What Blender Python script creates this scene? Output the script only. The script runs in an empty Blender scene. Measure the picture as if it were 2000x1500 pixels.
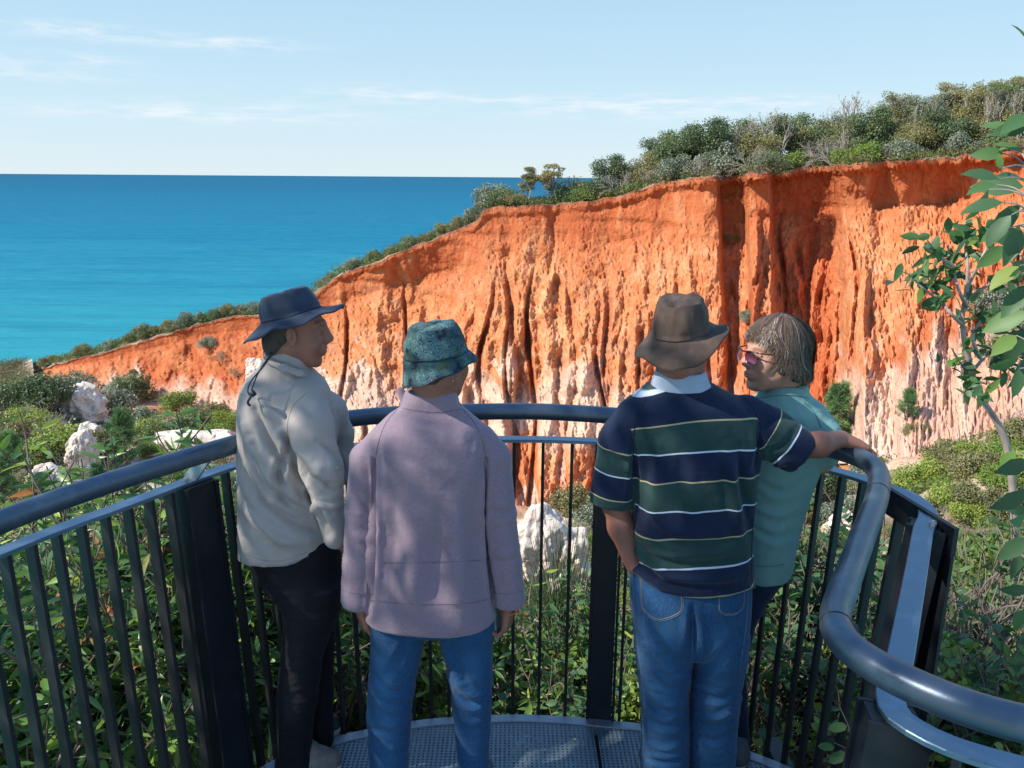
import bpy, bmesh, math, random
import numpy as np
from mathutils import Vector, Matrix
from mathutils.bvhtree import BVHTree

# ------------------------------------------------------------------ camera, world, sun, exposure
H = 2.05                      # camera height above the deck (deck top is z = 0)
FPX = 1600.0                  # focal length in pixels of the 2000 px wide frame
PITCH = math.atan(405.5 / FPX)
ROLL = math.radians(0.40)
scene = bpy.context.scene
cam_d = bpy.data.cameras.new('camera')
cam = bpy.data.objects.new('camera', cam_d)
scene.collection.objects.link(cam)
cam_d.sensor_width = 36.0
cam_d.lens = 36.0 * FPX / 2000.0
cam_d.clip_start = 0.05
cam_d.clip_end = 60000.0
_f = Vector((0, math.cos(PITCH), -math.sin(PITCH)))
_r0 = Vector((1, 0, 0)); _u0 = Vector((0, math.sin(PITCH), math.cos(PITCH)))
_r = _r0 * math.cos(ROLL) + _u0 * math.sin(ROLL)
_u = -_r0 * math.sin(ROLL) + _u0 * math.cos(ROLL)
_m = Matrix((_r, _u, -_f)).transposed().to_4x4()
_m.translation = Vector((0, 0, H))
cam.matrix_world = _m
scene.camera = cam

SUN = Vector((-0.80, -0.24, 0.74)).normalized()        # direction towards the sun
sun_d = bpy.data.lights.new('sun', 'SUN')
sun_d.energy = 5.0
sun_d.angle = math.radians(0.53)
sun_d.color = (1.0, 0.94, 0.84)
sun = bpy.data.objects.new('sun', sun_d)
scene.collection.objects.link(sun)
sun.rotation_euler = SUN.to_track_quat('Z', 'Y').to_euler()

world = bpy.data.worlds.new('World'); scene.world = world; world.use_nodes = True
def setup_world():
    nt = world.node_tree; N = nt.nodes; L = nt.links
    N.clear()
    out = N.new('ShaderNodeOutputWorld'); bg = N.new('ShaderNodeBackground')
    sky = N.new('ShaderNodeTexSky'); sky.sky_type = 'NISHITA'; sky.sun_disc = False
    sky.sun_elevation = math.asin(SUN.z); sky.sun_rotation = math.atan2(SUN.x, SUN.y)
    sky.altitude = 60; sky.air_density = 1.0; sky.dust_density = 0.0; sky.ozone_density = 1.5
    bg.inputs['Strength'].default_value = 0.15
    tc = N.new('ShaderNodeTexCoord'); sep = N.new('ShaderNodeSeparateXYZ')
    L.new(tc.outputs['Generated'], sep.inputs[0])
    def M(op, a, b=None, c=None):
        n = N.new('ShaderNodeMath'); n.operation = op
        for i, v in enumerate((a, b, c)):
            if v is None: continue
            if isinstance(v, (int, float)): n.inputs[i].default_value = v
            else: L.new(v, n.inputs[i])
        return n.outputs[0]
    el = sep.outputs['Z']; az = M('DIVIDE', sep.outputs['X'], M('MAXIMUM', sep.outputs['Y'], 0.05))
    comb = N.new('ShaderNodeCombineXYZ')
    L.new(M('MULTIPLY', az, 16.0), comb.inputs[0]); L.new(M('MULTIPLY', el, 110.0), comb.inputs[1])
    no = N.new('ShaderNodeTexNoise'); no.inputs['Scale'].default_value = 1.0; no.inputs['Detail'].default_value = 7
    no.inputs['Roughness'].default_value = 0.62
    L.new(comb.outputs[0], no.inputs['Vector'])
    total = None
    # thin cloud streaks low over the sea: (azimuth tangent, elevation, half length, half height, strength)
    for a0, e0, wa, we, s in ((-.49, .139, .085, .007, .95), (-.318, .136, .075, .0065, .95), (-.60, .147, .02, .005, .5),
                              (-.60, .112, .05, .005, .6), (-.49, .113, .045, .006, .7), (-.60, .098, .16, .010, .6),
                              (-.16, .091, .07, .008, .8), (-.33, .066, .17, .011, .8), (.13, .077, .12, .013, .95),
                              (.30, .080, .10, .009, .8), (-.05, .086, .16, .006, .5), (-.52, .063, .16, .006, .35)):
        g = M('EXPONENT', M('MULTIPLY', M('ADD', M('POWER', M('ABSOLUTE', M('DIVIDE', M('SUBTRACT', az, a0), wa)), 2.0),
                                    M('POWER', M('ABSOLUTE', M('DIVIDE', M('SUBTRACT', el, e0), we)), 2.0)), -1.0))
        g = M('MULTIPLY', g, s)
        total = g if total is None else M('ADD', total, g)
    dens = N.new('ShaderNodeMapRange'); dens.inputs[1].default_value = 0.36; dens.inputs[2].default_value = 0.72
    L.new(no.outputs['Fac'], dens.inputs[0])
    dens.interpolation_type = 'SMOOTHSTEP'
    fac = M('MINIMUM', M('MULTIPLY', M('MULTIPLY', total, dens.outputs[0]), 0.8), 0.7)
    hsv = N.new('ShaderNodeHueSaturation'); hsv.inputs['Saturation'].default_value = 1.0; hsv.inputs['Value'].default_value = 1.0
    # clear sea air: pale milky blue at the horizon, deeper above; blended with the physical sky
    gr = N.new('ShaderNodeValToRGB'); L.new(el, gr.inputs[0]); cr = gr.color_ramp
    for i, (pos, c) in enumerate([(0.0, (.59, .73, .82)), (.07, (.53, .71, .83)), (.22, (.40, .64, .81)), (.50, (.26, .51, .90)), (1.0, (.20, .41, .88))]):
        e = cr.elements[i] if i < 2 else cr.elements.new(pos); e.position = pos; e.color = (*c, 1)
    sc = N.new('ShaderNodeMix'); sc.data_type = 'RGBA'; sc.blend_type = 'MULTIPLY'; sc.inputs['Factor'].default_value = 1.0
    sc.clamp_result = False; L.new(gr.outputs[0], sc.inputs['A']); sc.inputs['B'].default_value = (5.5, 5.5, 5.5, 1)
    bl = N.new('ShaderNodeMix'); bl.data_type = 'RGBA'; bl.inputs['Factor'].default_value = 0.90
    L.new(sky.outputs[0], bl.inputs['A']); L.new(sc.outputs['Result'], bl.inputs['B'])
    L.new(bl.outputs['Result'], hsv.inputs['Color'])
    mix = N.new('ShaderNodeMix'); mix.data_type = 'RGBA'
    L.new(fac, mix.inputs['Factor']); L.new(hsv.outputs[0], mix.inputs['A'])
    mix.inputs['B'].default_value = (4.9, 5.0, 5.15, 1)
    L.new(mix.outputs['Result'], bg.inputs['Color']); L.new(bg.outputs[0], out.inputs[0])
setup_world()
scene.view_settings.view_transform = 'Standard'
scene.view_settings.look = 'None'
scene.view_settings.exposure = 0.42
scene.view_settings.gamma = 1.0
scene.render.engine = 'CYCLES'
scene.cycles.max_bounces = 6
scene.cycles.diffuse_bounces = 3
scene.cycles.transparent_max_bounces = 12
scene.cycles.use_denoising = True

# ------------------------------------------------------------------ helpers
RIGHT, UP, FWD = np.array(_r), np.array(_u), np.array(_f)
CAMP = np.array((0.0, 0.0, H))
def ray(px, py):
    """direction through a point of the 2000 x 1500 frame, scaled so that its forward (y) part is 1"""
    d = FWD * FPX + RIGHT * (px - 1000.0) - UP * (py - 750.0)
    return d / d[1]
def W(px, py, F):
    return CAMP + ray(px, py) * F
def WZ(px, py, z):
    d = ray(px, py)
    return CAMP + d * ((z - H) / d[2])

def _hash(ix, iy, iz, seed):
    h = (ix * 374761393 + iy * 668265263 + iz * 2147483647 + seed * 1274126177) & 0xFFFFFFFF
    h = ((h ^ (h >> 13)) * 1274126177) & 0xFFFFFFFF
    h = (h ^ (h >> 16)) & 0xFFFF
    return h.astype(np.float32) / 32767.5 - 1.0
def vnoise(x, y, z, seed=0):
    x, y, z = np.broadcast_arrays(np.asarray(x, float), np.asarray(y, float), np.asarray(z, float))
    ix, iy, iz = np.floor(x).astype(np.int64), np.floor(y).astype(np.int64), np.floor(z).astype(np.int64)
    fx, fy, fz = x - ix, y - iy, z - iz
    fx = fx * fx * (3 - 2 * fx); fy = fy * fy * (3 - 2 * fy); fz = fz * fz * (3 - 2 * fz)
    r = 0
    for dx in (0, 1):
        wx = fx if dx else 1 - fx
        for dy in (0, 1):
            wy = fy if dy else 1 - fy
            for dz in (0, 1):
                wz = fz if dz else 1 - fz
                r = r + wx * wy * wz * _hash(ix + dx, iy + dy, iz + dz, seed)
    return r
def fbm(x, y, z, o=4, seed=0, g=0.5):
    r = 0; a = 1.0; s = 0
    for i in range(o):
        r = r + a * vnoise(x * 2 ** i, y * 2 ** i, z * 2 ** i, seed + i); s += a; a *= g
    return r / s
def ridged(x, y, z, o=3, seed=0, g=0.5):
    r = 0; a = 1.0; s = 0
    for i in range(o):
        r = r + a * (1 - 2 * np.abs(vnoise(x * 2 ** i, y * 2 ** i, z * 2 ** i, seed + i))); s += a; a *= g
    return r / s
def sstep(a, b, x):
    t = np.clip((x - a) / (b - a), 0, 1); return t * t * (3 - 2 * t)
def pin(x, xp, fp):
    """smooth monotone interpolation"""
    xp = np.asarray(xp, float); fp = np.asarray(fp, float)
    if len(xp) < 3: return np.interp(x, xp, fp)
    h = np.diff(xp); d = np.diff(fp) / h
    m = np.zeros_like(fp)
    for i in range(1, len(xp) - 1):
        if d[i - 1] * d[i] > 0:
            w1 = 2 * h[i] + h[i - 1]; w2 = h[i] + 2 * h[i - 1]
            m[i] = (w1 + w2) / (w1 / d[i - 1] + w2 / d[i])
    m[0] = d[0]; m[-1] = d[-1]
    x = np.clip(x, xp[0], xp[-1])
    i = np.clip(np.searchsorted(xp, x) - 1, 0, len(xp) - 2)
    t = (x - xp[i]) / h[i]
    return ((2 * t ** 3 - 3 * t ** 2 + 1) * fp[i] + (t ** 3 - 2 * t ** 2 + t) * h[i] * m[i]
            + (-2 * t ** 3 + 3 * t ** 2) * fp[i + 1] + (t ** 3 - t ** 2) * h[i] * m[i + 1])
def catmull(pts, per=8):
    P = np.asarray(pts, float)
    Q = np.vstack([2 * P[0] - P[1], P, 2 * P[-1] - P[-2]])
    out = []
    for i in range(1, len(Q) - 2):
        p0, p1, p2, p3 = Q[i - 1], Q[i], Q[i + 1], Q[i + 2]
        for t in np.linspace(0, 1, per, endpoint=False):
            out.append(0.5 * ((2 * p1) + (-p0 + p2) * t + (2 * p0 - 5 * p1 + 4 * p2 - p3) * t * t + (-p0 + 3 * p1 - 3 * p2 + p3) * t ** 3))
    out.append(P[-1])
    return np.array(out)

def mesh_np(name, V, faces, attrs=None, smooth=True, mats=(), midx=None):
    """faces: list of (n,k) index arrays"""
    me = bpy.data.meshes.new(name)
    V = np.asarray(V, np.float32)
    me.vertices.add(len(V)); me.vertices.foreach_set('co', V.ravel())
    faces = [np.asarray(f, np.int32) for f in faces if len(f)]
    nl = sum(f.size for f in faces); nf = sum(len(f) for f in faces)
    me.loops.add(nl); me.polygons.add(nf)
    me.loops.foreach_set('vertex_index', np.concatenate([f.ravel() for f in faces]))
    tot = np.concatenate([np.full(len(f), f.shape[1], np.int32) for f in faces])
    st = np.concatenate([[0], np.cumsum(tot)[:-1]]).astype(np.int32)
    me.polygons.foreach_set('loop_start', st); me.polygons.foreach_set('loop_total', tot)
    me.polygons.foreach_set('use_smooth', np.full(nf, smooth))
    if midx is not None: me.polygons.foreach_set('material_index', np.asarray(midx, np.int32))
    for k, a in (attrs or {}).items():
        at = me.attributes.new(k, 'FLOAT', 'POINT'); at.data.foreach_set('value', np.asarray(a, np.float32))
    for m in mats: me.materials.append(m)
    me.update(calc_edges=True)
    me.validate()
    return me
def link(name, me, parent=None):
    o = bpy.data.objects.new(name, me); scene.collection.objects.link(o)
    if parent is not None: o.parent = parent
    return o
def empty(name, loc=(0, 0, 0), parent=None):
    o = bpy.data.objects.new(name, None); scene.collection.objects.link(o); o.location = loc
    o.empty_display_size = 0.1
    if parent is not None: o.parent = parent
    return o
def tag(o, label=None, cat=None, group=None, kind=None):
    if label: o['label'] = label
    if cat: o['category'] = cat
    if group: o['group'] = group
    if kind: o['kind'] = kind
    return o
def localise(V, loc): return np.asarray(V) - np.asarray(loc)[None, :]

class MB:
    """collects shapes into one mesh"""
    def __init__(s): s.V = []; s.Q = []; s.T = []; s.n = 0
    def add(s, V, Q=None, T=None):
        V = np.asarray(V, float).reshape(-1, 3)
        if Q is not None and len(Q): s.Q.append(np.asarray(Q, np.int64).reshape(-1, 4) + s.n)
        if T is not None and len(T): s.T.append(np.asarray(T, np.int64).reshape(-1, 3) + s.n)
        s.V.append(V); s.n += len(V)
    def tube(s, pts, rad, sides=8, caps=True, flat=None):
        P = np.asarray(pts, float); n = len(P)
        r = np.broadcast_to(np.asarray(rad, float), (n,))
        T = np.gradient(P, axis=0); T /= np.linalg.norm(T, axis=1)[:, None] + 1e-9
        ref = np.array([0, 0, 1.0]) if abs(T[0][2]) < 0.9 else np.array([1.0, 0, 0])
        a = np.cross(T[0], ref); a /= np.linalg.norm(a)
        V = []
        for i in range(n):
            a = a - T[i] * a.dot(T[i]); a /= np.linalg.norm(a) + 1e-9
            b = np.cross(T[i], a)
            for k in range(sides):
                th = 2 * math.pi * k / sides
                V.append(P[i] + r[i] * (a * math.cos(th) + b * math.sin(th)))
        V = np.array(V); i, k = np.meshgrid(np.arange(n - 1), np.arange(sides), indexing='ij')
        k2 = (k + 1) % sides
        Q = np.stack([i * sides + k, i * sides + k2, (i + 1) * sides + k2, (i + 1) * sides + k], -1).reshape(-1, 4)
        T3 = []
        if caps:
            V = np.vstack([V, P[0], P[-1]]); c0 = n * sides; c1 = c0 + 1
            for k in range(sides):
                T3.append((c0, (k + 1) % sides, k)); T3.append((c1, (n - 1) * sides + k, (n - 1) * sides + (k + 1) % sides))
        s.add(V, Q, T3)
    def box(s, c, hx, hy, hz, ax=None, bev=0.0):
        """box with half sizes along the axes ax (3 rows)"""
        ax = np.eye(3) if ax is None else np.asarray(ax, float)
        c = np.asarray(c, float)
        V = [c + ax[0] * hx * i + ax[1] * hy * j + ax[2] * hz * k for k in (-1, 1) for j in (-1, 1) for i in (-1, 1)]
        Q = [(0, 2, 3, 1), (4, 5, 7, 6), (0, 1, 5, 4), (2, 6, 7, 3), (0, 4, 6, 2), (1, 3, 7, 5)]
        s.add(V, Q)
    def sweep(s, pts, side, prof):
        """closed profile (list of (across, up)) swept along pts; side = unit horizontal across-vectors"""
        P = np.asarray(pts, float); S = np.asarray(side, float); n = len(P); m = len(prof)
        V = np.array([P[i] + S[i] * a + np.array([0, 0, 1.0]) * b for i in range(n) for a, b in prof])
        i, k = np.meshgrid(np.arange(n - 1), np.arange(m), indexing='ij'); k2 = (k + 1) % m
        Q = np.stack([i * m + k, i * m + k2, (i + 1) * m + k2, (i + 1) * m + k], -1).reshape(-1, 4)
        T3 = [(0, k, k + 1) for k in range(1, m - 1)] + [((n - 1) * m, (n - 1) * m + k + 1, (n - 1) * m + k) for k in range(1, m - 1)]
        s.add(V, Q, T3)
    def build(s, name, mat, parent=None, smooth=False, attrs=None, origin=None):
        V = np.vstack(s.V)
        if origin is not None: V = V - np.asarray(origin)
        me = mesh_np(name, V, [np.vstack(x) for x in (s.Q, s.T) if x], attrs, smooth, [mat] if mat else [])
        return link(name, me, parent)

# ------------------------------------------------------------------ materials
def new_mat(name):
    m = bpy.data.materials.new(name); m.use_nodes = True
    nt = m.node_tree; nt.nodes.clear()
    out = nt.nodes.new('ShaderNodeOutputMaterial')
    return m, nt, out
class NT:
    def __init__(s, nt): s.nt = nt; s.N = nt.nodes; s.L = nt.links
    def put(s, sock, v):
        if v is None: return
        if hasattr(v, 'links') or hasattr(v, 'is_output'): s.L.new(v, sock)
        elif isinstance(v, (tuple, list)) and len(v) == 3 and sock.type == 'RGBA': sock.default_value = (*v, 1)
        else: sock.default_value = v
    def math(s, op, a, b=None, c=None, clamp=False):
        n = s.N.new('ShaderNodeMath'); n.operation = op; n.use_clamp = clamp
        for i, v in enumerate((a, b, c)): s.put(n.inputs[i], v)
        return n.outputs[0]
    def mix(s, f, a, b, mode='MIX'):
        n = s.N.new('ShaderNodeMix'); n.data_type = 'RGBA'; n.blend_type = mode
        s.put(n.inputs['Factor'], f); s.put(n.inputs['A'], a); s.put(n.inputs['B'], b)
        return n.outputs['Result']
    def coord(s, kind='Object', scale=None, rot=None):
        tc = s.N.new('ShaderNodeTexCoord'); o = tc.outputs[kind]
        if scale is not None or rot is not None:
            mp = s.N.new('ShaderNodeMapping'); s.L.new(o, mp.inputs[0])
            if scale is not None: mp.inputs['Scale'].default_value = scale
            if rot is not None: mp.inputs['Rotation'].default_value = rot
            o = mp.outputs[0]
        return o
    def noise(s, vec, scale, detail=4, rough=0.55, dist=0.0):
        n = s.N.new('ShaderNodeTexNoise'); s.put(n.inputs['Vector'], vec)
        n.inputs['Scale'].default_value = scale; n.inputs['Detail'].default_value = detail
        n.inputs['Roughness'].default_value = rough; n.inputs['Distortion'].default_value = dist
        return n.outputs['Fac']
    def ramp(s, f, stops, interp='LINEAR'):
        n = s.N.new('ShaderNodeValToRGB'); s.put(n.inputs[0], f); cr = n.color_ramp; cr.interpolation = interp
        while len(cr.elements) < len(stops): cr.elements.new(0.5)
        for e, (p, c) in zip(cr.elements, stops):
            e.position = p; e.color = (*c, 1) if len(c) == 3 else c
        return n.outputs[0]
    def rng(s, v, a, b, c=0.0, d=1.0):
        n = s.N.new('ShaderNodeMapRange'); s.put(n.inputs[0], v)
        for i, x in enumerate((a, b, c, d)): n.inputs[i + 1].default_value = x
        return n.outputs[0]
    def attr(s, name):
        n = s.N.new('ShaderNodeAttribute'); n.attribute_name = name; return n.outputs['Fac']
    def bump(s, h, strength=0.3, dist=0.01, normal=None):
        n = s.N.new('ShaderNodeBump'); s.put(n.inputs['Height'], h)
        n.inputs['Strength'].default_value = strength; n.inputs['Distance'].default_value = dist
        if normal is not None: s.L.new(normal, n.inputs['Normal'])
        return n.outputs[0]
    def bsdf(s, col, rough=0.6, metal=0.0, spec=0.5, normal=None, **kw):
        n = s.N.new('ShaderNodeBsdfPrincipled'); s.put(n.inputs['Base Color'], col)
        s.put(n.inputs['Roughness'], rough); s.put(n.inputs['Metallic'], metal)
        s.put(n.inputs['Specular IOR Level'], spec)
        if normal is not None: s.L.new(normal, n.inputs['Normal'])
        for k, v in kw.items(): s.put(n.inputs[k.replace('_', ' ')], v)
        return n.outputs[0]
def simple(name, col, rough=0.6, metal=0.0, spec=0.5, var=0.15, vscale=8.0, bump=0.0, bscale=60.0, coord='Object', bdist=0.002):
    m, nt, out = new_mat(name); t = NT(nt)
    co = t.coord(coord)
    n = t.noise(co, vscale, 5)
    c2 = tuple(min(1, c * (1 + var)) for c in col); c1 = tuple(c * (1 - var) for c in col)
    c = t.ramp(n, [(0.3, c1), (0.7, c2)])
    nor = t.bump(t.noise(co, bscale, 4), bump, bdist) if bump else None
    t.L.new(t.bsdf(c, rough, metal, spec, nor), out.inputs[0])
    return m
def leaf_mat(name, stops, rough=0.45, trans=0.3, spec=0.5):
    """stops: list of (position, colour) over the per-leaf random value 'rnd'"""
    m, nt, out = new_mat(name); t = NT(nt)
    r = t.attr('rnd')
    oi = t.N.new('ShaderNodeObjectInfo')
    c = t.ramp(r, stops)
    hs = t.N.new('ShaderNodeHueSaturation'); t.L.new(c, hs.inputs['Color'])
    t.L.new(t.rng(oi.outputs['Random'], 0, 1, 0.485, 0.515), hs.inputs['Hue'])
    t.L.new(t.rng(oi.outputs['Random'], 0, 1, 1.2, 0.8), hs.inputs['Value'])
    c = hs.outputs[0]
    b = t.bsdf(c, rough, 0, spec)
    tr = t.N.new('ShaderNodeBsdfTranslucent')
    bc = t.mix(1.0, c, (1.0, 1.0, 0.45), 'MULTIPLY')
    t.L.new(t.mix(0.5, bc, c), tr.inputs[0])
    ms = t.N.new('ShaderNodeMixShader'); ms.inputs[0].default_value = trans
    t.L.new(b, ms.inputs[1]); t.L.new(tr.outputs[0], ms.inputs[2]); t.L.new(ms.outputs[0], out.inputs[0])
    return m
# ------------------------------------------------------------------ sea
def make_sea():
    m, nt, out = new_mat('sea_water'); t = NT(nt)
    co = t.coord('Object')
    sep = t.N.new('ShaderNodeSeparateXYZ'); t.L.new(co, sep.inputs[0])
    # the water is shallow and turquoise close in, deep blue further out
    d = t.math('ADD', sep.outputs[1], t.math('MULTIPLY', sep.outputs[0], 0.1))
    wob = t.noise(t.coord('Object', (0.004, 0.012, 1)), 1.0, 4)
    band = t.noise(t.coord('Object', (0.0025, 0.022, 1)), 1.0, 3)
    l = t.math('LOGARITHM', t.math('MAXIMUM', d, 20.0), 10.0)
    l = t.math('ADD', l, t.math('MULTIPLY', t.math('SUBTRACT', wob, 0.5), 0.35))
    l = t.math('ADD', l, t.math('MULTIPLY', t.math('SUBTRACT', band, 0.5), 0.30))
    c = t.ramp(t.rng(l, 1.9, 4.6), [(0.0, (.070, .38, .37)), (0.13, (.030, .27, .31)), (0.32, (.006, .145, .24)), (0.6, (.003, .085, .17)), (1.0, (.006, .065, .13))])
    n1 = t.noise(t.coord('Object', (0.45, 0.9, 1)), 1.0, 6, 0.65)
    n2 = t.noise(t.coord('Object', (0.05, 0.16, 1)), 1.0, 5, 0.6)
    n3 = t.noise(t.coord('Object', (0.012, 0.05, 1)), 1.0, 4, 0.6)
    hgt = t.math('ADD', t.math('MULTIPLY', n1, 0.5), t.math('ADD', t.math('MULTIPLY', n2, 1.2), t.math('MULTIPLY', n3, 1.5)))
    nor = t.bump(hgt, 0.75, 0.9)
    rip = t.noise(t.coord('Object', (0.07, 0.30, 1)), 1.0, 6, 0.8); rip2 = t.noise(t.coord('Object', (0.009, 0.05, 1)), 1.0, 5, 0.75)
    c = t.mix(t.math('MULTIPLY', t.rng(rip, .46, .62), .5), c, (.05, .28, .37)); c = t.mix(t.math('MULTIPLY', t.rng(rip2, .48, .64), .40), c, (.005, .10, .19))
    t.L.new(t.bsdf(c, 0.6, 0, 0.02, nor), out.inputs[0])
    R = 40000.0
    xs = np.concatenate([-np.geomspace(R, 40, 40), np.linspace(-38, 38, 20), np.geomspace(40, R, 40)])
    ys = np.concatenate([np.linspace(-60, 60, 10), np.geomspace(80, R, 60)])
    X, Y = np.meshgrid(xs, ys); Z = np.full_like(X, -44.0)
    n, k = X.shape
    i, j = np.meshgrid(np.arange(n - 1), np.arange(k - 1), indexing='ij')
    Q = np.stack([i * k + j, i * k + j + 1, (i + 1) * k + j + 1, (i + 1) * k + j], -1).reshape(-1, 4)
    me = mesh_np('sea', np.stack([X, Y, Z], -1).reshape(-1, 3), [Q], mats=[m])
    tag(link('sea', me), 'wide blue sea turning turquoise near the shore', kind='structure')
make_sea()

# ------------------------------------------------------------------ cliff (amphitheatre of orange and white sediment)
def grid_faces(n, k):
    i, j = np.meshgrid(np.arange(n - 1), np.arange(k - 1), indexing='ij')
    return np.stack([i * k + j, i * k + j + 1, (i + 1) * k + j + 1, (i + 1) * k + j], -1).reshape(-1, 4)

TOP = np.array([(20, 742), (75, 722), (130, 706), (200, 690), (260, 672), (320, 655), (400, 630), (460, 617), (510, 612), (570, 600), (605, 582), (635, 560), (665, 536), (680, 530), (760, 500), (850, 465), (900, 446), (930, 430), (950, 408), (1000, 402), (1080, 398), (1150, 392), (1230, 375), (1310, 352), (1400, 345), (1500, 336), (1600, 326), (1720, 318), (1850, 308), (1980, 296), (2150, 285), (2400, 270)], float)
BOT = np.array([(20, 745), (75, 738), (200, 775), (350, 800), (460, 815), (600, 880), (800, 965), (1000, 1015), (1080, 1010), (1250, 1015), (1400, 975), (1550, 925), (1650, 905), (1740, 930), (1850, 905), (1960, 860), (2150, 800), (2400, 700)], float)
FT = np.array([(20, 86), (75, 85), (350, 80), (600, 76), (950, 69), (1200, 65), (1400, 61), (1640, 57), (2000, 51), (2400, 46)], float)
FB = np.array([(20, 85), (75, 82), (350, 73), (600, 66), (950, 56), (1200, 51), (1400, 47), (1640, 42), (1760, 33), (1900, 31), (2000, 31), (2400, 30)], float)
# outward (+) and inward (-) steps of the face: buttresses and the shaded alcoves between them
OUTX = [20, 600, 900, 935, 1000, 1060, 1080, 1130, 1300, 1385, 1397, 1408, 1448, 1462, 1497, 1508, 1560, 1618, 1650, 1690, 1720, 1760, 1800, 2000, 2400]
OUTD = [0, .3, .2, .6, .4, .3, -.3, .2, .6, 1.7, 1.5, -1.4, -1.5, 1.5, 1.5, -3.2, -3.4, -3.0, 1.0, 1.3, .3, 1.2, .6, 1.0, 1.0]

def cliff_point(u, t):
    """u: frame column of the face, t: 0 at the foot .. 1 at the rim; undisplaced position"""
    yt = pin(u, TOP[:, 0], TOP[:, 1]); yb = pin(u, BOT[:, 0], BOT[:, 1])
    ft = pin(u, FT[:, 0], FT[:, 1]); fb = pin(u, FB[:, 0], FB[:, 1])
    g = np.clip(t / 0.86, 0, 1) ** 0.85
    F = fb + (ft - fb) * g
    py = yb + (yt - yb) * t
    d = FWD[None, :] * FPX + RIGHT[None, :] * (u - 1000.0)[:, None] - UP[None, :] * (py - 750.0)[:, None]
    d = d / d[:, 1:2]
    return CAMP[None, :] + d * F[:, None], py

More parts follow.
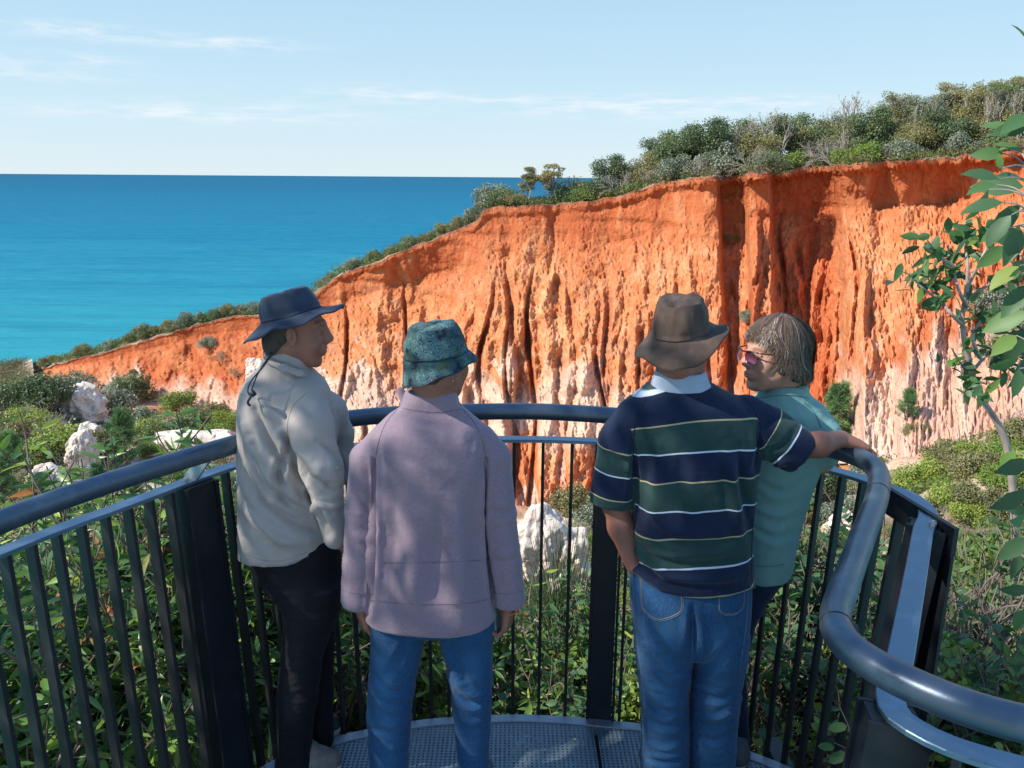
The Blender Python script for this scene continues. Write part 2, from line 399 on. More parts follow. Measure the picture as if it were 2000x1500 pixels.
def cliff_displace(P, u, t, py):
    s = u * 0.0375                                     # metres along the face
    z = P[:, 2]
    us = u + (1 - t) * -26 + 7 * fbm(u / 25, z * 0.25, 3.3, 3, 5)
    low = 1 - t
    o = pin(us, OUTX, OUTD) * (0.55 + 0.45 * sstep(0.0, 0.35, t)) * sstep(0.0, 0.12, t)
    warp = fbm(s * 0.25, z * 0.13, 1.7, 3, 11)
    warp2 = fbm(s * 0.8, z * 0.35, 4.1, 2, 17)
    # gullies: large fluted ridges, growing towards the foot
    # spurs: pointed buttresses that start part way up and spread towards the foot
    rg = np.random.default_rng(4)
    sp = np.zeros_like(s); sw = s + warp * .9 + warp2 * .25
    fixed = [(1690, .72, 1.0), (1345, .78, .9), (1400, .60, .7), (1300, .66, .7), (1475, .88, .9), (1760, .62, .8), (1560, .45, .6), (1610, .52, .6), (1120, .70, .7), (1180, .60, .6), (1040, .66, .7), (975, .74, .7), (905, .62, .7), (840, .64, .7), (780, .66, .6), (720, .6, .7), (1235, .74, .7), (1830, .66, .8), (1515, .40, .5)]
    for k in range(34): fixed.append((rg.uniform(650, 2300), rg.uniform(.25, .66), rg.uniform(.35, .75)))
    for cu, ti, am in fixed:
        dn = np.clip(ti - t, 0, 1); c = cu * .0375 + (rg.uniform(-2.2, 2.6)) * dn; w = .22 + (1.6 + 1.6 * rg.random()) * dn
        sp = np.maximum(sp, am * (dn ** .72) * (5.2 + 1.6 * (cu > 1280)) * np.clip(1 - np.abs(sw - c) / w, 0, 1) ** 1.15)
    sp = sp * np.where(u < 620, 0, 1)
    # rain gullies: narrow V cuts wandering down the face
    gu = np.zeros_like(s); rg = np.random.default_rng(14)
    for k in range(95):
        cu = rg.uniform(120, 2350); t1 = rg.uniform(.45, .93); c = cu * .0375 + (rg.uniform(-1.6, 1.6)) * (t1 - t) + .35 * np.sin(t * rg.uniform(6, 16) + k)
        dn = np.clip((t1 - t) / .25, 0, 1); w = (.16 + .34 * rg.random()) * (1 + .8 * (1 - t)); dep = rg.uniform(.7, 1.9)
        gu = np.maximum(gu, dep * dn * np.clip(1 - np.abs(s + warp * .5 + warp2 * .18 - c) / w, 0, 1) ** .8)
    sp = sp - gu * np.where(u < 620, .7, 1)
    # turf and roots hang over the rim
    sp = sp + sstep(.962, .985, t) * np.interp(u, [20, 900, 1380, 1420, 1700, 2400], [.12, .25, .35, 1.0, .8, .8]) * (1 + .5 * vnoise(s * 1.3, 0, 7.7, 33))
    r1 = ridged(s * 0.30 + warp * 0.9, z * 0.045 + warp * .4, 0.5, 2, 21)
    r2 = -ridged(s * .58 + warp * 1.6 + warp2 * .5, z * 0.16 + warp * .5, 7.5, 2, 31)
    r3 = -ridged(s * 1.5 + warp2 * 1.5 + warp, z * 0.45, 2.5, 2, 41)
    lump = fbm(s * 1.15, z * .95, P[:, 1] * 0.2, 4, 51, 0.5)
    fine = fbm(s * 6.0, z * 4.2, P[:, 1] * 0.5, 3, 61, 0.6)
    grow = sstep(0.97, 0.55, t)
    foot = sstep(0.0, 0.05, t)
    big = fbm(s * .13 + warp * .15, z * .05, 2.2, 2, 19) * 2.6 * sstep(640, 760, u) * sstep(1.0, .85, t) + .9 * fbm(s * .33, z * .10, 6.2, 2, 23) * (.4 + .6 * grow)
    d = o + foot * (big + sp + r1 * (0.28 + 1.05 * grow) + r2 * (0.18 + 0.72 * grow) + r3 * (0.05 + 0.13 * grow)
                    + lump * (0.20 + 0.62 * grow) + fine * (0.05 + .12 * grow))
    # ledges between beds of different hardness
    led = fbm(s * 0.15, z * 1.1, 9.0, 2, 71)
    d = d + led * 0.25 * foot
    right_tongue = sstep(1720, 1800, u) * sstep(2050, 1950, u) * sstep(0.62, 0.25, t)
    d = d + right_tongue * 1.2 * ridged((u + (1 - t) * 160) * 0.012, t * 1.2, 3.0, 2, 77)
    d = d * sstep(20, 130, u) ** 0.7 * np.where(u < 600, .62, 1.0 - .38 * sstep(700, 600, u))
    n = -P[:, :2] / np.linalg.norm(P[:, :2], axis=1)[:, None]
    Q = P.copy(); Q[:, :2] += n * d[:, None]
    Q[:, 2] += 0.3 * fine * foot * (t < 0.995)
    Q[:, 2] += (0.22 * fbm(s * 1.4, 0, 5.5, 3, 91)) * sstep(0.9, 1.0, t)
    return Q, dict(gu=gu, r1=r1, r2=r2, lump=lump, led=led, fine=fine, warp=warp)

def rock_mat():
    m, nt, out = new_mat('cliff_sediment'); t = NT(nt)
    co = t.coord('Object')
    w = t.attr('white'); red = t.attr('red'); dk = t.attr('crust')
    n = t.noise(co, 0.9, 7, 0.65); n2 = t.noise(co, 4.0, 6, 0.7)
    st = t.noise(t.coord('Object', (2.2, 2.2, 0.28)), 1.0, 5, 0.6)
    org = t.ramp(n, [(0.28, (.53, .165, .058)), (0.43, (.63, .24, .098)), (0.56, (.71, .335, .16)), (0.71, (.78, .47, .28))])
    deep = t.ramp(st, [(0.3, (.42, .095, .038)), (0.7, (.55, .165, .062))])
    pale = t.ramp(n2, [(0.28, (.66, .38, .24)), (0.45, (.72, .50, .37)), (0.6, (.74, .59, .48)), (0.75, (.74, .66, .58))])
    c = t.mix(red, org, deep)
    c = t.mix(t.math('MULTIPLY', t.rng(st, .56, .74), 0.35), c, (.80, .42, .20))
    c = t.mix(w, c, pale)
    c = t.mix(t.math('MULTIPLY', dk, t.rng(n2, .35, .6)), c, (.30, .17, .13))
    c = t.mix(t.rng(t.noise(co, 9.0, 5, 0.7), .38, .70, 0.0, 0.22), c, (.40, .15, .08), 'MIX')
    nb = t.math('ADD', t.math('MULTIPLY', n2, 1.0), t.math('MULTIPLY', t.noise(co, 14.0, 6, 0.7), 0.35))
    nor = t.bump(nb, 0.75, 0.16)
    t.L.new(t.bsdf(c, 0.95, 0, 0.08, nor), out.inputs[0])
    return m
M_ROCK = rock_mat()

def make_cliff():
    U = np.concatenate([np.linspace(20, 600, 250, endpoint=False), np.linspace(600, 2020, 1050, endpoint=False), np.linspace(2020, 2400, 90)])
    T = np.linspace(0, 1, 430)
    UU, TT = np.meshgrid(U, T, indexing='ij')
    u = UU.ravel(); t = TT.ravel()
    P, py = cliff_point(u, t)
    Q, n = cliff_displace(P, u, t, py)
    s = u * .0375; z = P[:, 2]
    yw = np.interp(u, [20, 300, 420, 600, 650, 800, 1000, 1200, 1260, 1400, 1500, 1600, 1650, 1750, 1850, 1950, 2400],
                   [730, 755, 780, 700, 715, 742, 730, 728, 750, 790, 860, 830, 725, 715, 670, 580, 545])
    e = py - yw + 62 * fbm(s * .45, z * .35, 1.0, 4, 101) + 14 * n['r2'] + 26 * n['lump']
    w = sstep(-26, 26, e)
    back = sstep(90, 150, py - yw + 30 * fbm(s * .6, z * .15, 2.0, 3, 103)) * sstep(1640, 1580, u)   # orange again below the pale bed
    patch = sstep(-.25, .25, fbm(s * .45 + n['warp'], z * .16, 4.0, 4, 105) + .08)
    w = w * (1 - back * (1 - .82 * patch))
    w = w * (0.86 + 0.14 * patch)
    w = np.maximum(w, .85 * sstep(.22, .34, fbm(s * .8, z * .5, 8.0, 4, 107)) * sstep(-90, -20, py - yw) * (u > 560))
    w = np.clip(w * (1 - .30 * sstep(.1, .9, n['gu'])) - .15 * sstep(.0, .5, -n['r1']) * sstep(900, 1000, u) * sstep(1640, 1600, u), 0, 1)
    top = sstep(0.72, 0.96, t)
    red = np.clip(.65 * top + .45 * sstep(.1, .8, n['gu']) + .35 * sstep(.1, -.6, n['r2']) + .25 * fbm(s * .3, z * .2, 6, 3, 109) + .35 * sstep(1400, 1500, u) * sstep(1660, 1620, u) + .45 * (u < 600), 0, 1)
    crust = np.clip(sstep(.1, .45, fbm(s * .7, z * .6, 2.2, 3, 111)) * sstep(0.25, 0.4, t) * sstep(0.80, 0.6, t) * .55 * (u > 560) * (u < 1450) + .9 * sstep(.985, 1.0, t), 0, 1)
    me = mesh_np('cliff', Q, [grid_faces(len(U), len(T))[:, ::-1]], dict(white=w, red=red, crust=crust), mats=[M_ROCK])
    o = tag(link('cliff', me), 'fluted orange and white eroded cliff face across the ravine', kind='structure')
    # the outermost rim line, used to stand plants on
    return UU, TT, Q.reshape(len(U), len(T), 3)
CU, CT, CQ = make_cliff()
def rim(u):
    i = int(np.clip(np.searchsorted(CU[:, 0], u), 0, len(CU) - 1)); return CQ[i, -1]
def face(u, t):
    i = int(np.clip(np.searchsorted(CU[:, 0], u), 0, len(CU) - 1)); return CQ[i, int(t * (CQ.shape[1] - 1))]

# ------------------------------------------------------------------ ground of the ravine, from under the deck to the foot of the cliff
GX = np.array([1.0, 3, 6, 10, 15, 20, 30])
GD = np.array([3.3, 3.9, 5.1, 6.6, 8.7, 11.0, 15.0])
def ground_scale(u): return np.interp(u, [-800, 0, 500, 1000, 1400, 1900, 2700], [.85, .88, .96, 1.05, 1.0, .78, .72])
def ground_grid():
    U = np.linspace(-900, 2900, 420)
    B0 = cliff_point(np.clip(U, 40, 2380), np.full(len(U), 0.03))[0]
    fb = B0[:, 1] - 0.0
    az = np.where((U > 40) & (U < 2380), B0[:, 0] / B0[:, 1], (U - 1000) / 1535.0)
    S = np.linspace(0, 1, 330) ** 1.5
    V = np.zeros((len(U), len(S), 3)); A = np.zeros((len(U), len(S)))
    for i in range(len(U)):
        F1 = fb[i] + 0.8; D1 = H - B0[i, 2] + .3
        F = 0.6 + (F1 - 0.6) * S
        g = ground_scale(U[i])
        xs = np.concatenate([GX[GX < F1 * .8], [F1]]); ds = np.concatenate([GD[GX < F1 * .8] * g, [D1]])
        ds = np.minimum(ds, D1 * 1.0 + 0 * ds) if U[i] > 1700 else ds
        D = pin(F, xs, ds)
        V[i, :, 0] = F * az[i]; V[i, :, 1] = F; V[i, :, 2] = H - D; A[i] = F
    X, Y, Z = V[..., 0], V[..., 1], V[..., 2]
    n = fbm(X * .12, Y * .12, 0, 4, 201) * 2.2 + fbm(X * .6, Y * .6, 1, 4, 203) * .5 + fbm(X * 2.4, Y * 2.4, 2, 3, 205) * .10
    edge = sstep(1.0, 0.93, S)[None, :] * sstep(2.5, 9, Y)
    V[..., 2] += n * edge
    return U, S, V
GU, GS, GV = ground_grid()
def make_ground():
    m, nt, out = new_mat('ravine_ground'); t = NT(nt)
    co = t.coord('Object')
    n = t.noise(co, 0.35, 6, 0.6); n2 = t.noise(co, 3.5, 6, 0.7); n3 = t.noise(co, 14, 5, 0.7)
    c = t.ramp(n2, [(0.25, (.11, .085, .055)), (0.5, (.24, .185, .12)), (0.75, (.40, .32, .22))])
    c = t.mix(t.rng(n, .47, .60), c, t.ramp(n3, [(.3, (.58, .40, .27)), (.7, (.74, .62, .48))]))
    c = t.mix(t.attr('pale'), c, t.ramp(n2, [(.3, (.70, .52, .38)), (.7, (.80, .70, .58))]))
    c = t.mix(t.math('MULTIPLY', t.attr('orange'), .9), c, t.ramp(n2, [(.3, (.50, .19, .07)), (.7, (.68, .33, .15))]))
    c = t.mix(t.rng(n3, .5, .72, 0, .55), c, (.09, .085, .05))
    nor = t.bump(t.math('ADD', n2, t.math('MULTIPLY', n3, .4)), 0.8, 0.15)
    t.L.new(t.bsdf(c, 0.95, 0, 0.1, nor), out.inputs[0])
    X, Y = GV[..., 0], GV[..., 1]
    far = sstep(0.80, 0.97, np.broadcast_to(GS[None, :], X.shape))
    org = far * sstep(-.1, .3, fbm(X * .3, Y * .3, 5, 3, 207) + .25)
    pale = sstep(.05, .3, fbm(X * .16, Y * .16, 7, 3, 209)) * sstep(18, 28, Y)
    pale = np.maximum(pale, .9 * sstep(20, 26, Y) * sstep(-.2, .1, fbm(X * .3, Y * .3, 3, 3, 213)) * np.exp(-((X - 1.6) / 2.6) ** 2))
    me = mesh_np('ground', GV.reshape(-1, 3), [grid_faces(GV.shape[0], GV.shape[1])[:, ::-1]], dict(orange=org.ravel(), pale=pale.ravel()), mats=[m])
    tag(link('ground', me), 'sandy scrub covered floor of the ravine', kind='structure')
    # hill behind the rim: level top, then down to the sea
    U = CU[:, 0][::4]; R0 = CQ[::4, -1]
    S = np.concatenate([np.linspace(0, 1, 60) ** 1.6])
    V = np.zeros((len(U), len(S), 3))
    for i, u in enumerate(U):
        dirv = np.array([R0[i, 0], R0[i, 1]]); dirv = dirv / np.linalg.norm(dirv)
        L = 130.0; d = S * L
        rise = np.interp(u, [20, 600, 1100, 1300, 2000, 2400], [0, 0, 0.0, .3, 3.0, 4.0])
        fall = np.interp(u, [20, 600, 950, 1300, 1600, 2400], [.62, .62, .55, .30, .10, .02])
        V[i, :, :2] = R0[i, :2] + dirv * d[:, None]
        V[i, :, 2] = R0[i, 2] + rise * sstep(0, 25, d) - fall * np.maximum(0, d - 3.0 - 8 * (u > 1250))
    V[..., 2] += fbm(V[..., 0] * .3, V[..., 1] * .3, 0, 3, 211) * .7 * sstep(0, 3, S[None, :] * 130)
    V[..., 2] = np.maximum(V[..., 2], -50)
    n0 = V.shape
    # left end: carry the hill round towards the sea
    me = mesh_np('hillside', V.reshape(-1, 3), [grid_faces(n0[0], n0[1])[:, ::-1]], dict(orange=np.zeros(n0[0] * n0[1]), pale=np.zeros(n0[0] * n0[1])), mats=[m])
    tag(link('hillside', me), 'scrubby hillside behind the cliff rim running down to the sea', kind='structure')
    # headland at the far left where the rim runs out of the frame
    U2 = np.linspace(-1200, 75, 60); S2 = np.linspace(0, 1, 50)
    V2 = np.zeros((60, 50, 3))
    e0 = CQ[8, -1]
    for i, u in enumerate(U2):
        az = (u - 1000) / 1540.0
        for j, s in enumerate(S2):
            F = 78 + s * 70
            k = np.interp(u, [-1200, 20, 75], [.20, .243, .234])
            V2[i, j] = (az * F, F, H - k * 84 - max(0, F - 88) * .75 - max(0, 84 - F) * .05)
    V2[..., 2] += fbm(V2[..., 0] * .2, V2[..., 1] * .2, 0, 3, 215) * .8
    me = mesh_np('headland', V2.reshape(-1, 3), [grid_faces(60, 50)[:, ::-1]], dict(orange=np.zeros(3000), pale=np.zeros(3000)), mats=[m])
    tag(link('headland', me), 'low scrubby headland above the sea', kind='structure')
make_ground()
_gb = None
def ground_at(px, py, tmin=1.5, tmax=100):
    """where the sight line through (px, py) meets the ravine floor"""
    global _gb
    if _gb is None:
        G = GV[::2, ::2]; n, k = G.shape[:2]
        _gb = BVHTree.FromPolygons([tuple(v) for v in G.reshape(-1, 3)], [tuple(int(a) for a in q) for q in grid_faces(n, k)])
    d = Vector(ray(px, py)).normalized()
    h = _gb.ray_cast(Vector(CAMP), d)
    return np.array(h[0]) if h[0] is not None else None
def ground_z(x, y):
    ground_at(1000, 1000)
    h = _gb.ray_cast(Vector((x, y, 60)), Vector((0, 0, -1)))
    return h[0].z if h[0] is not None else -3.0
# ------------------------------------------------------------------ plant kit
def leaf_cards(P, D, N, L, Wd, shape='leaf', rnd=None, rng=None, curl=0.15):
    """vectorised leaves: P base, D direction, N face normal, L length, Wd half width. returns V, Q, T, rnd per vertex"""
    P = np.asarray(P, float); n = len(P)
    D = D / (np.linalg.norm(D, axis=1)[:, None] + 1e-9)
    S = np.cross(D, N); S /= np.linalg.norm(S, axis=1)[:, None] + 1e-9
    N = np.cross(S, D)
    L = np.broadcast_to(L, (n,))[:, None]; Wd = np.broadcast_to(Wd, (n,))[:, None]
    if rnd is None: rnd = rng.random(n)
    if shape == 'quad':       # diamond folded along its rib
        V = np.stack([P, P + D * L * .45 + S * Wd + N * Wd * .35, P + D * L, P + D * L * .45 - S * Wd + N * Wd * .35], 1)
        b = np.arange(n)[:, None] * 4
        T = np.concatenate([b + np.array([[0, 1, 2]]), b + np.array([[0, 2, 3]])])
        return V.reshape(-1, 3), None, T, np.repeat(rnd, 4)
    prof = {'leaf': [(.22, .75), (.5, 1.0), (.78, .62)], 'lance': [(.2, .8), (.48, 1.0), (.78, .5)], 'round': [(.2, .8), (.5, 1.0), (.8, .78)]}[shape]
    rows = [P]
    for a, w in prof:
        c = P + D * L * a + N * (-curl * L * (a * a))
        rows += [c + S * Wd * w + N * Wd * .22, c, c - S * Wd * w + N * Wd * .22]
    rows.append(P + D * L - N * curl * L)
    V = np.stack(rows, 1); b = np.arange(n)[:, None] * 11
    T = np.concatenate([b + np.array([[0, 1, 2]]), b + np.array([[0, 2, 3]]), b + np.array([[7, 10, 8]]), b + np.array([[8, 10, 9]])])
    Q = np.concatenate([b + np.array([q]) for q in ((1, 4, 5, 2), (2, 5, 6, 3), (4, 7, 8, 5), (5, 8, 9, 6))])
    return V.reshape(-1, 3), Q, T, np.repeat(rnd, 11)
def rand_dirs(rng, n, up=0.0):
    d = rng.normal(size=(n, 3)); d[:, 2] += up
    return d / np.linalg.norm(d, axis=1)[:, None]
def leaf_mesh(name, parts, mat, smooth=False):
    V = []; Q = []; T = []; R = []; n = 0
    for v, q, t, r in parts:
        V.append(v); R.append(r)
        if q is not None: Q.append(q + n)
        if t is not None: T.append(t + n)
        n += len(v)
    return mesh_np(name, np.vstack(V), [np.vstack(x) for x in (Q, T) if x], dict(rnd=np.concatenate(R)), smooth, [mat])

def grow(rng, p0, d0, length, r0, depth, kids=3, spread=.6, gnarl=.25, upw=.1, shrink=.68, seg=5):
    """a branching skeleton: polylines with radii, and the tips"""
    out = []; tips = []
    def go(p, d, L, r, k):
        pts = [p]; cur = p.copy(); dd = d.copy()
        for i in range(seg):
            dd = dd + rng.normal(size=3) * gnarl * .5; dd[2] += upw * .3; dd /= np.linalg.norm(dd)
            cur = cur + dd * L / seg; pts.append(cur.copy())
        out.append((np.array(pts), np.linspace(r, r * .55, seg + 1)))
        if k == 0: tips.append((cur, dd)); return
        nk = kids if isinstance(kids, int) else kids[depth - k]
        for i in range(nk):
            j = seg if i == 0 else rng.integers(max(1, seg // 2), seg + 1)
            nd = dd + rng.normal(size=3) * spread; nd[2] += upw; nd /= np.linalg.norm(nd)
            go(pts[j], nd, L * shrink * rng.uniform(.8, 1.15), r * .58, k - 1)
    go(np.asarray(p0, float), np.asarray(d0, float) / np.linalg.norm(d0), length, r0, depth)
    return out, tips
def stems_mesh(name, polys, mat, sides=5, rmin=0.0):
    mb = MB()
    for pts, r in polys: mb.tube(pts, np.maximum(r, rmin), sides, caps=False)
    return mesh_np(name, np.vstack(mb.V), [np.vstack(mb.Q)], None, True, [mat])

G1, G2, G3 = (.035, .075, .018), (.070, .130, .026), (.15, .20, .05)
M_LEAF_DEEP = leaf_mat('leaf_deep_green', [(0, (0.075, 0.108, 0.053)), (.5, (0.135, 0.190, 0.080)), (.85, (0.225, 0.281, 0.115)), (1, (0.340, 0.351, 0.174))])
M_LEAF_BRIGHT = leaf_mat('leaf_bright_green', [(0, (0.115, 0.180, 0.027)), (.5, (0.217, 0.316, 0.048)), (1, (0.387, 0.430, 0.103))])
M_LEAF_OLIVE = leaf_mat('leaf_olive', [(0, (0.127, 0.133, 0.059)), (.5, (0.240, 0.234, 0.091)), (.85, (0.378, 0.343, 0.137)), (1, (0.502, 0.399, 0.216))])
M_LEAF_GREY = leaf_mat('leaf_grey_green', [(0, (0.130, 0.161, 0.118)), (.5, (0.221, 0.264, 0.184)), (1, (0.415, 0.452, 0.341))])
M_NEEDLE = leaf_mat('needle_green', [(0, (0.073, 0.153, 0.062)), (.5, (0.146, 0.283, 0.112)), (1, (0.288, 0.425, 0.151))], 0.6, .2)
M_GUM = leaf_mat('leaf_gum', [(0, (0.050, 0.123, 0.045)), (.40, (0.095, 0.202, 0.056)), (.62, (0.179, 0.314, 0.062)), (.84, (0.358, 0.493, 0.078)), (.955, (0.493, 0.538, 0.134)), (.965, (0.515, 0.179, 0.067)), (1, (0.600, 0.269, 0.101))], 0.36, .40)
M_GUM2 = leaf_mat('leaf_gum_blue', [(0, (0.044, 0.104, 0.048)), (.5, (0.076, 0.168, 0.060)), (.8, (0.136, 0.248, 0.060)), (.93, (0.240, 0.336, 0.064)), (1, (0.320, 0.264, 0.096))], 0.5, .35)
M_TWIG = simple('twig_grey', (.36, .31, .27), .85, var=.35, vscale=3, bump=.3)
M_BARK = simple('bark_brown', (.17, .125, .10), .85, var=.4, vscale=5, bump=.5, bscale=30)
M_TWIG_DK = simple('twig_brown', (.15, .115, .09), .85, var=.4, vscale=3, bump=.3)
M_BARK_PALE = simple('bark_pale', (.33, .27, .235), .8, var=.4, vscale=6, bump=.5, bscale=25)

PROTO = {}
def blob_leaves(rng, centres, radii, per, L, Wd, shell=.55, shape='quad', upn=.8, flat=1.0):
    """leaves spread through lumps; the outer shell is denser than the inside"""
    P = []; D = []; N = []; R = []
    for c, r in zip(centres, radii):
        n = int(per * (r / np.mean(radii)) ** 2)
        d = rand_dirs(rng, n, .15)
        rr = r * (shell + (1 - shell) * rng.random(n) ** .5) * (1 + .18 * rng.normal(size=n))
        p = c + d * rr[:, None] * np.array([1, 1, flat])
        P.append(p); N.append(d * .7 + rand_dirs(rng, n, upn) * .8); D.append(np.cross(d, rng.normal(size=(n, 3))) + d * .35)
        R.append(np.clip(.22 + .56 * rng.random(n) + .25 * rng.normal() * .5, 0, 1))
    P = np.vstack(P); D = np.vstack(D); N = np.vstack(N); R = np.concatenate(R)
    n = len(P)
    return leaf_cards(P, D, N, L * rng.uniform(.6, 1.3, n), Wd * rng.uniform(.7, 1.3, n), shape, R)
def proto_shrub(key, seed, w, h, lumps, per, L, Wd, mat, lump=.30, flat=.85, dome=True, twigs=True, lift=.45):
    rng = np.random.default_rng(seed)
    C = []; R = []
    for i in range(lumps):
        a = rng.random() * 6.283; q = math.sqrt(rng.random()) * .85
        x, y = math.cos(a) * q * w / 2, math.sin(a) * q * w / 2
        top = h * (1 - .55 * q * q) if dome else h * (.75 + .25 * rng.random())
        z = top * rng.uniform(lift, .92)
        r = w * lump * rng.uniform(.55, 1.15)
        C.append((x, y, z - r * .2)); R.append(r)
    C = np.array(C); R = np.array(R)
    fol = leaf_mesh(key + '_foliage', [blob_leaves(rng, C, R, per, L, Wd, flat=flat)], mat)
    polys = []
    for c, r in zip(C, R):
        mid = c * np.array([.45, .45, .5]) + rng.normal(size=3) * .06 * w
        polys.append((catmull([(rng.normal() * .03 * w, rng.normal() * .03 * w, -.15 * h), mid, c], 4), np.linspace(.028 * w * .6, .008 * w * .6, 9)))
        if twigs:
            for _ in range(5):
                e = c + rand_dirs(rng, 1, -.1)[0] * r * 1.0
                polys.append((np.array([mid, (mid + e) / 2 + rng.normal(size=3) * .04 * w, e]), np.array([.006, .004, .002]) * w * .8))
    st = stems_mesh(key + '_stem', polys, M_TWIG, 4)
    PROTO[key] = [('foliage', fol), ('stem', st)]
def proto_twiggy(key, seed, w, h, n, depth=3, mat=None, leaves=0, leafmat=None):
    rng = np.random.default_rng(seed); polys = []; tips = []
    for i in range(n):
        a = rng.random() * 6.283; tilt = rng.uniform(.15, 1.0)
        d = np.array([math.cos(a) * tilt * w / h, math.sin(a) * tilt * w / h, 1.0])
        o, t = grow(rng, (math.cos(a) * .05 * w, math.sin(a) * .05 * w, -.1), d, h * .45, .018 * h, depth, 3, .45, .3, .05, .62, 4)
        polys += o; tips += t
    out = [('stem', stems_mesh(key + '_stem', polys, mat or M_TWIG, 3, .006))]
    if leaves:
        C = np.array([t[0] for t in tips]); sel = rng.random(len(C)) < leaves
        C = C[sel]
        out.append(('foliage', leaf_mesh(key + '_foliage', [blob_leaves(rng, C, np.full(len(C), .05 * w), 14, .10, .03)], leafmat)))
    PROTO[key] = out
def proto_tree(key, seed, h, w, mat, bark, trunks=1, depth=3, leafr=.12, per=90, L=.16, Wd=.05, flat=.5, lean=.15, first=.42, kids=3, upw=.22):
    rng = np.random.default_rng(seed); polys = []; tips = []
    for i in range(trunks):
        d = np.array([rng.normal() * lean, rng.normal() * lean, 1.0])
        o, t = grow(rng, (rng.normal() * .08 * w * (trunks > 1), rng.normal() * .08 * w * (trunks > 1), -.3), d, h * first, .022 * h, depth, kids, .50 * w / h * 1.3, .22, upw, .66, 5)
        polys += o; tips += t
    C = np.array([t[0] for t in tips])
    R = leafr * w * rng.uniform(.6, 1.3, len(C))
    fol = leaf_mesh(key + '_foliage', [blob_leaves(rng, C, R, per, L, Wd, flat=flat, upn=1.2)], mat)
    PROTO[key] = [('crown', fol), ('trunk', stems_mesh(key + '_trunk', polys, bark, 5, .012))]
def proto_pine(key, seed, h, w, tufts=70, nl=70, L=.22, mat=None):
    rng = np.random.default_rng(seed); polys = [(np.array([[0, 0, -.3], [.03 * w, 0, h * .5], [0, .02 * w, h]]), np.array([.03, .02, .008]) * h)]
    P = []; D = []; R = []
    for i in range(tufts):
        z = h * (.25 + .75 * (i / tufts) ** .8); q = (1 - (z / h)) * .85 + .18
        a = rng.random() * 6.283; rr = w / 2 * q * rng.uniform(.35, 1)
        e = np.array([math.cos(a) * rr, math.sin(a) * rr, z + rr * .35])
        b = np.array([0, 0, max(.1 * h, z - rr * .25)])
        polys.append((np.array([b, (b + e) / 2 + [0, 0, -.03 * h], e]), np.array([.007, .005, .003]) * h))
        for f in (.65, 1.0):
            c = b + (e - b) * f
            d = rand_dirs(rng, nl // 2, .3) + (e - b) / (np.linalg.norm(e - b) + 1e-6) * .9
            P.append(np.repeat(c[None], nl // 2, 0) + rng.normal(size=(nl // 2, 3)) * .02 * w); D.append(d); R.append(np.full(nl // 2, rng.random()) * .5 + rng.random(nl // 2) * .5)
    P = np.vstack(P); D = np.vstack(D)
    pr = leaf_cards(P, D, rand_dirs(rng, len(P)), L * rng.uniform(.7, 1.2, len(P)), .011, 'quad', np.concatenate(R))
    PROTO[key] = [('crown', leaf_mesh(key + '_crown', [pr], mat or M_NEEDLE)), ('trunk', stems_mesh(key + '_trunk', polys, M_BARK, 4))]
def proto_tussock(key, seed, h, n, mat):
    rng = np.random.default_rng(seed)
    P = rng.normal(size=(n, 3)) * [.10, .10, 0] * h; D = rand_dirs(rng, n, 2.0); 
    PROTO[key] = [('blade', leaf_mesh(key + '_blade', [leaf_cards(P, D, rand_dirs(rng, n), h * rng.uniform(.5, 1.1, n), .008 * h + .003, 'lance', None, rng, .25)], mat))]

proto_shrub('shrub_green', 1, 3.0, 2.2, 15, 260, .17, .05, M_LEAF_DEEP)
proto_shrub('shrub_green_b', 2, 2.6, 2.4, 13, 260, .16, .05, M_LEAF_DEEP, lump=.27)
proto_shrub('shrub_bright', 3, 2.4, 1.8, 12, 300, .15, .040, M_LEAF_BRIGHT, lump=.26)
proto_shrub('shrub_olive', 4, 2.8, 1.6, 16, 260, .13, .040, M_LEAF_OLIVE, lump=.24, flat=.6)
proto_shrub('shrub_grey', 5, 2.6, 2.0, 14, 240, .16, .05, M_LEAF_GREY, lump=.27)
proto_shrub('shrub_grey_b', 6, 2.2, 2.2, 11, 240, .15, .055, M_LEAF_GREY, lump=.25)
proto_twiggy('bush_dead', 7, 2.4, 1.9, 9, 3)
proto_twiggy('bush_dead_b', 8, 2.2, 1.6, 11, 3, leaves=.15, leafmat=M_LEAF_OLIVE)
proto_tree('tree_olive', 11, 4.2, 3.8, M_LEAF_OLIVE, M_TWIG, 2, 3, .20, 130, .17, .05, .62)
proto_tree('tree_green', 12, 4.6, 4.0, M_LEAF_DEEP, M_TWIG, 2, 3, .20, 140, .18, .055, .65)
proto_tree('tree_tall', 13, 6.5, 3.8, M_LEAF_OLIVE, M_TWIG, 3, 3, .16, 110, .17, .05, .6, .10, .5)
proto_tree('tree_tall_b', 14, 6.2, 3.4, M_LEAF_GREY, M_TWIG, 3, 3, .16, 110, .17, .05, .6, .12, .5)
proto_tree('tree_bare', 15, 5.5, 3.0, M_LEAF_OLIVE, M_TWIG, 4, 3, .05, 5, .12, .03, .5, .14, .45)
proto_tree('tree_tuft', 16, 2.8, 1.4, M_LEAF_OLIVE, M_TWIG, 3, 2, .23, 150, .12, .035, .45, .10, .62, 3, .3)
proto_pine('pine_a', 17, 3.4, 2.6, 80, 90, .26)
proto_pine('pine_b', 18, 2.8, 2.4, 70, 90, .25)

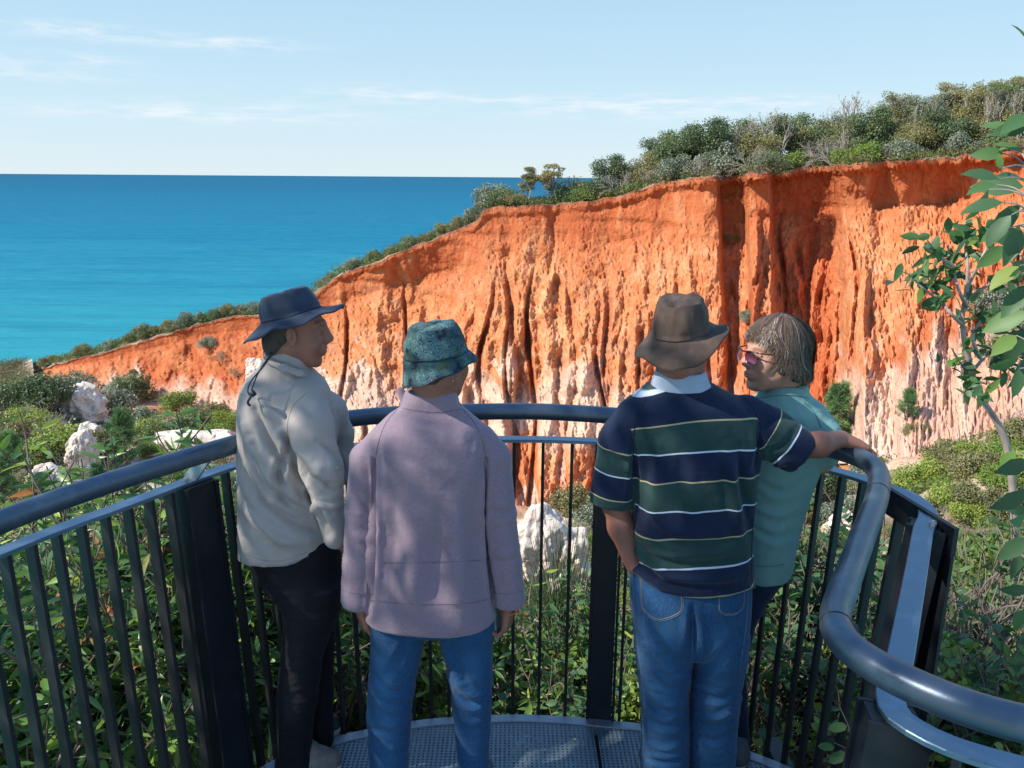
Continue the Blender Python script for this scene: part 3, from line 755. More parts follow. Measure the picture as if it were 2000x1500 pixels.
PLANTS = []
def put(key, loc, scale=1.0, rot=None, cat='shrub', name='shrub', zone='', desc='', group=None, sz=None, lean=(0, 0), rng=random.Random(5)):
    e = empty(name, loc)
    e.scale = (scale, scale, scale * (sz or 1.0))
    e.rotation_euler = (lean[0], lean[1], rng.random() * 6.28 if rot is None else rot)
    for n, me in PROTO[key]: link(n, me, e)
    PLANTS.append((e, desc, zone, cat, group)); return e
ORD = ['first', 'second', 'third', 'fourth', 'fifth', 'sixth', 'seventh', 'eighth', 'ninth', 'tenth', 'eleventh', 'twelfth', 'thirteenth', 'fourteenth', 'fifteenth', 'sixteenth', 'seventeenth', 'eighteenth', 'nineteenth', 'twentieth']
ORD += ['twenty ' + o for o in ORD[:9]] + ['thirtieth'] + ['thirty ' + o for o in ORD[:9]] + ['fortieth'] + ['forty ' + o for o in ORD[:9]]
def label_plants():
    """every plant is told apart by its look, its place and its order from the left among its like"""
    by = {}
    for p in PLANTS: by.setdefault((p[1], p[2]), []).append(p)
    for (desc, zone), L in by.items():
        def sx(p):
            v = np.array(p[0].location) - CAMP; return v @ RIGHT / (v @ FWD)
        L.sort(key=sx)
        for i, p in enumerate(L):
            if len(L) == 1: lab = f'{desc} {zone}'
            elif i == 0: lab = f'leftmost {desc} {zone}'
            elif i == len(L) - 1: lab = f'rightmost {desc} {zone}'
            else: lab = f'{desc} {zone}, {ORD[i]} from left'
            tag(p[0], lab, p[3], p[4])
# ------------------------------------------------------------------ plants on the rim of the cliff
DESC = {'shrub_green': 'dark green leafy shrub', 'shrub_green_b': 'dark green leafy shrub', 'shrub_bright': 'bright green rounded shrub', 'shrub_olive': 'low olive heath shrub',
        'shrub_grey': 'grey green coastal shrub', 'shrub_grey_b': 'grey green coastal shrub', 'bush_dead': 'grey leafless bush', 'bush_dead_b': 'grey leafless bush',
        'tree_olive': 'olive crowned coastal tree', 'tree_green': 'dark green crowned tree', 'tree_tall': 'tall olive tree with bare grey trunks', 'tree_tall_b': 'tall dark tree with bare grey trunks',
        'tree_bare': 'bare grey stemmed tree', 'tree_tuft': 'small tuft topped tree on thin bare stems', 'pine_a': 'feathery young pine', 'pine_b': 'feathery young pine'}
def kindof(key): return ('tree', 'tree') if key.startswith('tree') else ('pine_tree', 'tree') if key.startswith('pine') else ('shrub', 'shrub')
def at_rim(key, px, back, scale, sz=None, zone='on the cliff rim', drop=0.0):
    p = rim(px).copy(); d = p[:2] / np.linalg.norm(p[:2]); p[:2] += d * back
    p[:2] *= 1.0
    rise = np.interp(px, [20, 600, 1100, 1300, 2000, 2400], [0, 0, 0.0, .3, 3.0, 4.0])
    fall = np.interp(px, [20, 600, 950, 1300, 1600, 2400], [.62, .62, .55, .30, .10, .02])
    p[2] += rise * float(sstep(0, 25, np.array(back))) - fall * max(0, back - 3.0 - 8 * (px > 1250)) - .15 - drop
    nm, cat = kindof(key)
    return put(key, p, scale, None, cat, nm, zone, DESC[key], f'{cat}s {zone}', sz)
R_ = random.Random(3)
# heath mounds along the lower left rim, big bush and tufts in the middle, wood on the right
for px, k, s, b in ((30, 'shrub_green', .8, 2), (95, 'shrub_olive', .75, 1.5), (135, 'bush_dead', .5, 1.0), (165, 'shrub_olive', .8, 1.6), (215, 'shrub_grey', .6, 1.6),
                    (255, 'shrub_green_b', .55, 1.4), (290, 'shrub_olive', 1.0, 1.6), (335, 'shrub_olive', .9, 1.4), (370, 'shrub_grey', .85, 1.4), (395, 'shrub_grey_b', .6, 1.1), (425, 'shrub_green', .55, 1.2),
                    (455, 'shrub_olive', .8, 1.6), (490, 'shrub_grey', .75, 1.6), (520, 'shrub_olive', .7, 1.8), (555, 'bush_dead_b', .8, 1.6), (575, 'shrub_grey', .8, 1.6), (600, 'bush_dead', .75, 1.2), (640, 'bush_dead_b', .7, 1.0),
                    (690, 'shrub_grey', .65, 1.2), (730, 'shrub_green_b', .55, 1.2), (765, 'shrub_olive', .5, 1.2), (800, 'shrub_green', .55, 1.2), (835, 'shrub_olive', .6, 1.4), (870, 'shrub_olive', .7, 1.4),
                    (905, 'shrub_olive', .7, 1.0), (930, 'shrub_grey_b', .8, 1.6), (965, 'shrub_grey', 1.1, 2.2), (985, 'shrub_green', .8, 1.2), (1005, 'shrub_olive', .8, 1.0)):
    at_rim(k, px, b, s, zone='on the lower rim above the sea')
for px, k, s, b in ((1027, 'tree_tuft', .95, 1.0), (1073, 'tree_tuft', 1.0, 1.0), (1050, 'shrub_olive', .4, .6)):
    at_rim(k, px, b, s, zone='on the rim against the sea')
for px, k, s, b in ((1115, 'shrub_green', .9, 2.0), (1135, 'shrub_bright', .7, 1.4), (1160, 'shrub_olive', 1.1, 2.2), (1165, 'shrub_green_b', .8, 1.2), (1190, 'bush_dead', .9, 3.0),
                    (1215, 'bush_dead', 1.15, 1.5), (1240, 'shrub_olive', 1.1, 4.0), (1235, 'tree_olive', .72, 3.5), (1260, 'bush_dead_b', 1.2, 1.6), (1275, 'tree_olive', .75, 3.2), (1300, 'bush_dead', 1.1, 2.0),
                    (1318, 'tree_green', .85, 3.4), (1330, 'shrub_grey', 1.0, 1.6), (1345, 'tree_green', .90, 4.2), (1365, 'bush_dead', 1.0, 1.6), (1385, 'tree_green', .95, 4.0), (1400, 'shrub_grey_b', 1.2, 1.5),
                    (1425, 'tree_green', .95, 4.4), (1450, 'shrub_green_b', .95, 2.0), (1465, 'tree_olive', .85, 4.0), (1480, 'bush_dead', 1.2, 2.0), (1500, 'shrub_green', .7, 1.2),
                    (1510, 'bush_dead_b', 1.3, 4.0), (1530, 'tree_green', 1.0, 4.5), (1555, 'shrub_bright', .85, 1.8), (1560, 'tree_green', 1.0, 5.0), (1590, 'tree_olive', 1.0, 4.5), (1600, 'bush_dead', 1.6, 1.8),
                    (1625, 'tree_bare', .85, 5.5), (1635, 'bush_dead', 1.4, 1.4), (1655, 'shrub_bright', .9, 2.6), (1690, 'shrub_bright', .95, 1.8), (1670, 'tree_olive', 1.05, 5), (1700, 'tree_green', 1.0, 4.5),
                    (1725, 'tree_olive', 1.1, 5.5), (1735, 'bush_dead', 1.1, 2.0), (1750, 'tree_tall', .85, 6), (1765, 'shrub_grey', 1.0, 1.8), (1780, 'tree_tall_b', .9, 5.5), (1800, 'tree_olive', 1.0, 3.0), (1812, 'tree_bare', 1.0, 4),
                    (1830, 'tree_tall', 1.0, 6), (1845, 'tree_green', 1.0, 3.0), (1860, 'tree_tall_b', 1.0, 6), (1878, 'shrub_grey_b', 1.1, 1.8), (1895, 'tree_tall', 1.0, 5.5), (1915, 'tree_bare', 1.15, 4), (1935, 'tree_tall', 1.05, 6),
                    (1955, 'tree_tall_b', 1.0, 5), (1975, 'tree_bare', 1.1, 3.5), (1995, 'tree_tall', 1.1, 6), (2030, 'tree_tall_b', 1.1, 5), (1990, 'shrub_olive', 1.0, 1.6), (1940, 'shrub_green_b', 1.0, 2.0)):
    at_rim(k, px, b, s * float(np.interp(px, [1100, 1300, 1500, 1750, 2000], [.92, .98, .92, .74, .56])) * (1 if 'tree' in k else 1.12), zone='on the high cliff rim')
rr_ = random.Random(8)
for i in range(46):
    px = 1200 + i * 18.2 + rr_.uniform(-7, 7)
    at_rim(rr_.choice(['bush_dead', 'shrub_grey', 'shrub_green_b', 'shrub_olive', 'bush_dead_b', 'tree_olive', 'tree_green', 'shrub_grey_b', 'tree_bare']), px, rr_.uniform(2.5, 6.5), rr_.uniform(.75, 1.05) * float(np.interp(px, [1200, 1500, 2000], [.75, .85, .85])), zone='on the high cliff rim')

# ------------------------------------------------------------------ plants down in the ravine
def at_px(key, px, py, scale, zone, sz=None, desc=None, name=None):
    g = ground_at(px, py)
    if g is None: return
    nm, cat = kindof(key)
    scale = scale * 125 * g[1] / 1500 / 2.6          # sizes are given against the distance the plant stands at
    return put(key, g - [0, 0, .1 * scale], scale, None, cat, name or nm, zone, desc or DESC[key], f'{cat}s {zone}', sz)
ZL = 'on the slope left of the white rocks'
# (kind, foot pixel x, y, size)
LEFTSET = [('shrub_green', 40, 800, .8), ('shrub_green_b', 95, 805, .9), ('bush_dead', 60, 860, 1.2), ('shrub_olive', 20, 870, 1.1), ('shrub_olive', 10, 775, .6), ('shrub_grey', 130, 790, .9),
           ('shrub_bright', 60, 850, .9), ('bush_dead_b', 150, 775, 1.0), ('bush_dead', 110, 870, 1.1), ('shrub_grey', 215, 805, .8), ('shrub_green_b', 255, 790, .7), ('bush_dead', 190, 800, .8), ('shrub_olive', 300, 790, .7),
           ('shrub_bright', 120, 900, 1.15), ('shrub_olive', 165, 905, 1.1), ('shrub_bright', 90, 905, .9), ('bush_dead', 150, 940, .8), ('shrub_olive', 60, 915, .9), ('shrub_olive', 200, 890, .8),
           ('pine_a', 250, 930, 1.0), ('pine_b', 225, 900, .7), ('shrub_green', 330, 870, .7), ('shrub_bright', 300, 860, .7), ('shrub_green_b', 375, 860, .7), ('shrub_bright', 350, 800, .6), ('bush_dead', 350, 880, .8), ('shrub_bright', 420, 870, .7), ('shrub_olive', 400, 830, .8),
           ('shrub_bright', 440, 840, .65), ('shrub_grey_b', 270, 845, .7), ('pine_b', 30, 960, 1.1), ('pine_a', 10, 1010, .95), ('pine_b', 80, 1010, .8), ('pine_a', 200, 1000, .75), ('pine_b', 270, 1000, .7), ('pine_b', 320, 960, .6), ('pine_a', -20, 930, 1.0),
           ('shrub_grey', 120, 1000, .5), ('shrub_bright', 300, 890, .5), ('shrub_olive', 455, 900, .7), ('bush_dead', 400, 900, .7), ('shrub_olive', 335, 920, .5), ('shrub_grey', 430, 940, .5), ('shrub_bright', 380, 940, .45), ('pine_b', 360, 1010, .55)]
for k, x, y, s in LEFTSET: at_px(k, x, y, s * .82, 'on the left slope below the lookout')
ZC = 'on the ravine floor beyond the railing'
for k, x, y, s in (('bush_dead_b', 1120, 1060, .8), ('shrub_olive', 1140, 1010, .9), ('shrub_grey', 1180, 1030, .8), ('shrub_bright', 1150, 1080, .6), ('shrub_green_b', 1040, 1185, .45), ('shrub_bright', 1040, 1290, .6), ('shrub_bright', 1080, 1270, .55), ('shrub_bright', 1000, 1280, .6), ('shrub_bright', 1120, 1300, .5),
                    ('shrub_olive', 960, 1120, .5), ('shrub_bright', 940, 1240, .6), ('shrub_grey', 1210, 1120, .6), ('shrub_bright', 1170, 1250, .6), ('bush_dead', 1210, 1060, .8), ('shrub_bright', 860, 1250, .6), ('shrub_grey', 700, 1150, .8), ('shrub_bright', 1230, 1180, .5)):
    at_px(k, x, y, s, 'on the ravine floor seen through the railing')
for k, x, y, s in (('pine_a', 1625, 905, 1.15), ('pine_b', 1600, 880, .8), ('shrub_grey', 1560, 930, .8), ('shrub_green_b', 1590, 980, .9), ('shrub_olive', 1640, 960, .7), ('shrub_grey', 1650, 1020, .8),
                   ('shrub_olive', 1740, 980, .9), ('shrub_bright', 1790, 960, .9), ('shrub_bright', 1830, 940, .8), ('shrub_olive', 1860, 910, .9), ('shrub_olive', 1900, 930, .9), ('shrub_bright', 1900, 900, .6),
                   ('shrub_olive', 1790, 1010, .8), ('shrub_bright', 1850, 990, .8), ('shrub_olive', 1910, 990, .9), ('shrub_bright', 1890, 1020, .7), ('shrub_bright', 1950, 960, .8), ('shrub_olive', 1960, 880, .8), ('shrub_bright', 1960, 900, .7),
                   ('bush_dead', 1830, 1030, .8), ('bush_dead', 1930, 1080, .8), ('shrub_bright', 1800, 1060, .5), ('shrub_olive', 1990, 1000, .9), ('shrub_olive', 1750, 1050, .5), ('bush_dead_b', 1960, 1130, .7), ('shrub_grey', 1880, 1100, .6), ('shrub_bright', 1700, 1040, .5),
                   ('shrub_olive', 1830, 1110, .45), ('shrub_bright', 1990, 930, .8), ('shrub_olive', 2010, 870, .9), ('bush_dead', 1980, 850, .9), ('shrub_green', 1620, 1080, .6), ('shrub_olive', 1560, 1010, .6)):
    at_px(k, x, y, s * .85, 'on the right slope below the lookout')
# shrubs rooted in the cliff itself
def on_face(key, u, t, s, zone, out=0.5):
    p = face(u, t).copy(); d = p[:2] / np.linalg.norm(p[:2]); p[:2] -= d * out
    nm, cat = kindof(key)
    put(key, p - [0, 0, .3], s, None, cat, nm, zone, DESC[key], f'{cat}s {zone}')
for k, u, t, s in (('shrub_olive', 1428, .80, .38), ('shrub_grey', 1462, .55, .45), ('pine_b', 1775, .24, .62), ('shrub_olive', 1795, .20, .4), ('bush_dead_b', 430, .60, .75), ('shrub_grey', 405, .75, .6), ('bush_dead_b', 455, .45, .7), ('bush_dead', 160, .4, .5), ('shrub_grey', 1955, .45, 1.0),
                   ('bush_dead', 1935, .35, .9), ('shrub_grey', 1990, .42, .9), ('shrub_olive', 1975, .30, .9), ('shrub_green', 235, .3, .55), ('shrub_grey', 1705, .10, .6), ('shrub_olive', 1200, .06, .8), ('shrub_olive', 260, .55, .35), ('shrub_grey', 1700, .04, .5)):
    on_face(k, u, t, s, 'rooted in the cliff face')

# ------------------------------------------------------------------ white rocks
M_WHITE = None
def white_rock_mat():
    m, nt, out = new_mat('white_sandstone'); t = NT(nt); co = t.coord('Object')
    n = t.noise(co, 1.2, 6, .65); n2 = t.noise(co, 7, 6, .7)
    c = t.ramp(n, [(.3, (.66, .47, .37)), (.5, (.76, .64, .54)), (.72, (.80, .75, .68))])
    c = t.mix(t.rng(t.noise(co, 1.6, 6, .75), .50, .64, 0, .8), c, (.27, .25, .25))
    t.L.new(t.bsdf(c, .95, 0, .1, t.bump(n2, .8, .08)), out.inputs[0]); return m
M_WHITE = white_rock_mat()
def rock(px, py, w, h, dep, seed, label, F=None):
    g = ground_at(px, py) if F is None else W(px, py, F)
    if g is None: g = W(px, py, 48)
    k = g[1] / 1500 * 30; w, h, dep = w * k, h * k, dep * k
    nu, nv = 120, 80
    th, ph = np.meshgrid(np.linspace(0, 2 * math.pi, nu, endpoint=False), np.linspace(-.25, 1, nv), indexing='ij')
    zz = ph; rr = np.clip(1 - np.clip(ph, 0, 1) ** 3.0, 0, 1) ** .5
    x = np.cos(th) * rr * w / 2; y = np.sin(th) * rr * dep / 2; z = zz * h
    K = 3.0 / w
    n = ridged(x * K * .8 + seed, y * K * .8, z * K * .22, 3, seed) * .36 - ridged(x * K * 2.1 + seed, y * K * 2.1, z * K * .4, 3, seed + 3, .5) * .40 + fbm(x * K * 1.5, y * K * 1.5, z * K * 1.4 + seed, 5, seed + 7, .52) * .70
    k = 1 + n * .7
    V = np.stack([x * k, y * k, z + .25 * h * fbm(x * K, y * K, seed, 3, seed + 9)], -1)
    i, j = np.meshgrid(np.arange(nu), np.arange(nv - 1), indexing='ij'); i2 = (i + 1) % nu
    Q = np.stack([i * nv + j, i2 * nv + j, i2 * nv + j + 1, i * nv + j + 1], -1).reshape(-1, 4)
    o = link('rock_outcrop', mesh_np('rock_outcrop', V.reshape(-1, 3), [Q], mats=[M_WHITE]))
    o.location = g
    tag(o, label, 'rock', 'white rock outcrops in the ravine')
for a in ((168, 812, 2.4, 2.1, 2.0, 1, 'pinkish white rock outcrop at the foot of the low orange cliff'),
          (165, 925, 1.9, 3.0, 1.6, 2, 'white cream rock spur beside the bright green heath mound'),
          (185, 870, 1.6, 1.6, 1.6, 3, 'small pale rock head behind the young pine'),
          (95, 950, 2.4, 1.5, 1.8, 4, 'broad rounded pinkish rock below the green heath mound'),
          (395, 885, 6.0, 1.6, 2.2, 5, 'long low cream rock shelf left of the woman in the beige shirt'),
          (1045, 1150, 4.2, 5.6, 3.0, 6, 'tall white fluted rock pillar seen through the railing'),
          (1110, 1155, 3.0, 4.6, 2.2, 7, 'grey white rock pillar right of the tallest pillar'),
          (985, 1130, 2.4, 3.6, 2.0, 10, 'cream rock flank left of the tallest pillar, behind the mauve sleeve'),
          (1075, 1075, 2.6, 2.6, 2.0, 11, 'pale rock rising behind the tall pillars at the cliff foot'),
          (1150, 1190, 2.0, 2.0, 1.5, 8, 'low white rock behind the centre post'),
          (1640, 1060, 2.0, 2.2, 1.5, 9, 'white rock between the balusters right of the teal shirt'),
          (503, 742, 1.4, 1.3, 1.2, 12, 'pale rounded rock peeking out behind the navy hat brim')):
    rock(*a, F=60 if a[0] == 505 else None)

# ------------------------------------------------------------------ low ground cover nobody could count
def ground_cover():
    rng = np.random.default_rng(77)
    P = []
    for _ in range(9000):
        i = rng.integers(20, GV.shape[0] - 20); j = int(rng.uniform(.12, .97) ** 0.8 * (GV.shape[1] - 1))
        p = GV[i, j]
        if p[1] < 4: continue
        if fbm(p[0] * .2, p[1] * .2, 3, 3, 301) < -.18: continue
        P.append(p)
    P = np.array(P); parts = []
    n = 46
    for mat_i in (0,):
        C = np.repeat(P, n, 0) + rng.normal(size=(len(P) * n, 3)) * [.22, .22, .08] + [0, 0, .10]
        d = rand_dirs(rng, len(C), 1.0)
        hue = np.repeat(np.clip(.5 + .6 * fbm(P[:, 0] * .35, P[:, 1] * .35, 0, 3, 303), 0, 1), n)
        parts.append(leaf_cards(C, d, rand_dirs(rng, len(C), .6), .16 * rng.uniform(.5, 1.2, len(C)), .03, 'quad', np.clip(hue + rng.normal(size=len(C)) * .15, 0, 1)))
    m = leaf_mat('ground_cover_leaf', [(0, (.20, .16, .10)), (.25, (.13, .13, .045)), (.5, (.08, .13, .03)), (.8, (.13, .20, .035)), (1, (.22, .26, .07))], .6, .2)
    tag(link('ground_cover', leaf_mesh('ground_cover', parts, m)), 'low heath and grass covering the ravine floor', kind='stuff')
    # scrub along the crest behind the rim
    P = []
    for u in np.linspace(25, 2350, 2400):
        p = rim(u).copy(); d = p[:2] / np.linalg.norm(p[:2]); b = rng.uniform(.3, 6); p[:2] += d * b
        fall = np.interp(u, [20, 600, 950, 1300, 1600, 2400], [.62, .62, .55, .30, .10, .02])
        p[2] -= fall * max(0, b - 3 - 8 * (u > 1250)); P.append(p)
    for _ in range(1800):
        x = rng.uniform(-1200, 60); F = rng.uniform(80, 92); az = (x - 1000) / 1540
        k = np.interp(x, [-1200, 20, 75], [.20, .243, .234]); P.append((az * F, F, H - k * 84 - max(0, F - 88) * .75))
    P = np.array(P); n = 40
    C = np.repeat(P, n, 0) + rng.normal(size=(len(P) * n, 3)) * [.35, .35, .16] + [0, 0, .2]
    hue = np.repeat(np.clip(.42 + .6 * fbm(P[:, 0] * .3, P[:, 1] * .3, 0, 3, 305), 0, 1), n)
    pr = leaf_cards(C, rand_dirs(rng, len(C), .7), rand_dirs(rng, len(C), .6), .24 * rng.uniform(.5, 1.2, len(C)), .035, 'quad', np.clip(hue + rng.normal(size=len(C)) * .15, 0, 1))
    tag(link('heath_scrub', leaf_mesh('heath_scrub', [pr], m)), 'low heath scrub fringing the crest of the cliff', kind='stuff')
ground_cover()
# ------------------------------------------------------------------ lookout: deck, railing
M_METAL = None
def metal_mat(name, col, rough, metal=0.0, dust=.25, spec=.4):
    m, nt, out = new_mat(name); t = NT(nt); co = t.coord('Object')
    n = t.noise(co, 9, 6, .65); n2 = t.noise(co, 160, 3, .6); n3 = t.noise(co, 2.5, 4, .6)
    c = t.mix(t.math('MULTIPLY', t.rng(n, .52, .72), dust), col, tuple(.03 + 1.6 * x for x in col))
    r = t.math('ADD', rough, t.math('MULTIPLY', t.math('SUBTRACT', n, .5), .35))
    t.L.new(t.bsdf(c, r, metal, spec, t.bump(n2, .25, .0006)), out.inputs[0]); return m
M_METAL = metal_mat('dark_powder_coat', (.012, .014, .019), .45, 0, .3, .3)
M_RAIL = metal_mat('handrail_coat', (.085, .115, .150), .34, .6, .6, .6)
M_FLAT = metal_mat('top_rail_coat', (.16, .235, .31), .38, .8, .5, .6)
M_BARS = metal_mat('baluster_coat', (.020, .019, .021), .5, 0, .4, .3)
M_STEEL = metal_mat('galvanised_steel', (.30, .33, .36), .5, .55, .4)
M_BOLT = metal_mat('bolt_zinc', (.45, .46, .47), .35, .8, .1)

def arc_resample(P, step):
    P = np.asarray(P, float); d = np.concatenate([[0], np.cumsum(np.linalg.norm(np.diff(P, axis=0), axis=1))])
    n = int(d[-1] / step) + 1; s = np.linspace(0, d[-1], n)
    return np.stack([np.interp(s, d, P[:, k]) for k in range(P.shape[1])], 1), s
RAILZ = 1.10; HANDZ = 1.225
railing = empty('railing', (0.1, 2.9, 0))
tag(railing, 'dark metal curved safety railing with round handrail and flat balusters round the lookout', 'railing')
RO = np.array((0.1, 2.9, 0))
def at_railing(o): o.location = -RO + np.array(o.location); return o
# flat top rail, traced at its own height
top_px = [(-420, 1250), (-200, 1163), (0, 1080), (120, 1032), (250, 985), (375, 938), (465, 908), (570, 887), (680, 873), (820, 862), (980, 858), (1080, 859), (1180, 863), (1330, 872), (1470, 890), (1590, 911), (1660, 928), (1720, 948), (1775, 968), (1812, 1000), (1803, 1036)]
top_px2 = [(1803, 1036), (1783, 1150), (1755, 1300), (1738, 1350), (1750, 1395), (1800, 1430), (1870, 1462), (2000, 1500), (2200, 1545)]
topA = catmull([WZ(x, y, RAILZ) for x, y in top_px], 10)
topB = catmull([WZ(x, y, RAILZ) for x, y in top_px2] + [np.array((1.5, .86, RAILZ)), np.array((2.15, .55, RAILZ))], 10)
def sides(P):
    T = np.gradient(P, axis=0); T[:, 2] = 0; T /= np.linalg.norm(T, axis=1)[:, None] + 1e-9
    return np.stack([T[:, 1], -T[:, 0], np.zeros(len(P))], 1), T          # to the right of travel = inward
DC = np.array((0.15, 1.9, 0))
flat = [(-.026, -.005), (.026, -.005), (.026, .004), (.024, .006), (-.024, .006), (-.026, .004)]
for P in (topA, topB):
    P2, _ = arc_resample(P, .03); S, T = sides(P2); mb = MB(); mb.sweep(P2, S, flat)
    mb.build('top_rail', M_FLAT, railing, False, origin=RO)
# round handrail
hand_px = [(-420, 1215), (-200, 1110), (0, 1020), (150, 964), (300, 915), (465, 866), (570, 838), (680, 818), (800, 808), (950, 804), (1060, 804), (1200, 812), (1330, 823), (1480, 845), (1590, 868), (1655, 885), (1695, 902), (1716, 925), (1712, 975), (1685, 1047), (1650, 1145), (1631, 1200), (1637, 1240), (1670, 1275), (1725, 1310), (1783, 1339), (1883, 1381), (2000, 1414), (2200, 1460)]
HP = catmull([WZ(x, y, HANDZ) for x, y in hand_px] + [np.array((1.45, .78, HANDZ)), np.array((2.1, .45, HANDZ))], 10)
HP, HS = arc_resample(HP, .025)
for _ in range(2): HP[1:-1] = HP[1:-1] * .5 + (HP[:-2] + HP[2:]) * .25
mb = MB(); mb.tube(HP, .030, 20); hr = mb.build('handrail', M_RAIL, railing, True, origin=RO)
def near_idx(P, q): return int(np.argmin(np.linalg.norm(P[:, :2] - np.asarray(q)[:2], axis=1)))
for q in ((1629, 1222), (1709, 960)):             # welded joints
    i = near_idx(HP, WZ(*q, HANDZ)); T = HP[i + 1] - HP[i - 1]; T /= np.linalg.norm(T)
    mb = MB(); mb.tube([HP[i] - T * .0015, HP[i] + T * .0015], .0308, 20); mb.build('joint_ring', M_METAL, hr, True, origin=RO)
# flat bar under the handrail at the bend
i0 = near_idx(HP, WZ(1629, 1215, HANDZ)); i1 = min(len(HP) - 2, i0 + 22)
seg = HP[i0:i1] - [0, 0, .022]; S, T = sides(seg); mb = MB()
mb.sweep(seg - S * .036, S, [(-.005, -.02), (.005, -.02), (.005, .02), (-.005, .02)]); mb.build('support_bar', M_METAL, railing, False, origin=RO)

# lean outward: the balusters flare towards the top round the curved part
def bottom_of(p, side, lean): return np.array((p[0], p[1], 0)) + side * lean
def lean_at(p): return float(np.interp(p[0], [-1.6, -1.15, -.9, 2], [.015, .05, .09, .09]))
def bars_along(P, s0, s1, step, skip=()):
    F_, sf = arc_resample(P, .002); wgt = np.array([1 / (.1085 if -.12 < q[0] < .50 else step) for q in F_])
    cum = np.concatenate([[0], np.cumsum(wgt[:-1] * np.diff(sf))]); k = np.arange(0.5, cum[-1])
    s = np.interp(k, cum, sf); L = np.stack([np.interp(s, sf, F_[:, a]) for a in range(3)], 1); S, T = sides(L)
    for i in range(len(L)):
        if s[i] < s0 or s[i] > s1: continue
        p = L[i]
        if any(np.linalg.norm(p[:2] - q[:2]) < .066 for q in skip): continue
        le = lean_at(p); b = bottom_of(p, S[i], le) - [0, 0, .10]; t = p - [0, 0, .005]
        ax = t - b; h = np.linalg.norm(ax) / 2; ax /= np.linalg.norm(ax)
        tx = T[i]; sx = np.cross(ax, tx)
        mb = MB(); mb.box((t + b) / 2, .006, .020, h, (tx, sx, ax)); o = mb.build('baluster', M_BARS, railing, False, origin=RO)
posts = [WZ(378, 938, RAILZ), WZ(1197, 864, RAILZ), WZ(1806, 1022, RAILZ), WZ(1742, 1385, RAILZ)]
bars_along(topA, 0, 99, .072, posts)
bars_along(topB, .1, 99, .072, posts)
def post(q, P, wt=.100, wr=.085, fix=True):
    i = near_idx(P, q); S, T = sides(P); p = P[i]; s = S[i]; tt = T[i]
    le = lean_at(p); b = bottom_of(p, s, le) - [0, 0, .16]; t = p - [0, 0, .008]
    ax = t - b; h = np.linalg.norm(ax) / 2; ax /= np.linalg.norm(ax); sx = np.cross(ax, tt); c = (t + b) / 2
    mb = MB()
    # two flanges and a closed core: a fabricated plate post
    mb.box(c - sx * 0, wt / 2 - .012, wr / 2, h, (tt, sx, ax))
    for k in (-1, 1): mb.box(c + tt * k * (wt / 2 - .005) + sx * .004, .005, wr / 2 + .012, h + .0005, (tt, sx, ax))
    po = mb.build('post', M_METAL, railing, False, origin=RO)
    if not fix: return p, s, tt
    # gusset up to the handrail
    j = near_idx(HP, p); hp = HP[j]; v = hp - t; v2 = np.array((v[0], v[1], 0)); L = np.linalg.norm(v2); v2 /= max(L, 1e-6)
    g = MB(); perp = np.array((-v2[1], v2[0], 0))
    poly = [t + [0, 0, .014] - v2 * .05, t + [0, 0, .014] + v2 * .03, hp - [0, 0, .022] + v2 * .012, hp - [0, 0, .022] - v2 * .035]
    V = [a + perp * k * .004 for k in (-1, 1) for a in poly]
    g.add(V, [(0, 1, 2, 3), (7, 6, 5, 4), (0, 4, 5, 1), (1, 5, 6, 2), (2, 6, 7, 3), (3, 7, 4, 0)])
    g.build('bracket', M_STEEL, railing, False, origin=RO)
    for k in (-.022, .022):
        mb = MB(); c = p + tt * k + [0, 0, .006]; mb.tube([c, c + [0, 0, .008]], .0085, 6); mb.tube([c + [0, 0, .008], c + [0, 0, .012]], .005, 6)
        mb.build('bolt', M_BOLT, railing, False, origin=RO)
    return p, s, tt
post(posts[0], topA, .12, .09)
post(posts[1], topA, .11, .07)
p3, s3, t3 = post(posts[2], topA, .06, .08, False)
post(posts[3], topB, .08, .09, False)
# outer corner plate of the right-hand post
mb = MB(); pl = [WZ(1735, 958, RAILZ), WZ(1868, 1040, RAILZ)]
a, b = pl[0], pl[1]; tx = (b - a); L = np.linalg.norm(tx); tx /= L; nx = np.array((-tx[1], tx[0], 0))
e = b - tx * .085
mb.box(e + [0, 0, -.62], .085, .005, .62, (tx, nx, np.array((0, 0, 1.0))))
mb.box((a + b) / 2 + [0, 0, -.030] - nx * .002, L / 2 + .002, .0075, .042, (tx, nx, np.array((0, 0, 1.0))))
mb.build('corner_plate', M_METAL, railing, False, origin=RO)
c = WZ(1821, 1030, RAILZ) + [0, 0, .006]; mb = MB(); mb.tube([c, c + [0, 0, .009]], .010, 6); mb.tube([c + [0, 0, .009], c + [0, 0, .014]], .006, 6); mb.build('bolt', M_BOLT, railing, False, origin=RO)
# bottom rail tying the balusters just below the deck edge
for P in (topA, topB):
    L, _ = arc_resample(P, .05); S, T = sides(L)
    B = np.array([bottom_of(L[i], S[i], lean_at(L[i])) - [0, 0, .085] for i in range(len(L))])
    mb = MB(); mb.sweep(B, S, [(-.022, -.006), (.022, -.006), (.022, .006), (-.022, .006)]); mb.build('bottom_rail', M_METAL, railing, False, origin=RO)

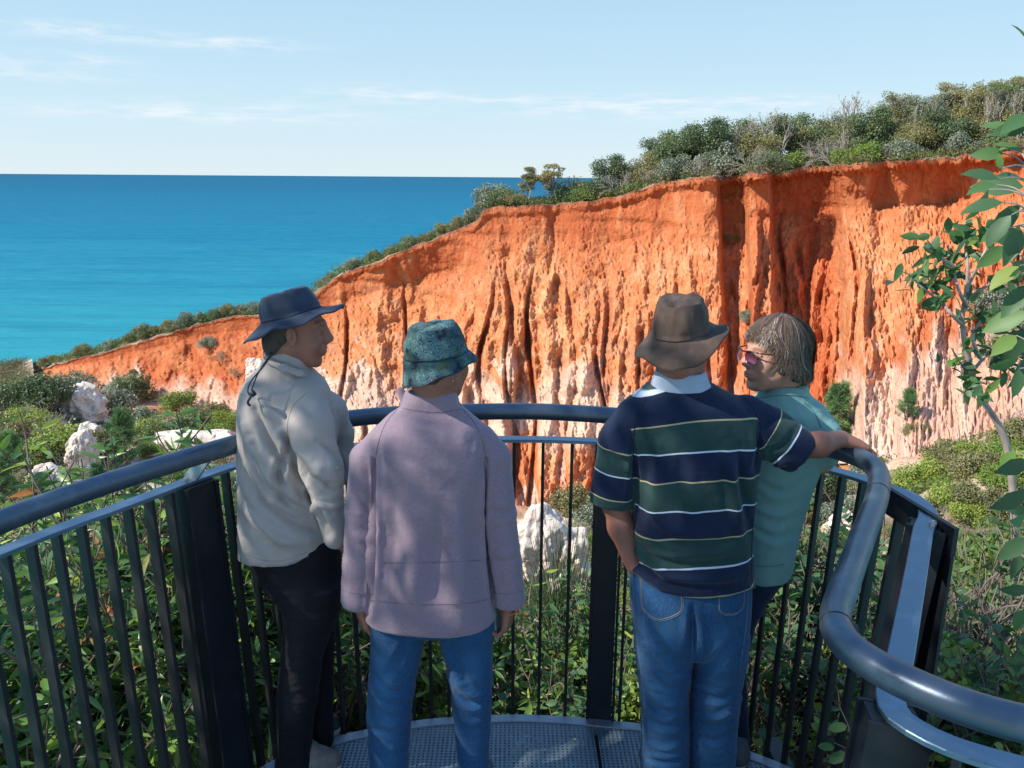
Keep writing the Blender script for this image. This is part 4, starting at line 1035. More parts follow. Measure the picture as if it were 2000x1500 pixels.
# deck outline from the railing foot
LA, _ = arc_resample(topA, .04); SA, TA = sides(LA)
LB, _ = arc_resample(topB, .04); SB, TB = sides(LB)
inner = lambda L, S, k: np.array([bottom_of(L[i], S[i], lean_at(L[i]) + k) for i in range(len(L))])
outA, outB = inner(LA, SA, .028), inner(LB, SB, .028)
OUT = np.vstack([outA, outB])
poly = np.vstack([OUT[:, :2], [[OUT[-1, 0], -1.2], [OUT[0, 0], -1.2]]])
def inside(px, py, poly):
    c = np.zeros(px.shape, bool); j = len(poly) - 1
    for i in range(len(poly)):
        xi, yi = poly[i]; xj, yj = poly[j]
        if yi != yj:
            c ^= ((yi > py) != (yj > py)) & (px < (xj - xi) * (py - yi) / (yj - yi) + xi)
        j = i
    return c
deck = empty('viewing_platform', (0.1, 1.9, 0)); DO = np.array((0.1, 1.9, 0))
tag(deck, 'galvanised perforated metal deck of the lookout the four people stand on', 'viewing platform')
def grating(x0, x1, name):
    px, py = .0165, .0150                     # hole pitch
    ins = inner(LA, SA, .055); insB = inner(LB, SB, .055)
    pol = np.vstack([ins[:, :2], insB[:, :2], [[insB[-1, 0], -1.2], [ins[0, 0], -1.2]]])
    xs = np.arange(x0, x1 - px / 2, px); ys = np.arange(-.3, 2.95, py)
    X, Y = np.meshgrid(xs, ys, indexing='ij')
    Yc = Y; Xc = X + (np.arange(len(ys)) % 2)[None, :] * 0 * px
    keep = inside(X + px / 2, Y + py / 2, pol) & inside(X, Y + py, pol) & inside(X + px, Y + py, pol)
    keep &= (Y > .55)
    X = X[keep]; Y = Y[keep]; n = len(X)
    hx, hy = px * .23, py * .27
    c = [(0, 0), (px, 0), (px, py), (0, py), (px / 2 - hx, py / 2 - hy), (px / 2 + hx, py / 2 - hy), (px / 2 + hx, py / 2 + hy), (px / 2 - hx, py / 2 + hy)]
    V = np.array([[X + a, Y + b, np.zeros(n)] for a, b in c] + [[X + a, Y + b, np.full(n, -.004)] for a, b in c[4:]])     # 12 x 3 x n
    V = V.transpose(2, 0, 1); b = np.arange(n)[:, None] * 12
    Q = np.concatenate([b + np.array([q]) for q in ((0, 1, 5, 4), (1, 2, 6, 5), (2, 3, 7, 6), (3, 0, 4, 7), (4, 5, 9, 8), (5, 6, 10, 9), (6, 7, 11, 10), (7, 4, 8, 11))])
    o = link(name, mesh_np(name, V.reshape(-1, 3) - DO, [Q], None, False, [M_DECK]), deck)
    return o
M_DECK = metal_mat('deck_steel', (.17, .225, .27), .48, .4, .5)
seam = WZ(1160, 1402, 0)
grating(-2.6, seam[0] - .004, 'deck_panel'); grating(seam[0] + .004, 1.9, 'deck_panel')
# rim of the deck
for L, S in ((LA, SA), (LB, SB)):
    B = inner(L, S, .045); mb = MB()
    mb.sweep(B, S, [(-.022, -.05), (.022, -.05), (.022, .003), (.020, .005), (-.020, .005), (-.022, .003)])
    mb.build('edge_plate', M_STEEL, deck, False, origin=DO)
for x in (seam[0], -.6, 1.0):
    mb = MB(); mb.box((x, 1.6, -.055), .03, 1.1, .04); mb.build('support_beam', M_METAL, deck, False, origin=DO)
for y in (1.2, 2.1):
    mb = MB(); mb.box((0, y, -.14), .95, .03, .044); mb.build('support_beam', M_METAL, deck, False, origin=DO)
# ------------------------------------------------------------------ signed-distance modelling kit for bodies and clothes
class Sdf:
    """smooth union / subtraction of tapered capsules, ellipsoids and lofts, meshed with surface nets"""
    def __init__(s): s.ops = []
    def cone(s, a, b, ra, rb, k=.01, sub=False, flat=None):
        a = np.asarray(a, float); b = np.asarray(b, float); m = max(ra, rb) * 1.05
        if flat is not None and flat[1] < 1: m = m / flat[1]
        lo = np.minimum(a, b) - m; hi = np.maximum(a, b) + m
        def f(X, Y, Z):
            ab = b - a; L = float(ab @ ab) + 1e-12
            t = ((X - a[0]) * ab[0] + (Y - a[1]) * ab[1] + (Z - a[2]) * ab[2]) / L
            t = np.clip(t, 0, 1)
            vx, vy, vz = X - a[0] - t * ab[0], Y - a[1] - t * ab[1], Z - a[2] - t * ab[2]
            if flat is not None:
                w = np.asarray(flat[0], float); w = w / np.linalg.norm(w); q = flat[1]
                d = (vx * w[0] + vy * w[1] + vz * w[2]) * (q - 1)
                vx, vy, vz = vx + d * w[0], vy + d * w[1], vz + d * w[2]
            return np.sqrt(vx * vx + vy * vy + vz * vz) - (ra + (rb - ra) * t)
        s.ops.append((f, lo, hi, k, sub)); return s
    def chain(s, pts, rad, k=.012, flat=None):
        for i in range(len(pts) - 1): s.cone(pts[i], pts[i + 1], rad[i], rad[i + 1], k, False, flat)
        return s
    def ell(s, c, r, ax=None, k=.01, sub=False):
        c = np.asarray(c, float); r = np.asarray(r, float); ax = np.eye(3) if ax is None else np.asarray(ax, float)
        m = r.max() * 1.05
        def f(X, Y, Z):
            x, y, z = X - c[0], Y - c[1], Z - c[2]
            q = [(x * ax[i][0] + y * ax[i][1] + z * ax[i][2]) for i in range(3)]
            k0 = np.sqrt(sum((q[i] / r[i]) ** 2 for i in range(3))); k1 = np.sqrt(sum((q[i] / r[i] ** 2) ** 2 for i in range(3)))
            return k0 * (k0 - 1) / (k1 + 1e-6)
        s.ops.append((f, c - m, c + m, k, sub)); return s
    def loft(s, rows, yaw=0.0, k=.012, n=2.3, sub=False):
        """rows: (z, cx, cy, half width, half depth), any order; yaw turns the section about z"""
        R = np.array(sorted(rows), float); z0, z1 = R[0, 0], R[-1, 0]
        cz, sz = math.cos(yaw), math.sin(yaw); m = max(R[:, 3].max(), R[:, 4].max()) * 1.05
        lo = np.array((R[:, 1].min() - m, R[:, 2].min() - m, z0)); hi = np.array((R[:, 1].max() + m, R[:, 2].max() + m, z1))
        def f(X, Y, Z):
            zz = Z.ravel(); c = [pin(zz, R[:, 0], R[:, i]).reshape(Z.shape) for i in (1, 2, 3, 4)]
            x, y = X - c[0], Y - c[1]; u = x * cz + y * sz; v = -x * sz + y * cz
            a, b = c[2], c[3]
            rho = (np.abs(u / a) ** n + np.abs(v / b) ** n) ** (1 / n)
            d = (rho - 1) * np.minimum(a, b)
            return np.maximum(d, np.abs(Z - (z0 + z1) / 2) - (z1 - z0) / 2)
        s.ops.append((f, lo, hi, k, sub)); return s
    def mesh(s, h=.004, post=None):
        pos = [o for o in s.ops if not o[4]]
        lo = np.min([o[1] for o in pos], 0) - 5 * h; hi = np.max([o[2] for o in pos], 0) + 5 * h
        n = np.ceil((hi - lo) / h).astype(int) + 1
        F = np.full(n, .06, np.float32)
        A = [lo[i] + np.arange(n[i]) * h for i in range(3)]
        for f, l, u, k, sub in s.ops:
            m = k + 3 * h
            i0 = np.maximum(0, np.floor((l - m - lo) / h).astype(int)); i1 = np.minimum(n, np.ceil((u + m - lo) / h).astype(int) + 1)
            sl = tuple(slice(a, b) for a, b in zip(i0, i1))
            X = A[0][sl[0]][:, None, None]; Y = A[1][sl[1]][None, :, None]; Z = A[2][sl[2]][None, None, :]
            d = f(X, Y, Z).astype(np.float32) if True else None
            g = F[sl]
            if sub:
                d = -d; hh = np.clip(.5 + .5 * (d - g) / k, 0, 1); F[sl] = g * (1 - hh) + d * hh + k * hh * (1 - hh)
            else:
                hh = np.clip(.5 + .5 * (g - d) / k, 0, 1); F[sl] = g * (1 - hh) + d * hh - k * hh * (1 - hh)
        return surface_nets(F, lo, h)
def surface_nets(F, lo, h):
    S = F < 0
    n = np.array(F.shape)
    c = S[:-1, :-1, :-1].astype(np.int8)
    for a in (0, 1):
        for b in (0, 1):
            for d in (0, 1):
                if a + b + d: c = c + S[a:n[0] - 1 + a, b:n[1] - 1 + b, d:n[2] - 1 + d]
    act = np.argwhere((c > 0) & (c < 8))
    ids = np.full(n - 1, -1, np.int32); ids[act[:, 0], act[:, 1], act[:, 2]] = np.arange(len(act))
    V = np.zeros((len(act), 3)); cnt = np.zeros(len(act))
    val = {(a, b, d): F[act[:, 0] + a, act[:, 1] + b, act[:, 2] + d] for a in (0, 1) for b in (0, 1) for d in (0, 1)}
    for ax in range(3):
        for p in (0, 1):
            for q in (0, 1):
                e0 = [p, q]; e0.insert(ax, 0); e1 = [p, q]; e1.insert(ax, 1)
                v0, v1 = val[tuple(e0)], val[tuple(e1)]
                m = (v0 < 0) != (v1 < 0); t = np.where(m, v0 / np.where(m, v0 - v1, 1), 0)
                pt = np.array(e0)[None, :] + t[:, None] * (np.array(e1) - np.array(e0))[None, :]
                V[m] += pt[m]; cnt[m] += 1
    V = (V / cnt[:, None] + act) * h + lo
    Q = []
    for ax in range(3):
        o = [1, 1, 1]; o[ax] = 0
        sl0 = tuple(slice(oo, nn - 1) for oo, nn in zip(o, n)); o2 = [1, 1, 1]
        sl1 = tuple(slice(oo + (1 if i == ax else 0), nn - (0 if i == ax else 1)) for i, (oo, nn) in enumerate(zip(o, n)))
        a = S[sl0]; b = S[sl1]
        E = np.argwhere(a != b); base = E + np.array(o)
        fl = a[E[:, 0], E[:, 1], E[:, 2]]
        u, v = [(1, 2), (2, 0), (0, 1)][ax]
        def cid(du, dv):
            c = base.copy(); c[:, u] -= du; c[:, v] -= dv
            return ids[c[:, 0], c[:, 1], c[:, 2]]
        q = np.stack([cid(1, 1), cid(0, 1), cid(0, 0), cid(1, 0)], 1)
        q[~fl] = q[~fl][:, ::-1]
        q = q[(q >= 0).all(1)]
        Q.append(q)
    return V, np.vstack(Q)
def vnormals(V, Q):
    n = np.cross(V[Q[:, 2]] - V[Q[:, 0]], V[Q[:, 3]] - V[Q[:, 1]])
    N = np.zeros_like(V)
    for i in range(4): np.add.at(N, Q[:, i], n)
    return N / (np.linalg.norm(N, axis=1)[:, None] + 1e-12)
def relax(V, Q, it=2, f=.5):
    e = np.vstack([Q[:, [0, 1]], Q[:, [1, 2]], Q[:, [2, 3]], Q[:, [3, 0]]])
    for _ in range(it):
        s = np.zeros_like(V); c = np.zeros(len(V))
        for k in range(3): s[:, k] = np.bincount(e[:, 0], V[e[:, 1], k], len(V)) + np.bincount(e[:, 1], V[e[:, 0], k], len(V))
        c = np.bincount(e[:, 0], minlength=len(V)) + np.bincount(e[:, 1], minlength=len(V))
        V = V * (1 - f) + f * s / c[:, None]
    return V
def finish(name, V, Q, mat, parent, org, attrs=None):
    o = link(name, mesh_np(name, V - np.asarray(org), [Q], attrs, True, [mat]), parent)
    return o
def seg_dist(V, pts):
    """distance from points to a polyline and the position along it"""
    best = np.full(len(V), 1e9); along = np.zeros(len(V)); acc = 0
    for a, b in zip(pts[:-1], pts[1:]):
        a = np.asarray(a, float); b = np.asarray(b, float); ab = b - a; L = np.linalg.norm(ab)
        t = np.clip(((V - a) @ ab) / (L * L), 0, 1); d = np.linalg.norm(V - a - t[:, None] * ab, axis=1)
        m = d < best; best[m] = d[m]; along[m] = acc + t[m] * L; acc += L
    return best, along
def gfold(V, N, line, width, depth, spread=None):
    """a soft crease (negative depth digs in, positive raises) along a curve on the side of the body that shows it"""
    A = np.array(line, float); A = np.array([A[0], A[-1]]) if len(A) < 3 else catmull(np.c_[A, np.zeros(len(A))], 4)[:, :2]
    c = V - CAMP; dep = c @ FWD; u = 1000 + FPX * (c @ RIGHT) / dep; v = 750 - FPX * (c @ UP) / dep
    P = np.stack([u, v, 0 * u], 1); d, al = seg_dist(P, [(a[0], a[1], 0) for a in A]); tot = al.max() + 1e-6
    d = d * dep / FPX; taper = np.sin(np.clip(al / tot, .04, .96) * math.pi) ** .6
    wd = width * (.7 + .5 * al / tot)
    w = np.exp(-(d / wd) ** 2); e = .45 * np.exp(-((d - 2.0 * wd) / wd) ** 2)
    face = sstep(.05, -.35, (N * c).sum(1) / np.linalg.norm(c, axis=1))
    return V + N * (depth * (w - e) * taper * face)[:, None]
def on_surface(pix, V, Q, off=.0015, F=None):
    """pixels of a line -> points just proud of a surface, found along the line of sight"""
    bv = BVHTree.FromPolygons([tuple(v) for v in V], [tuple(int(a) for a in q) for q in Q])
    return bv
def stitch(name, bvh, pix, rad, mat, parent, org, off=.0008, per=6):
    P = catmull([(x, y, 0) for x, y in pix], per); out = []
    for x, y, _ in P:
        d = Vector(ray(x, y)).normalized(); h = bvh.ray_cast(Vector(CAMP), d)
        if h[0] is not None: out.append(np.array(h[0]) + np.array(h[1]) * off * (1 if h[1].dot(d) < 0 else -1))
    if len(out) < 3: return None
    out = np.array(out)
    if np.linalg.norm(np.diff(out, axis=0), axis=1).max() > .12: return None
    mb = MB(); mb.tube(out, rad, 5); return mb.build(name, mat, parent, True, origin=org)
def bvh_of(V, Q): return BVHTree.FromPolygons([tuple(v) for v in V], [tuple(int(a) for a in q) for q in Q])

# ------------------------------------------------------------------ head (face looks along +x of its own frame, z up)
def head_axes(yaw, pitch=0, roll=0):
    """yaw: 0 looks to the right of the picture (+x), 90 deg looks away from the camera (+y)"""
    R = Matrix.Rotation(yaw, 3, 'Z') @ Matrix.Rotation(-pitch, 3, 'Y') @ Matrix.Rotation(roll, 3, 'X')
    return np.array(R)
def add_head(S, c, R, s=1.0, jaw=1.0, nose=1.0, skull=1.0):
    c = np.asarray(c, float); f = lambda x, y, z: c + R @ (np.array((x, y, z)) * s); ax = R.T
    def E(x, y, z, a, b, d, k=.012, sub=False): S.ell(f(x, y, z), np.array((a, b, d)) * s, ax, k * s, sub)
    def C(p, q, ra, rb, k=.010, sub=False): S.cone(f(*p), f(*q), ra * s, rb * s, k * s, sub)
    E(-.012 + (1 - skull) * .05, 0, .035 - (1 - skull) * .06, .097 * skull, .076 * skull, .086 * skull)
    E(.028, 0, -.022, .058, .060, .082, .03)
    E(.030, 0, -.060, .050, .050 * jaw, .045, .02)
    C((.068, -.007, -.098), (.068, .007, -.098), .016, .016, .018)
    for y in (-1, 1): E(.054, y * .030, -.050, .022, .021, .026, .02)
    for y in (-1, 1):
        C((-.005, y * .055 * jaw, -.045), (.055, y * .026 * jaw, -.092), .020, .015, .022)
        E(.062, y * .036, -.026, .022, .022, .022, .02)
        C((.083, y * .012, .031), (.070, y * .044, .030), .009, .008, .010)
        E(.097, y * .033, .008, .013, .014, .010, .008, True)
        E(.074, y * .031, .006, .0125, .0125, .0125, .003)
        C((.0845, y * .020, .0125), (.080, y * .044, .0115), .0032, .0028, .004)
        C((.0835, y * .022, .0005), (.080, y * .042, .0010), .0025, .0022, .004)
    C((.080, 0, .026), (.094, 0, -.022), .0125, .017, .012)
    C((.087, 0, .020), (.109, 0, -.017), .0075, .0095 * nose, .010)
    E(.106, 0, -.019, .0115 * nose, .0105, .0095, .010)
    for y in (-1, 1):
        E(.098, y * .012, -.027, .0105, .0070, .0070, .006)
    E(.082, 0, -.056, .016, .028, .020, .012)
    C((.0935, -.014, -.0525), (.0935, .014, -.0525), .0048, .0048, .006)
    C((.0910, -.013, -.0645), (.0910, .013, -.0645), .0055, .0055, .006)
    C((.0995, -.021, -.0585), (.0995, .021, -.0585), .0022, .0022, .004, True)
    for y in (-1, 1):
        e = f(-.006, y * .076, -.004); out = R @ np.array((-.35, y, 0)); out /= np.linalg.norm(out)
        up = R @ np.array((-.18, 0, 1.0)); up /= np.linalg.norm(up); fw = np.cross(out, up)
        S.ell(e, np.array((.007, .031, .018)) * s, (out, up, fw), .006 * s)
        S.ell(e + out * .006 * s + up * .004 * s, np.array((.006, .017, .008)) * s, (out, up, fw), .004 * s, True)
        S.ell(e + out * .003 * s - up * .026 * s + fw * .003 * s * y, np.array((.0055, .009, .008)) * s, (out, up, fw), .004 * s)
def head_paint(V, c, R, s=1.0):
    """lips and eyes as paint values on the skin"""
    L = ((V - np.asarray(c)) @ R) / s; x, y, z = L.T
    lip = np.exp(-(((z + .0588) / .0085) ** 2 + (y / .021) ** 4)) * (x > .08)
    eye = np.exp(-(((z - .0065) / .0055) ** 2 + ((np.abs(y) - .031) / .0105) ** 2) * 1.3) * (x > .07)
    brow = np.exp(-(((z - .0305 + .15 * np.abs(np.abs(y) - .03)) / .0035) ** 2 + ((np.abs(y) - .032) / .016) ** 4)) * (x > .05)
    return lip, eye, brow

def add_hand(S, wrist, d, palmn, side, s=1.0, curl=(.3, .35, .4, .5), spread=.10, thumb=.6, length=1.0):
    """hand from the wrist along d; palmn = direction the palm faces; side = +1/-1 which side the thumb leaves"""
    d = np.asarray(d, float); d /= np.linalg.norm(d); pn = np.asarray(palmn, float); pn = pn - d * (pn @ d); pn /= np.linalg.norm(pn)
    lat = np.cross(d, pn) * side; w = np.asarray(wrist, float)
    S.cone(w, w + d * .035 * s, .024 * s, .028 * s, .02 * s, False, (pn, 1.45))
    for i in range(4):      # metacarpals form the palm
        o = (1.5 - i) * .0185 * s
        S.cone(w + d * .02 * s + lat * o * .7, w + d * .078 * s + lat * o, .0145 * s, .0125 * s, .012 * s)
    L = [(.040, .026, .020), (.044, .029, .021), (.041, .027, .021), (.032, .021, .018)]
    for i in range(4):
        o = (1.5 - i) * .0190 * s; p = w + d * .080 * s + lat * o; a = .12 + curl[i] * .45; dd = d + lat * (1.5 - i) * spread
        for j, l in enumerate(L[i]):
            dj = dd * math.cos(a) + pn * math.sin(a); dj /= np.linalg.norm(dj)
            q = p + dj * l * s * length; r0 = (.0092, .0082, .0074)[j] * s; r1 = (.0082, .0074, .0062)[j] * s
            S.cone(p, q, r0, r1, .0022); p = q; a += curl[i] * 1.15
    p = w + d * .022 * s + lat * .024 * s; dd = d * .55 + lat * .75 + pn * .35 * thumb; dd /= np.linalg.norm(dd)
    for l, r0, r1 in ((.036, .014, .0115), (.030, .0105, .0092), (.025, .0092, .0070)):
        q = p + dd * l * s; S.cone(p, q, r0 * s, r1 * s, .006 * s); p = q; dd = dd * .8 + d * .45 + pn * .12; dd /= np.linalg.norm(dd)

def skin_mat(name, col, col2):
    m, nt, out = new_mat(name); t = NT(nt); co = t.coord('Object')
    n = t.noise(co, 22, 5, .6); n2 = t.noise(co, 260, 3, .6)
    c = t.ramp(n, [(.3, col2), (.7, col)])
    c = t.mix(t.rng(t.noise(co, 90, 3, .6), .60, .75, 0, .30), c, tuple(x * .62 for x in col))
    c = t.mix(t.math('MULTIPLY', t.attr('lip'), .7), c, (.36, .115, .10))
    c = t.mix(t.attr('eye'), c, (.035, .025, .02))
    c = t.mix(t.math('MULTIPLY', t.attr('brow'), .55), c, (.06, .04, .03))
    t.L.new(t.bsdf(c, .55, 0, .4, t.bump(t.math('ADD', n2, n), .25, .0012), Subsurface_Weight=.12, Subsurface_Radius=(.010, .004, .002), Subsurface_Scale=.5), out.inputs[0])
    return m
def cloth_mat(name, ramp, scale=6, weave=420, wstr=.25, rough=.9, sheen=.15, extra=None, aniso=(1, 1, 1)):
    m, nt, out = new_mat(name); t = NT(nt); co = t.coord('Object')
    n = t.noise(t.coord('Object', aniso), scale, 5, .6)
    c = t.ramp(n, ramp)
    if extra: c = extra(t, c)
    w = t.noise(co, weave, 2, .5); w2 = t.noise(co, 35, 4, .55)
    t.L.new(t.bsdf(c, rough, 0, .2, t.bump(t.math('ADD', w, t.math('MULTIPLY', w2, 1.2)), wstr, .0016), Sheen_Weight=sheen), out.inputs[0])
    return m
# ------------------------------------------------------------------ the four people
def PXR(F0, rows):
    """rows (py, xl, xr, half depth, forward offset) -> loft rows"""
    out = []
    for r in rows:
        py, xl, xr, b = r[:4]; F = F0 + (r[4] if len(r) > 4 else 0)
        c = W((xl + xr) / 2, py, F); a = (W(xr, py, F)[0] - W(xl, py, F)[0]) / 2
        out.append((c[2], c[0], c[1], a, b))
    return out
def PTS(L): return [W(*p) for p in L]
S_FINE = .0034
def wrinkle(V, N, amp, sx, sy, sz, seed, mask=1.0, o=3):
    n = ridged(V[:, 0] * sx, V[:, 1] * sy, V[:, 2] * sz, o, seed)
    return V + N * (amp * n * mask)[:, None]
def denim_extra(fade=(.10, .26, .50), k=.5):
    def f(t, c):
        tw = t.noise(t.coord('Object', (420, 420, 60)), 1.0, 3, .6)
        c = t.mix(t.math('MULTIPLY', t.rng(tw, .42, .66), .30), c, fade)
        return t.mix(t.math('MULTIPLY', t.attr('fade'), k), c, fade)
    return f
M_SKIN_TAN = skin_mat('skin_tanned', (.31, .135, .088), (.24, .098, .066))
M_SKIN_FAIR = skin_mat('skin_fair', (.54, .29, .205), (.45, .22, .15))
M_SHIRT = cloth_mat('stone_cotton', [(.3, (.335, .295, .275)), (.7, (.385, .345, .32))], 5, 520, .22)
M_KNIT = cloth_mat('mauve_fleece', [(.3, (.215, .155, .195)), (.5, (.235, .172, .215)), (.7, (.26, .195, .24))], 130, 300, .5, 1.0, .35,
                   extra=lambda t, c: t.mix(t.rng(t.noise(t.coord('Object', (60, 60, 330)), 1.0, 3, .7), .45, .7, 0, .22), c, (.25, .17, .22)))
M_JEANS = cloth_mat('blue_denim', [(.3, (.008, .038, .105)), (.7, (.015, .065, .165))], 4, 700, .3, .85, .1, denim_extra((.055, .19, .36), .7))
M_JEANS_L = cloth_mat('light_blue_denim', [(.3, (.007, .036, .100)), (.7, (.014, .062, .160))], 4, 700, .3, .85, .1, denim_extra((.065, .20, .37), .65))
M_BLACK = cloth_mat('black_denim', [(.3, (.004, .004, .006)), (.7, (.008, .008, .011))], 5, 700, .3, .75, .03, denim_extra((.030, .028, .032), .5))
M_NAVYJ = cloth_mat('dark_navy_denim', [(.3, (.010, .018, .042)), (.7, (.018, .030, .065))], 5, 700, .3, .8, .1)
M_TEAL = cloth_mat('teal_jersey', [(.3, (.16, .31, .29)), (.7, (.20, .36, .335))], 7, 600, .2)
M_STITCH = simple('stitch_thread', (.10, .18, .28), .8, var=.3)
M_STITCH_GOLD = simple('stitch_gold', (.30, .22, .10), .8, var=.3)
M_SEAM_MAUVE = simple('seam_mauve', (.20, .145, .17), .95)
M_SEAM_STONE = simple('seam_stone', (.33, .30, .27), .95)
M_SEAM_TEAL = simple('seam_teal', (.045, .13, .14), .9)
M_COLLAR = cloth_mat('pale_collar', [(.3, (.29, .36, .46)), (.7, (.35, .42, .53))], 12, 500, .3)
M_CORD = simple('navy_cord', (.012, .016, .035), .6)
def stripes_mat():
    m, nt, out = new_mat('striped_jersey'); t = NT(nt); co = t.coord('Object')
    s = t.math('FRACT', t.attr('s'))
    n = t.noise(co, 10, 5, .6)
    navy = t.ramp(n, [(.3, (.006, .012, .036)), (.7, (.010, .020, .052))]); green = t.ramp(n, [(.3, (.013, .040, .040)), (.7, (.023, .058, .054))])
    c = t.mix(t.math('GREATER_THAN', s, .5), navy, green)
    near0 = t.math('MINIMUM', s, t.math('SUBTRACT', 1.0, s))
    c = t.mix(t.rng(near0, .0165, .0110), c, (.52, .58, .68))
    c = t.mix(t.rng(t.math('ABSOLUTE', t.math('SUBTRACT', s, .5)), .0155, .0100), c, (.40, .35, .20))
    w = t.noise(co, 480, 2, .5)
    t.L.new(t.bsdf(c, .9, 0, .2, t.bump(w, .25, .0016), Sheen_Weight=.12), out.inputs[0]); return m
M_STRIPE = stripes_mat()
def print_mat():
    m, nt, out = new_mat('fern_print'); t = NT(nt); co = t.coord('Object')
    wv = t.N.new('ShaderNodeTexWave'); wv.wave_type = 'BANDS'; wv.inputs['Scale'].default_value = 55; wv.inputs['Distortion'].default_value = 26
    wv.inputs['Detail'].default_value = 3; wv.inputs['Detail Scale'].default_value = 1.6; t.L.new(co, wv.inputs['Vector'])
    v = t.N.new('ShaderNodeTexVoronoi'); v.inputs['Scale'].default_value = 34; t.L.new(co, v.inputs['Vector'])
    n = t.noise(co, 22, 4, .6)
    c = t.ramp(n, [(.40, (.006, .011, .026)), (.50, (.020, .060, .075)), (.62, (.045, .075, .045)), (.72, (.010, .028, .045))])
    c = t.mix(t.math('MULTIPLY', t.rng(wv.outputs['Fac'], .45, .85), t.rng(t.noise(co, 17, 3, .5), .42, .56)), c, (.15, .27, .28))
    c = t.mix(t.math('MULTIPLY', t.rng(v.outputs['Distance'], .30, .05), .35), c, (.01, .02, .04))
    t.L.new(t.bsdf(c, .85, 0, .25, t.bump(t.noise(co, 300, 2, .5), .3, .001)), out.inputs[0]); return m
M_PRINT = print_mat()
M_HAT_NAVY = cloth_mat('navy_hat_fabric', [(.3, (.016, .026, .050)), (.7, (.028, .042, .075))], 14, 600, .3, .7)
M_HAT_BROWN = cloth_mat('brown_waxed_cotton', [(.3, (.045, .031, .025)), (.55, (.080, .055, .043)), (.7, (.125, .088, .068))], 16, 500, .35, .7, .04)
M_SHOE = simple('shoe_grey', (.10, .11, .125), .7, var=.25, vscale=30, bump=.3)
M_SHOE_TAN = simple('shoe_taupe', (.21, .17, .15), .85, var=.25, vscale=30, bump=.4)
M_BOOT = simple('boot_dark', (.04, .045, .05), .6, var=.3, vscale=30, bump=.3)
M_SOLE = simple('sole', (.42, .43, .44), .7)

def hat(name, c, U, Fw, crown_r, crown_top_r, crown_h, brim_r, droop, mat, parent, org, ex=1.10, seed=0, dent=0.0, lumpy=.004, brim_len_z=-.02, bandline=True, edge=None):
    """hat as one closed shell. c: centre of the crown base, U: up axis, Fw: forward axis; droop(theta) -> (extra z, radial factor), theta 0 = forward, + = wearer's left"""
    U = np.asarray(U, float); U /= np.linalg.norm(U); Fw = np.asarray(Fw, float); Fw = Fw - U * (Fw @ U); Fw /= np.linalg.norm(Fw); Lf = np.cross(U, Fw)
    nth = 120; th = np.linspace(0, 2 * math.pi, nth, endpoint=False)
    prof = [('b', 0.0, -.004), ('b', .5, -.004), ('b', .97, -.003), ('b', 1.0, -.0015), ('b', 1.0, .0015), ('b', .97, .002), ('b', .75, .001), ('b', .5, .001), ('b', .25, .001), ('b', .06, .003)]
    prof += [('c', k, 0) for k in (0.02, .06, .08, .10, .22, .38, .55, .72, .86, .95, .99)]
    prof += [('t', k, 0) for k in (.94, .8, .6, .4, .2, .02)]
    rings = []
    for kind, k, o in prof:
        if kind == 'b':
            dz, rf = droop(th); r = crown_r + .002 + (brim_r * rf - crown_r) * k; z = brim_len_z * k + dz * k ** 1.2 + o
            z = z + .0035 * k * np.sin(th * 7 + seed) + .004 * k * vnoise(np.cos(th) * 3, np.sin(th) * 3, seed, 3)
        elif kind == 'c':
            r = crown_r + (crown_top_r - crown_r) * k ** 2.4 + (.0025 if k in (.06, .08) else 0) + lumpy * fbm(np.cos(th) * 2.2, np.sin(th) * 2.2, k * 2 + seed, 3, seed) * min(1, k * 5)
            z = np.full(nth, crown_h * k) + lumpy * .8 * fbm(np.cos(th) * 1.5, np.sin(th) * 1.5, k * 3 + seed, 2, seed + 3)
        else:
            r = np.full(nth, crown_top_r * k); z = np.full(nth, crown_h * (1.0 + .10 * (1 - k * k))) - dent * (1 - k * k) * np.exp(-(np.sin(th) * k * 2) ** 2) + lumpy * 1.3 * fbm(np.cos(th) * k * 2.5, np.sin(th) * k * 2.5, seed, 3, seed + 5)
        r = np.broadcast_to(r, (nth,)); z = np.broadcast_to(z, (nth,))
        rings.append(c + Fw[None] * (np.cos(th) * r * ex)[:, None] + Lf[None] * (np.sin(th) * r / ex ** .5)[:, None] + U[None] * z[:, None])
    V = np.array(rings).reshape(-1, 3); m = len(prof)
    i, j = np.meshgrid(np.arange(m - 1), np.arange(nth), indexing='ij'); j2 = (j + 1) % nth
    Q = np.stack([i * nth + j, i * nth + j2, (i + 1) * nth + j2, (i + 1) * nth + j], -1).reshape(-1, 4)
    o = finish(name, V, Q, mat, parent, org)
    if edge:
        k = 3; mb = MB(); P = V[k * nth:(k + 1) * nth]; mb.tube(np.vstack([P, P[:1]]), .0017, 5, caps=False); mb.build('brim_piping', edge, o, True, origin=org)
        P = V[11 * nth:12 * nth]; c0 = c; mb = MB(); mb.tube(np.vstack([P, P[:1]]), .0011, 4, caps=False); mb.build('hat_seam', edge, o, True, origin=org)
    return o
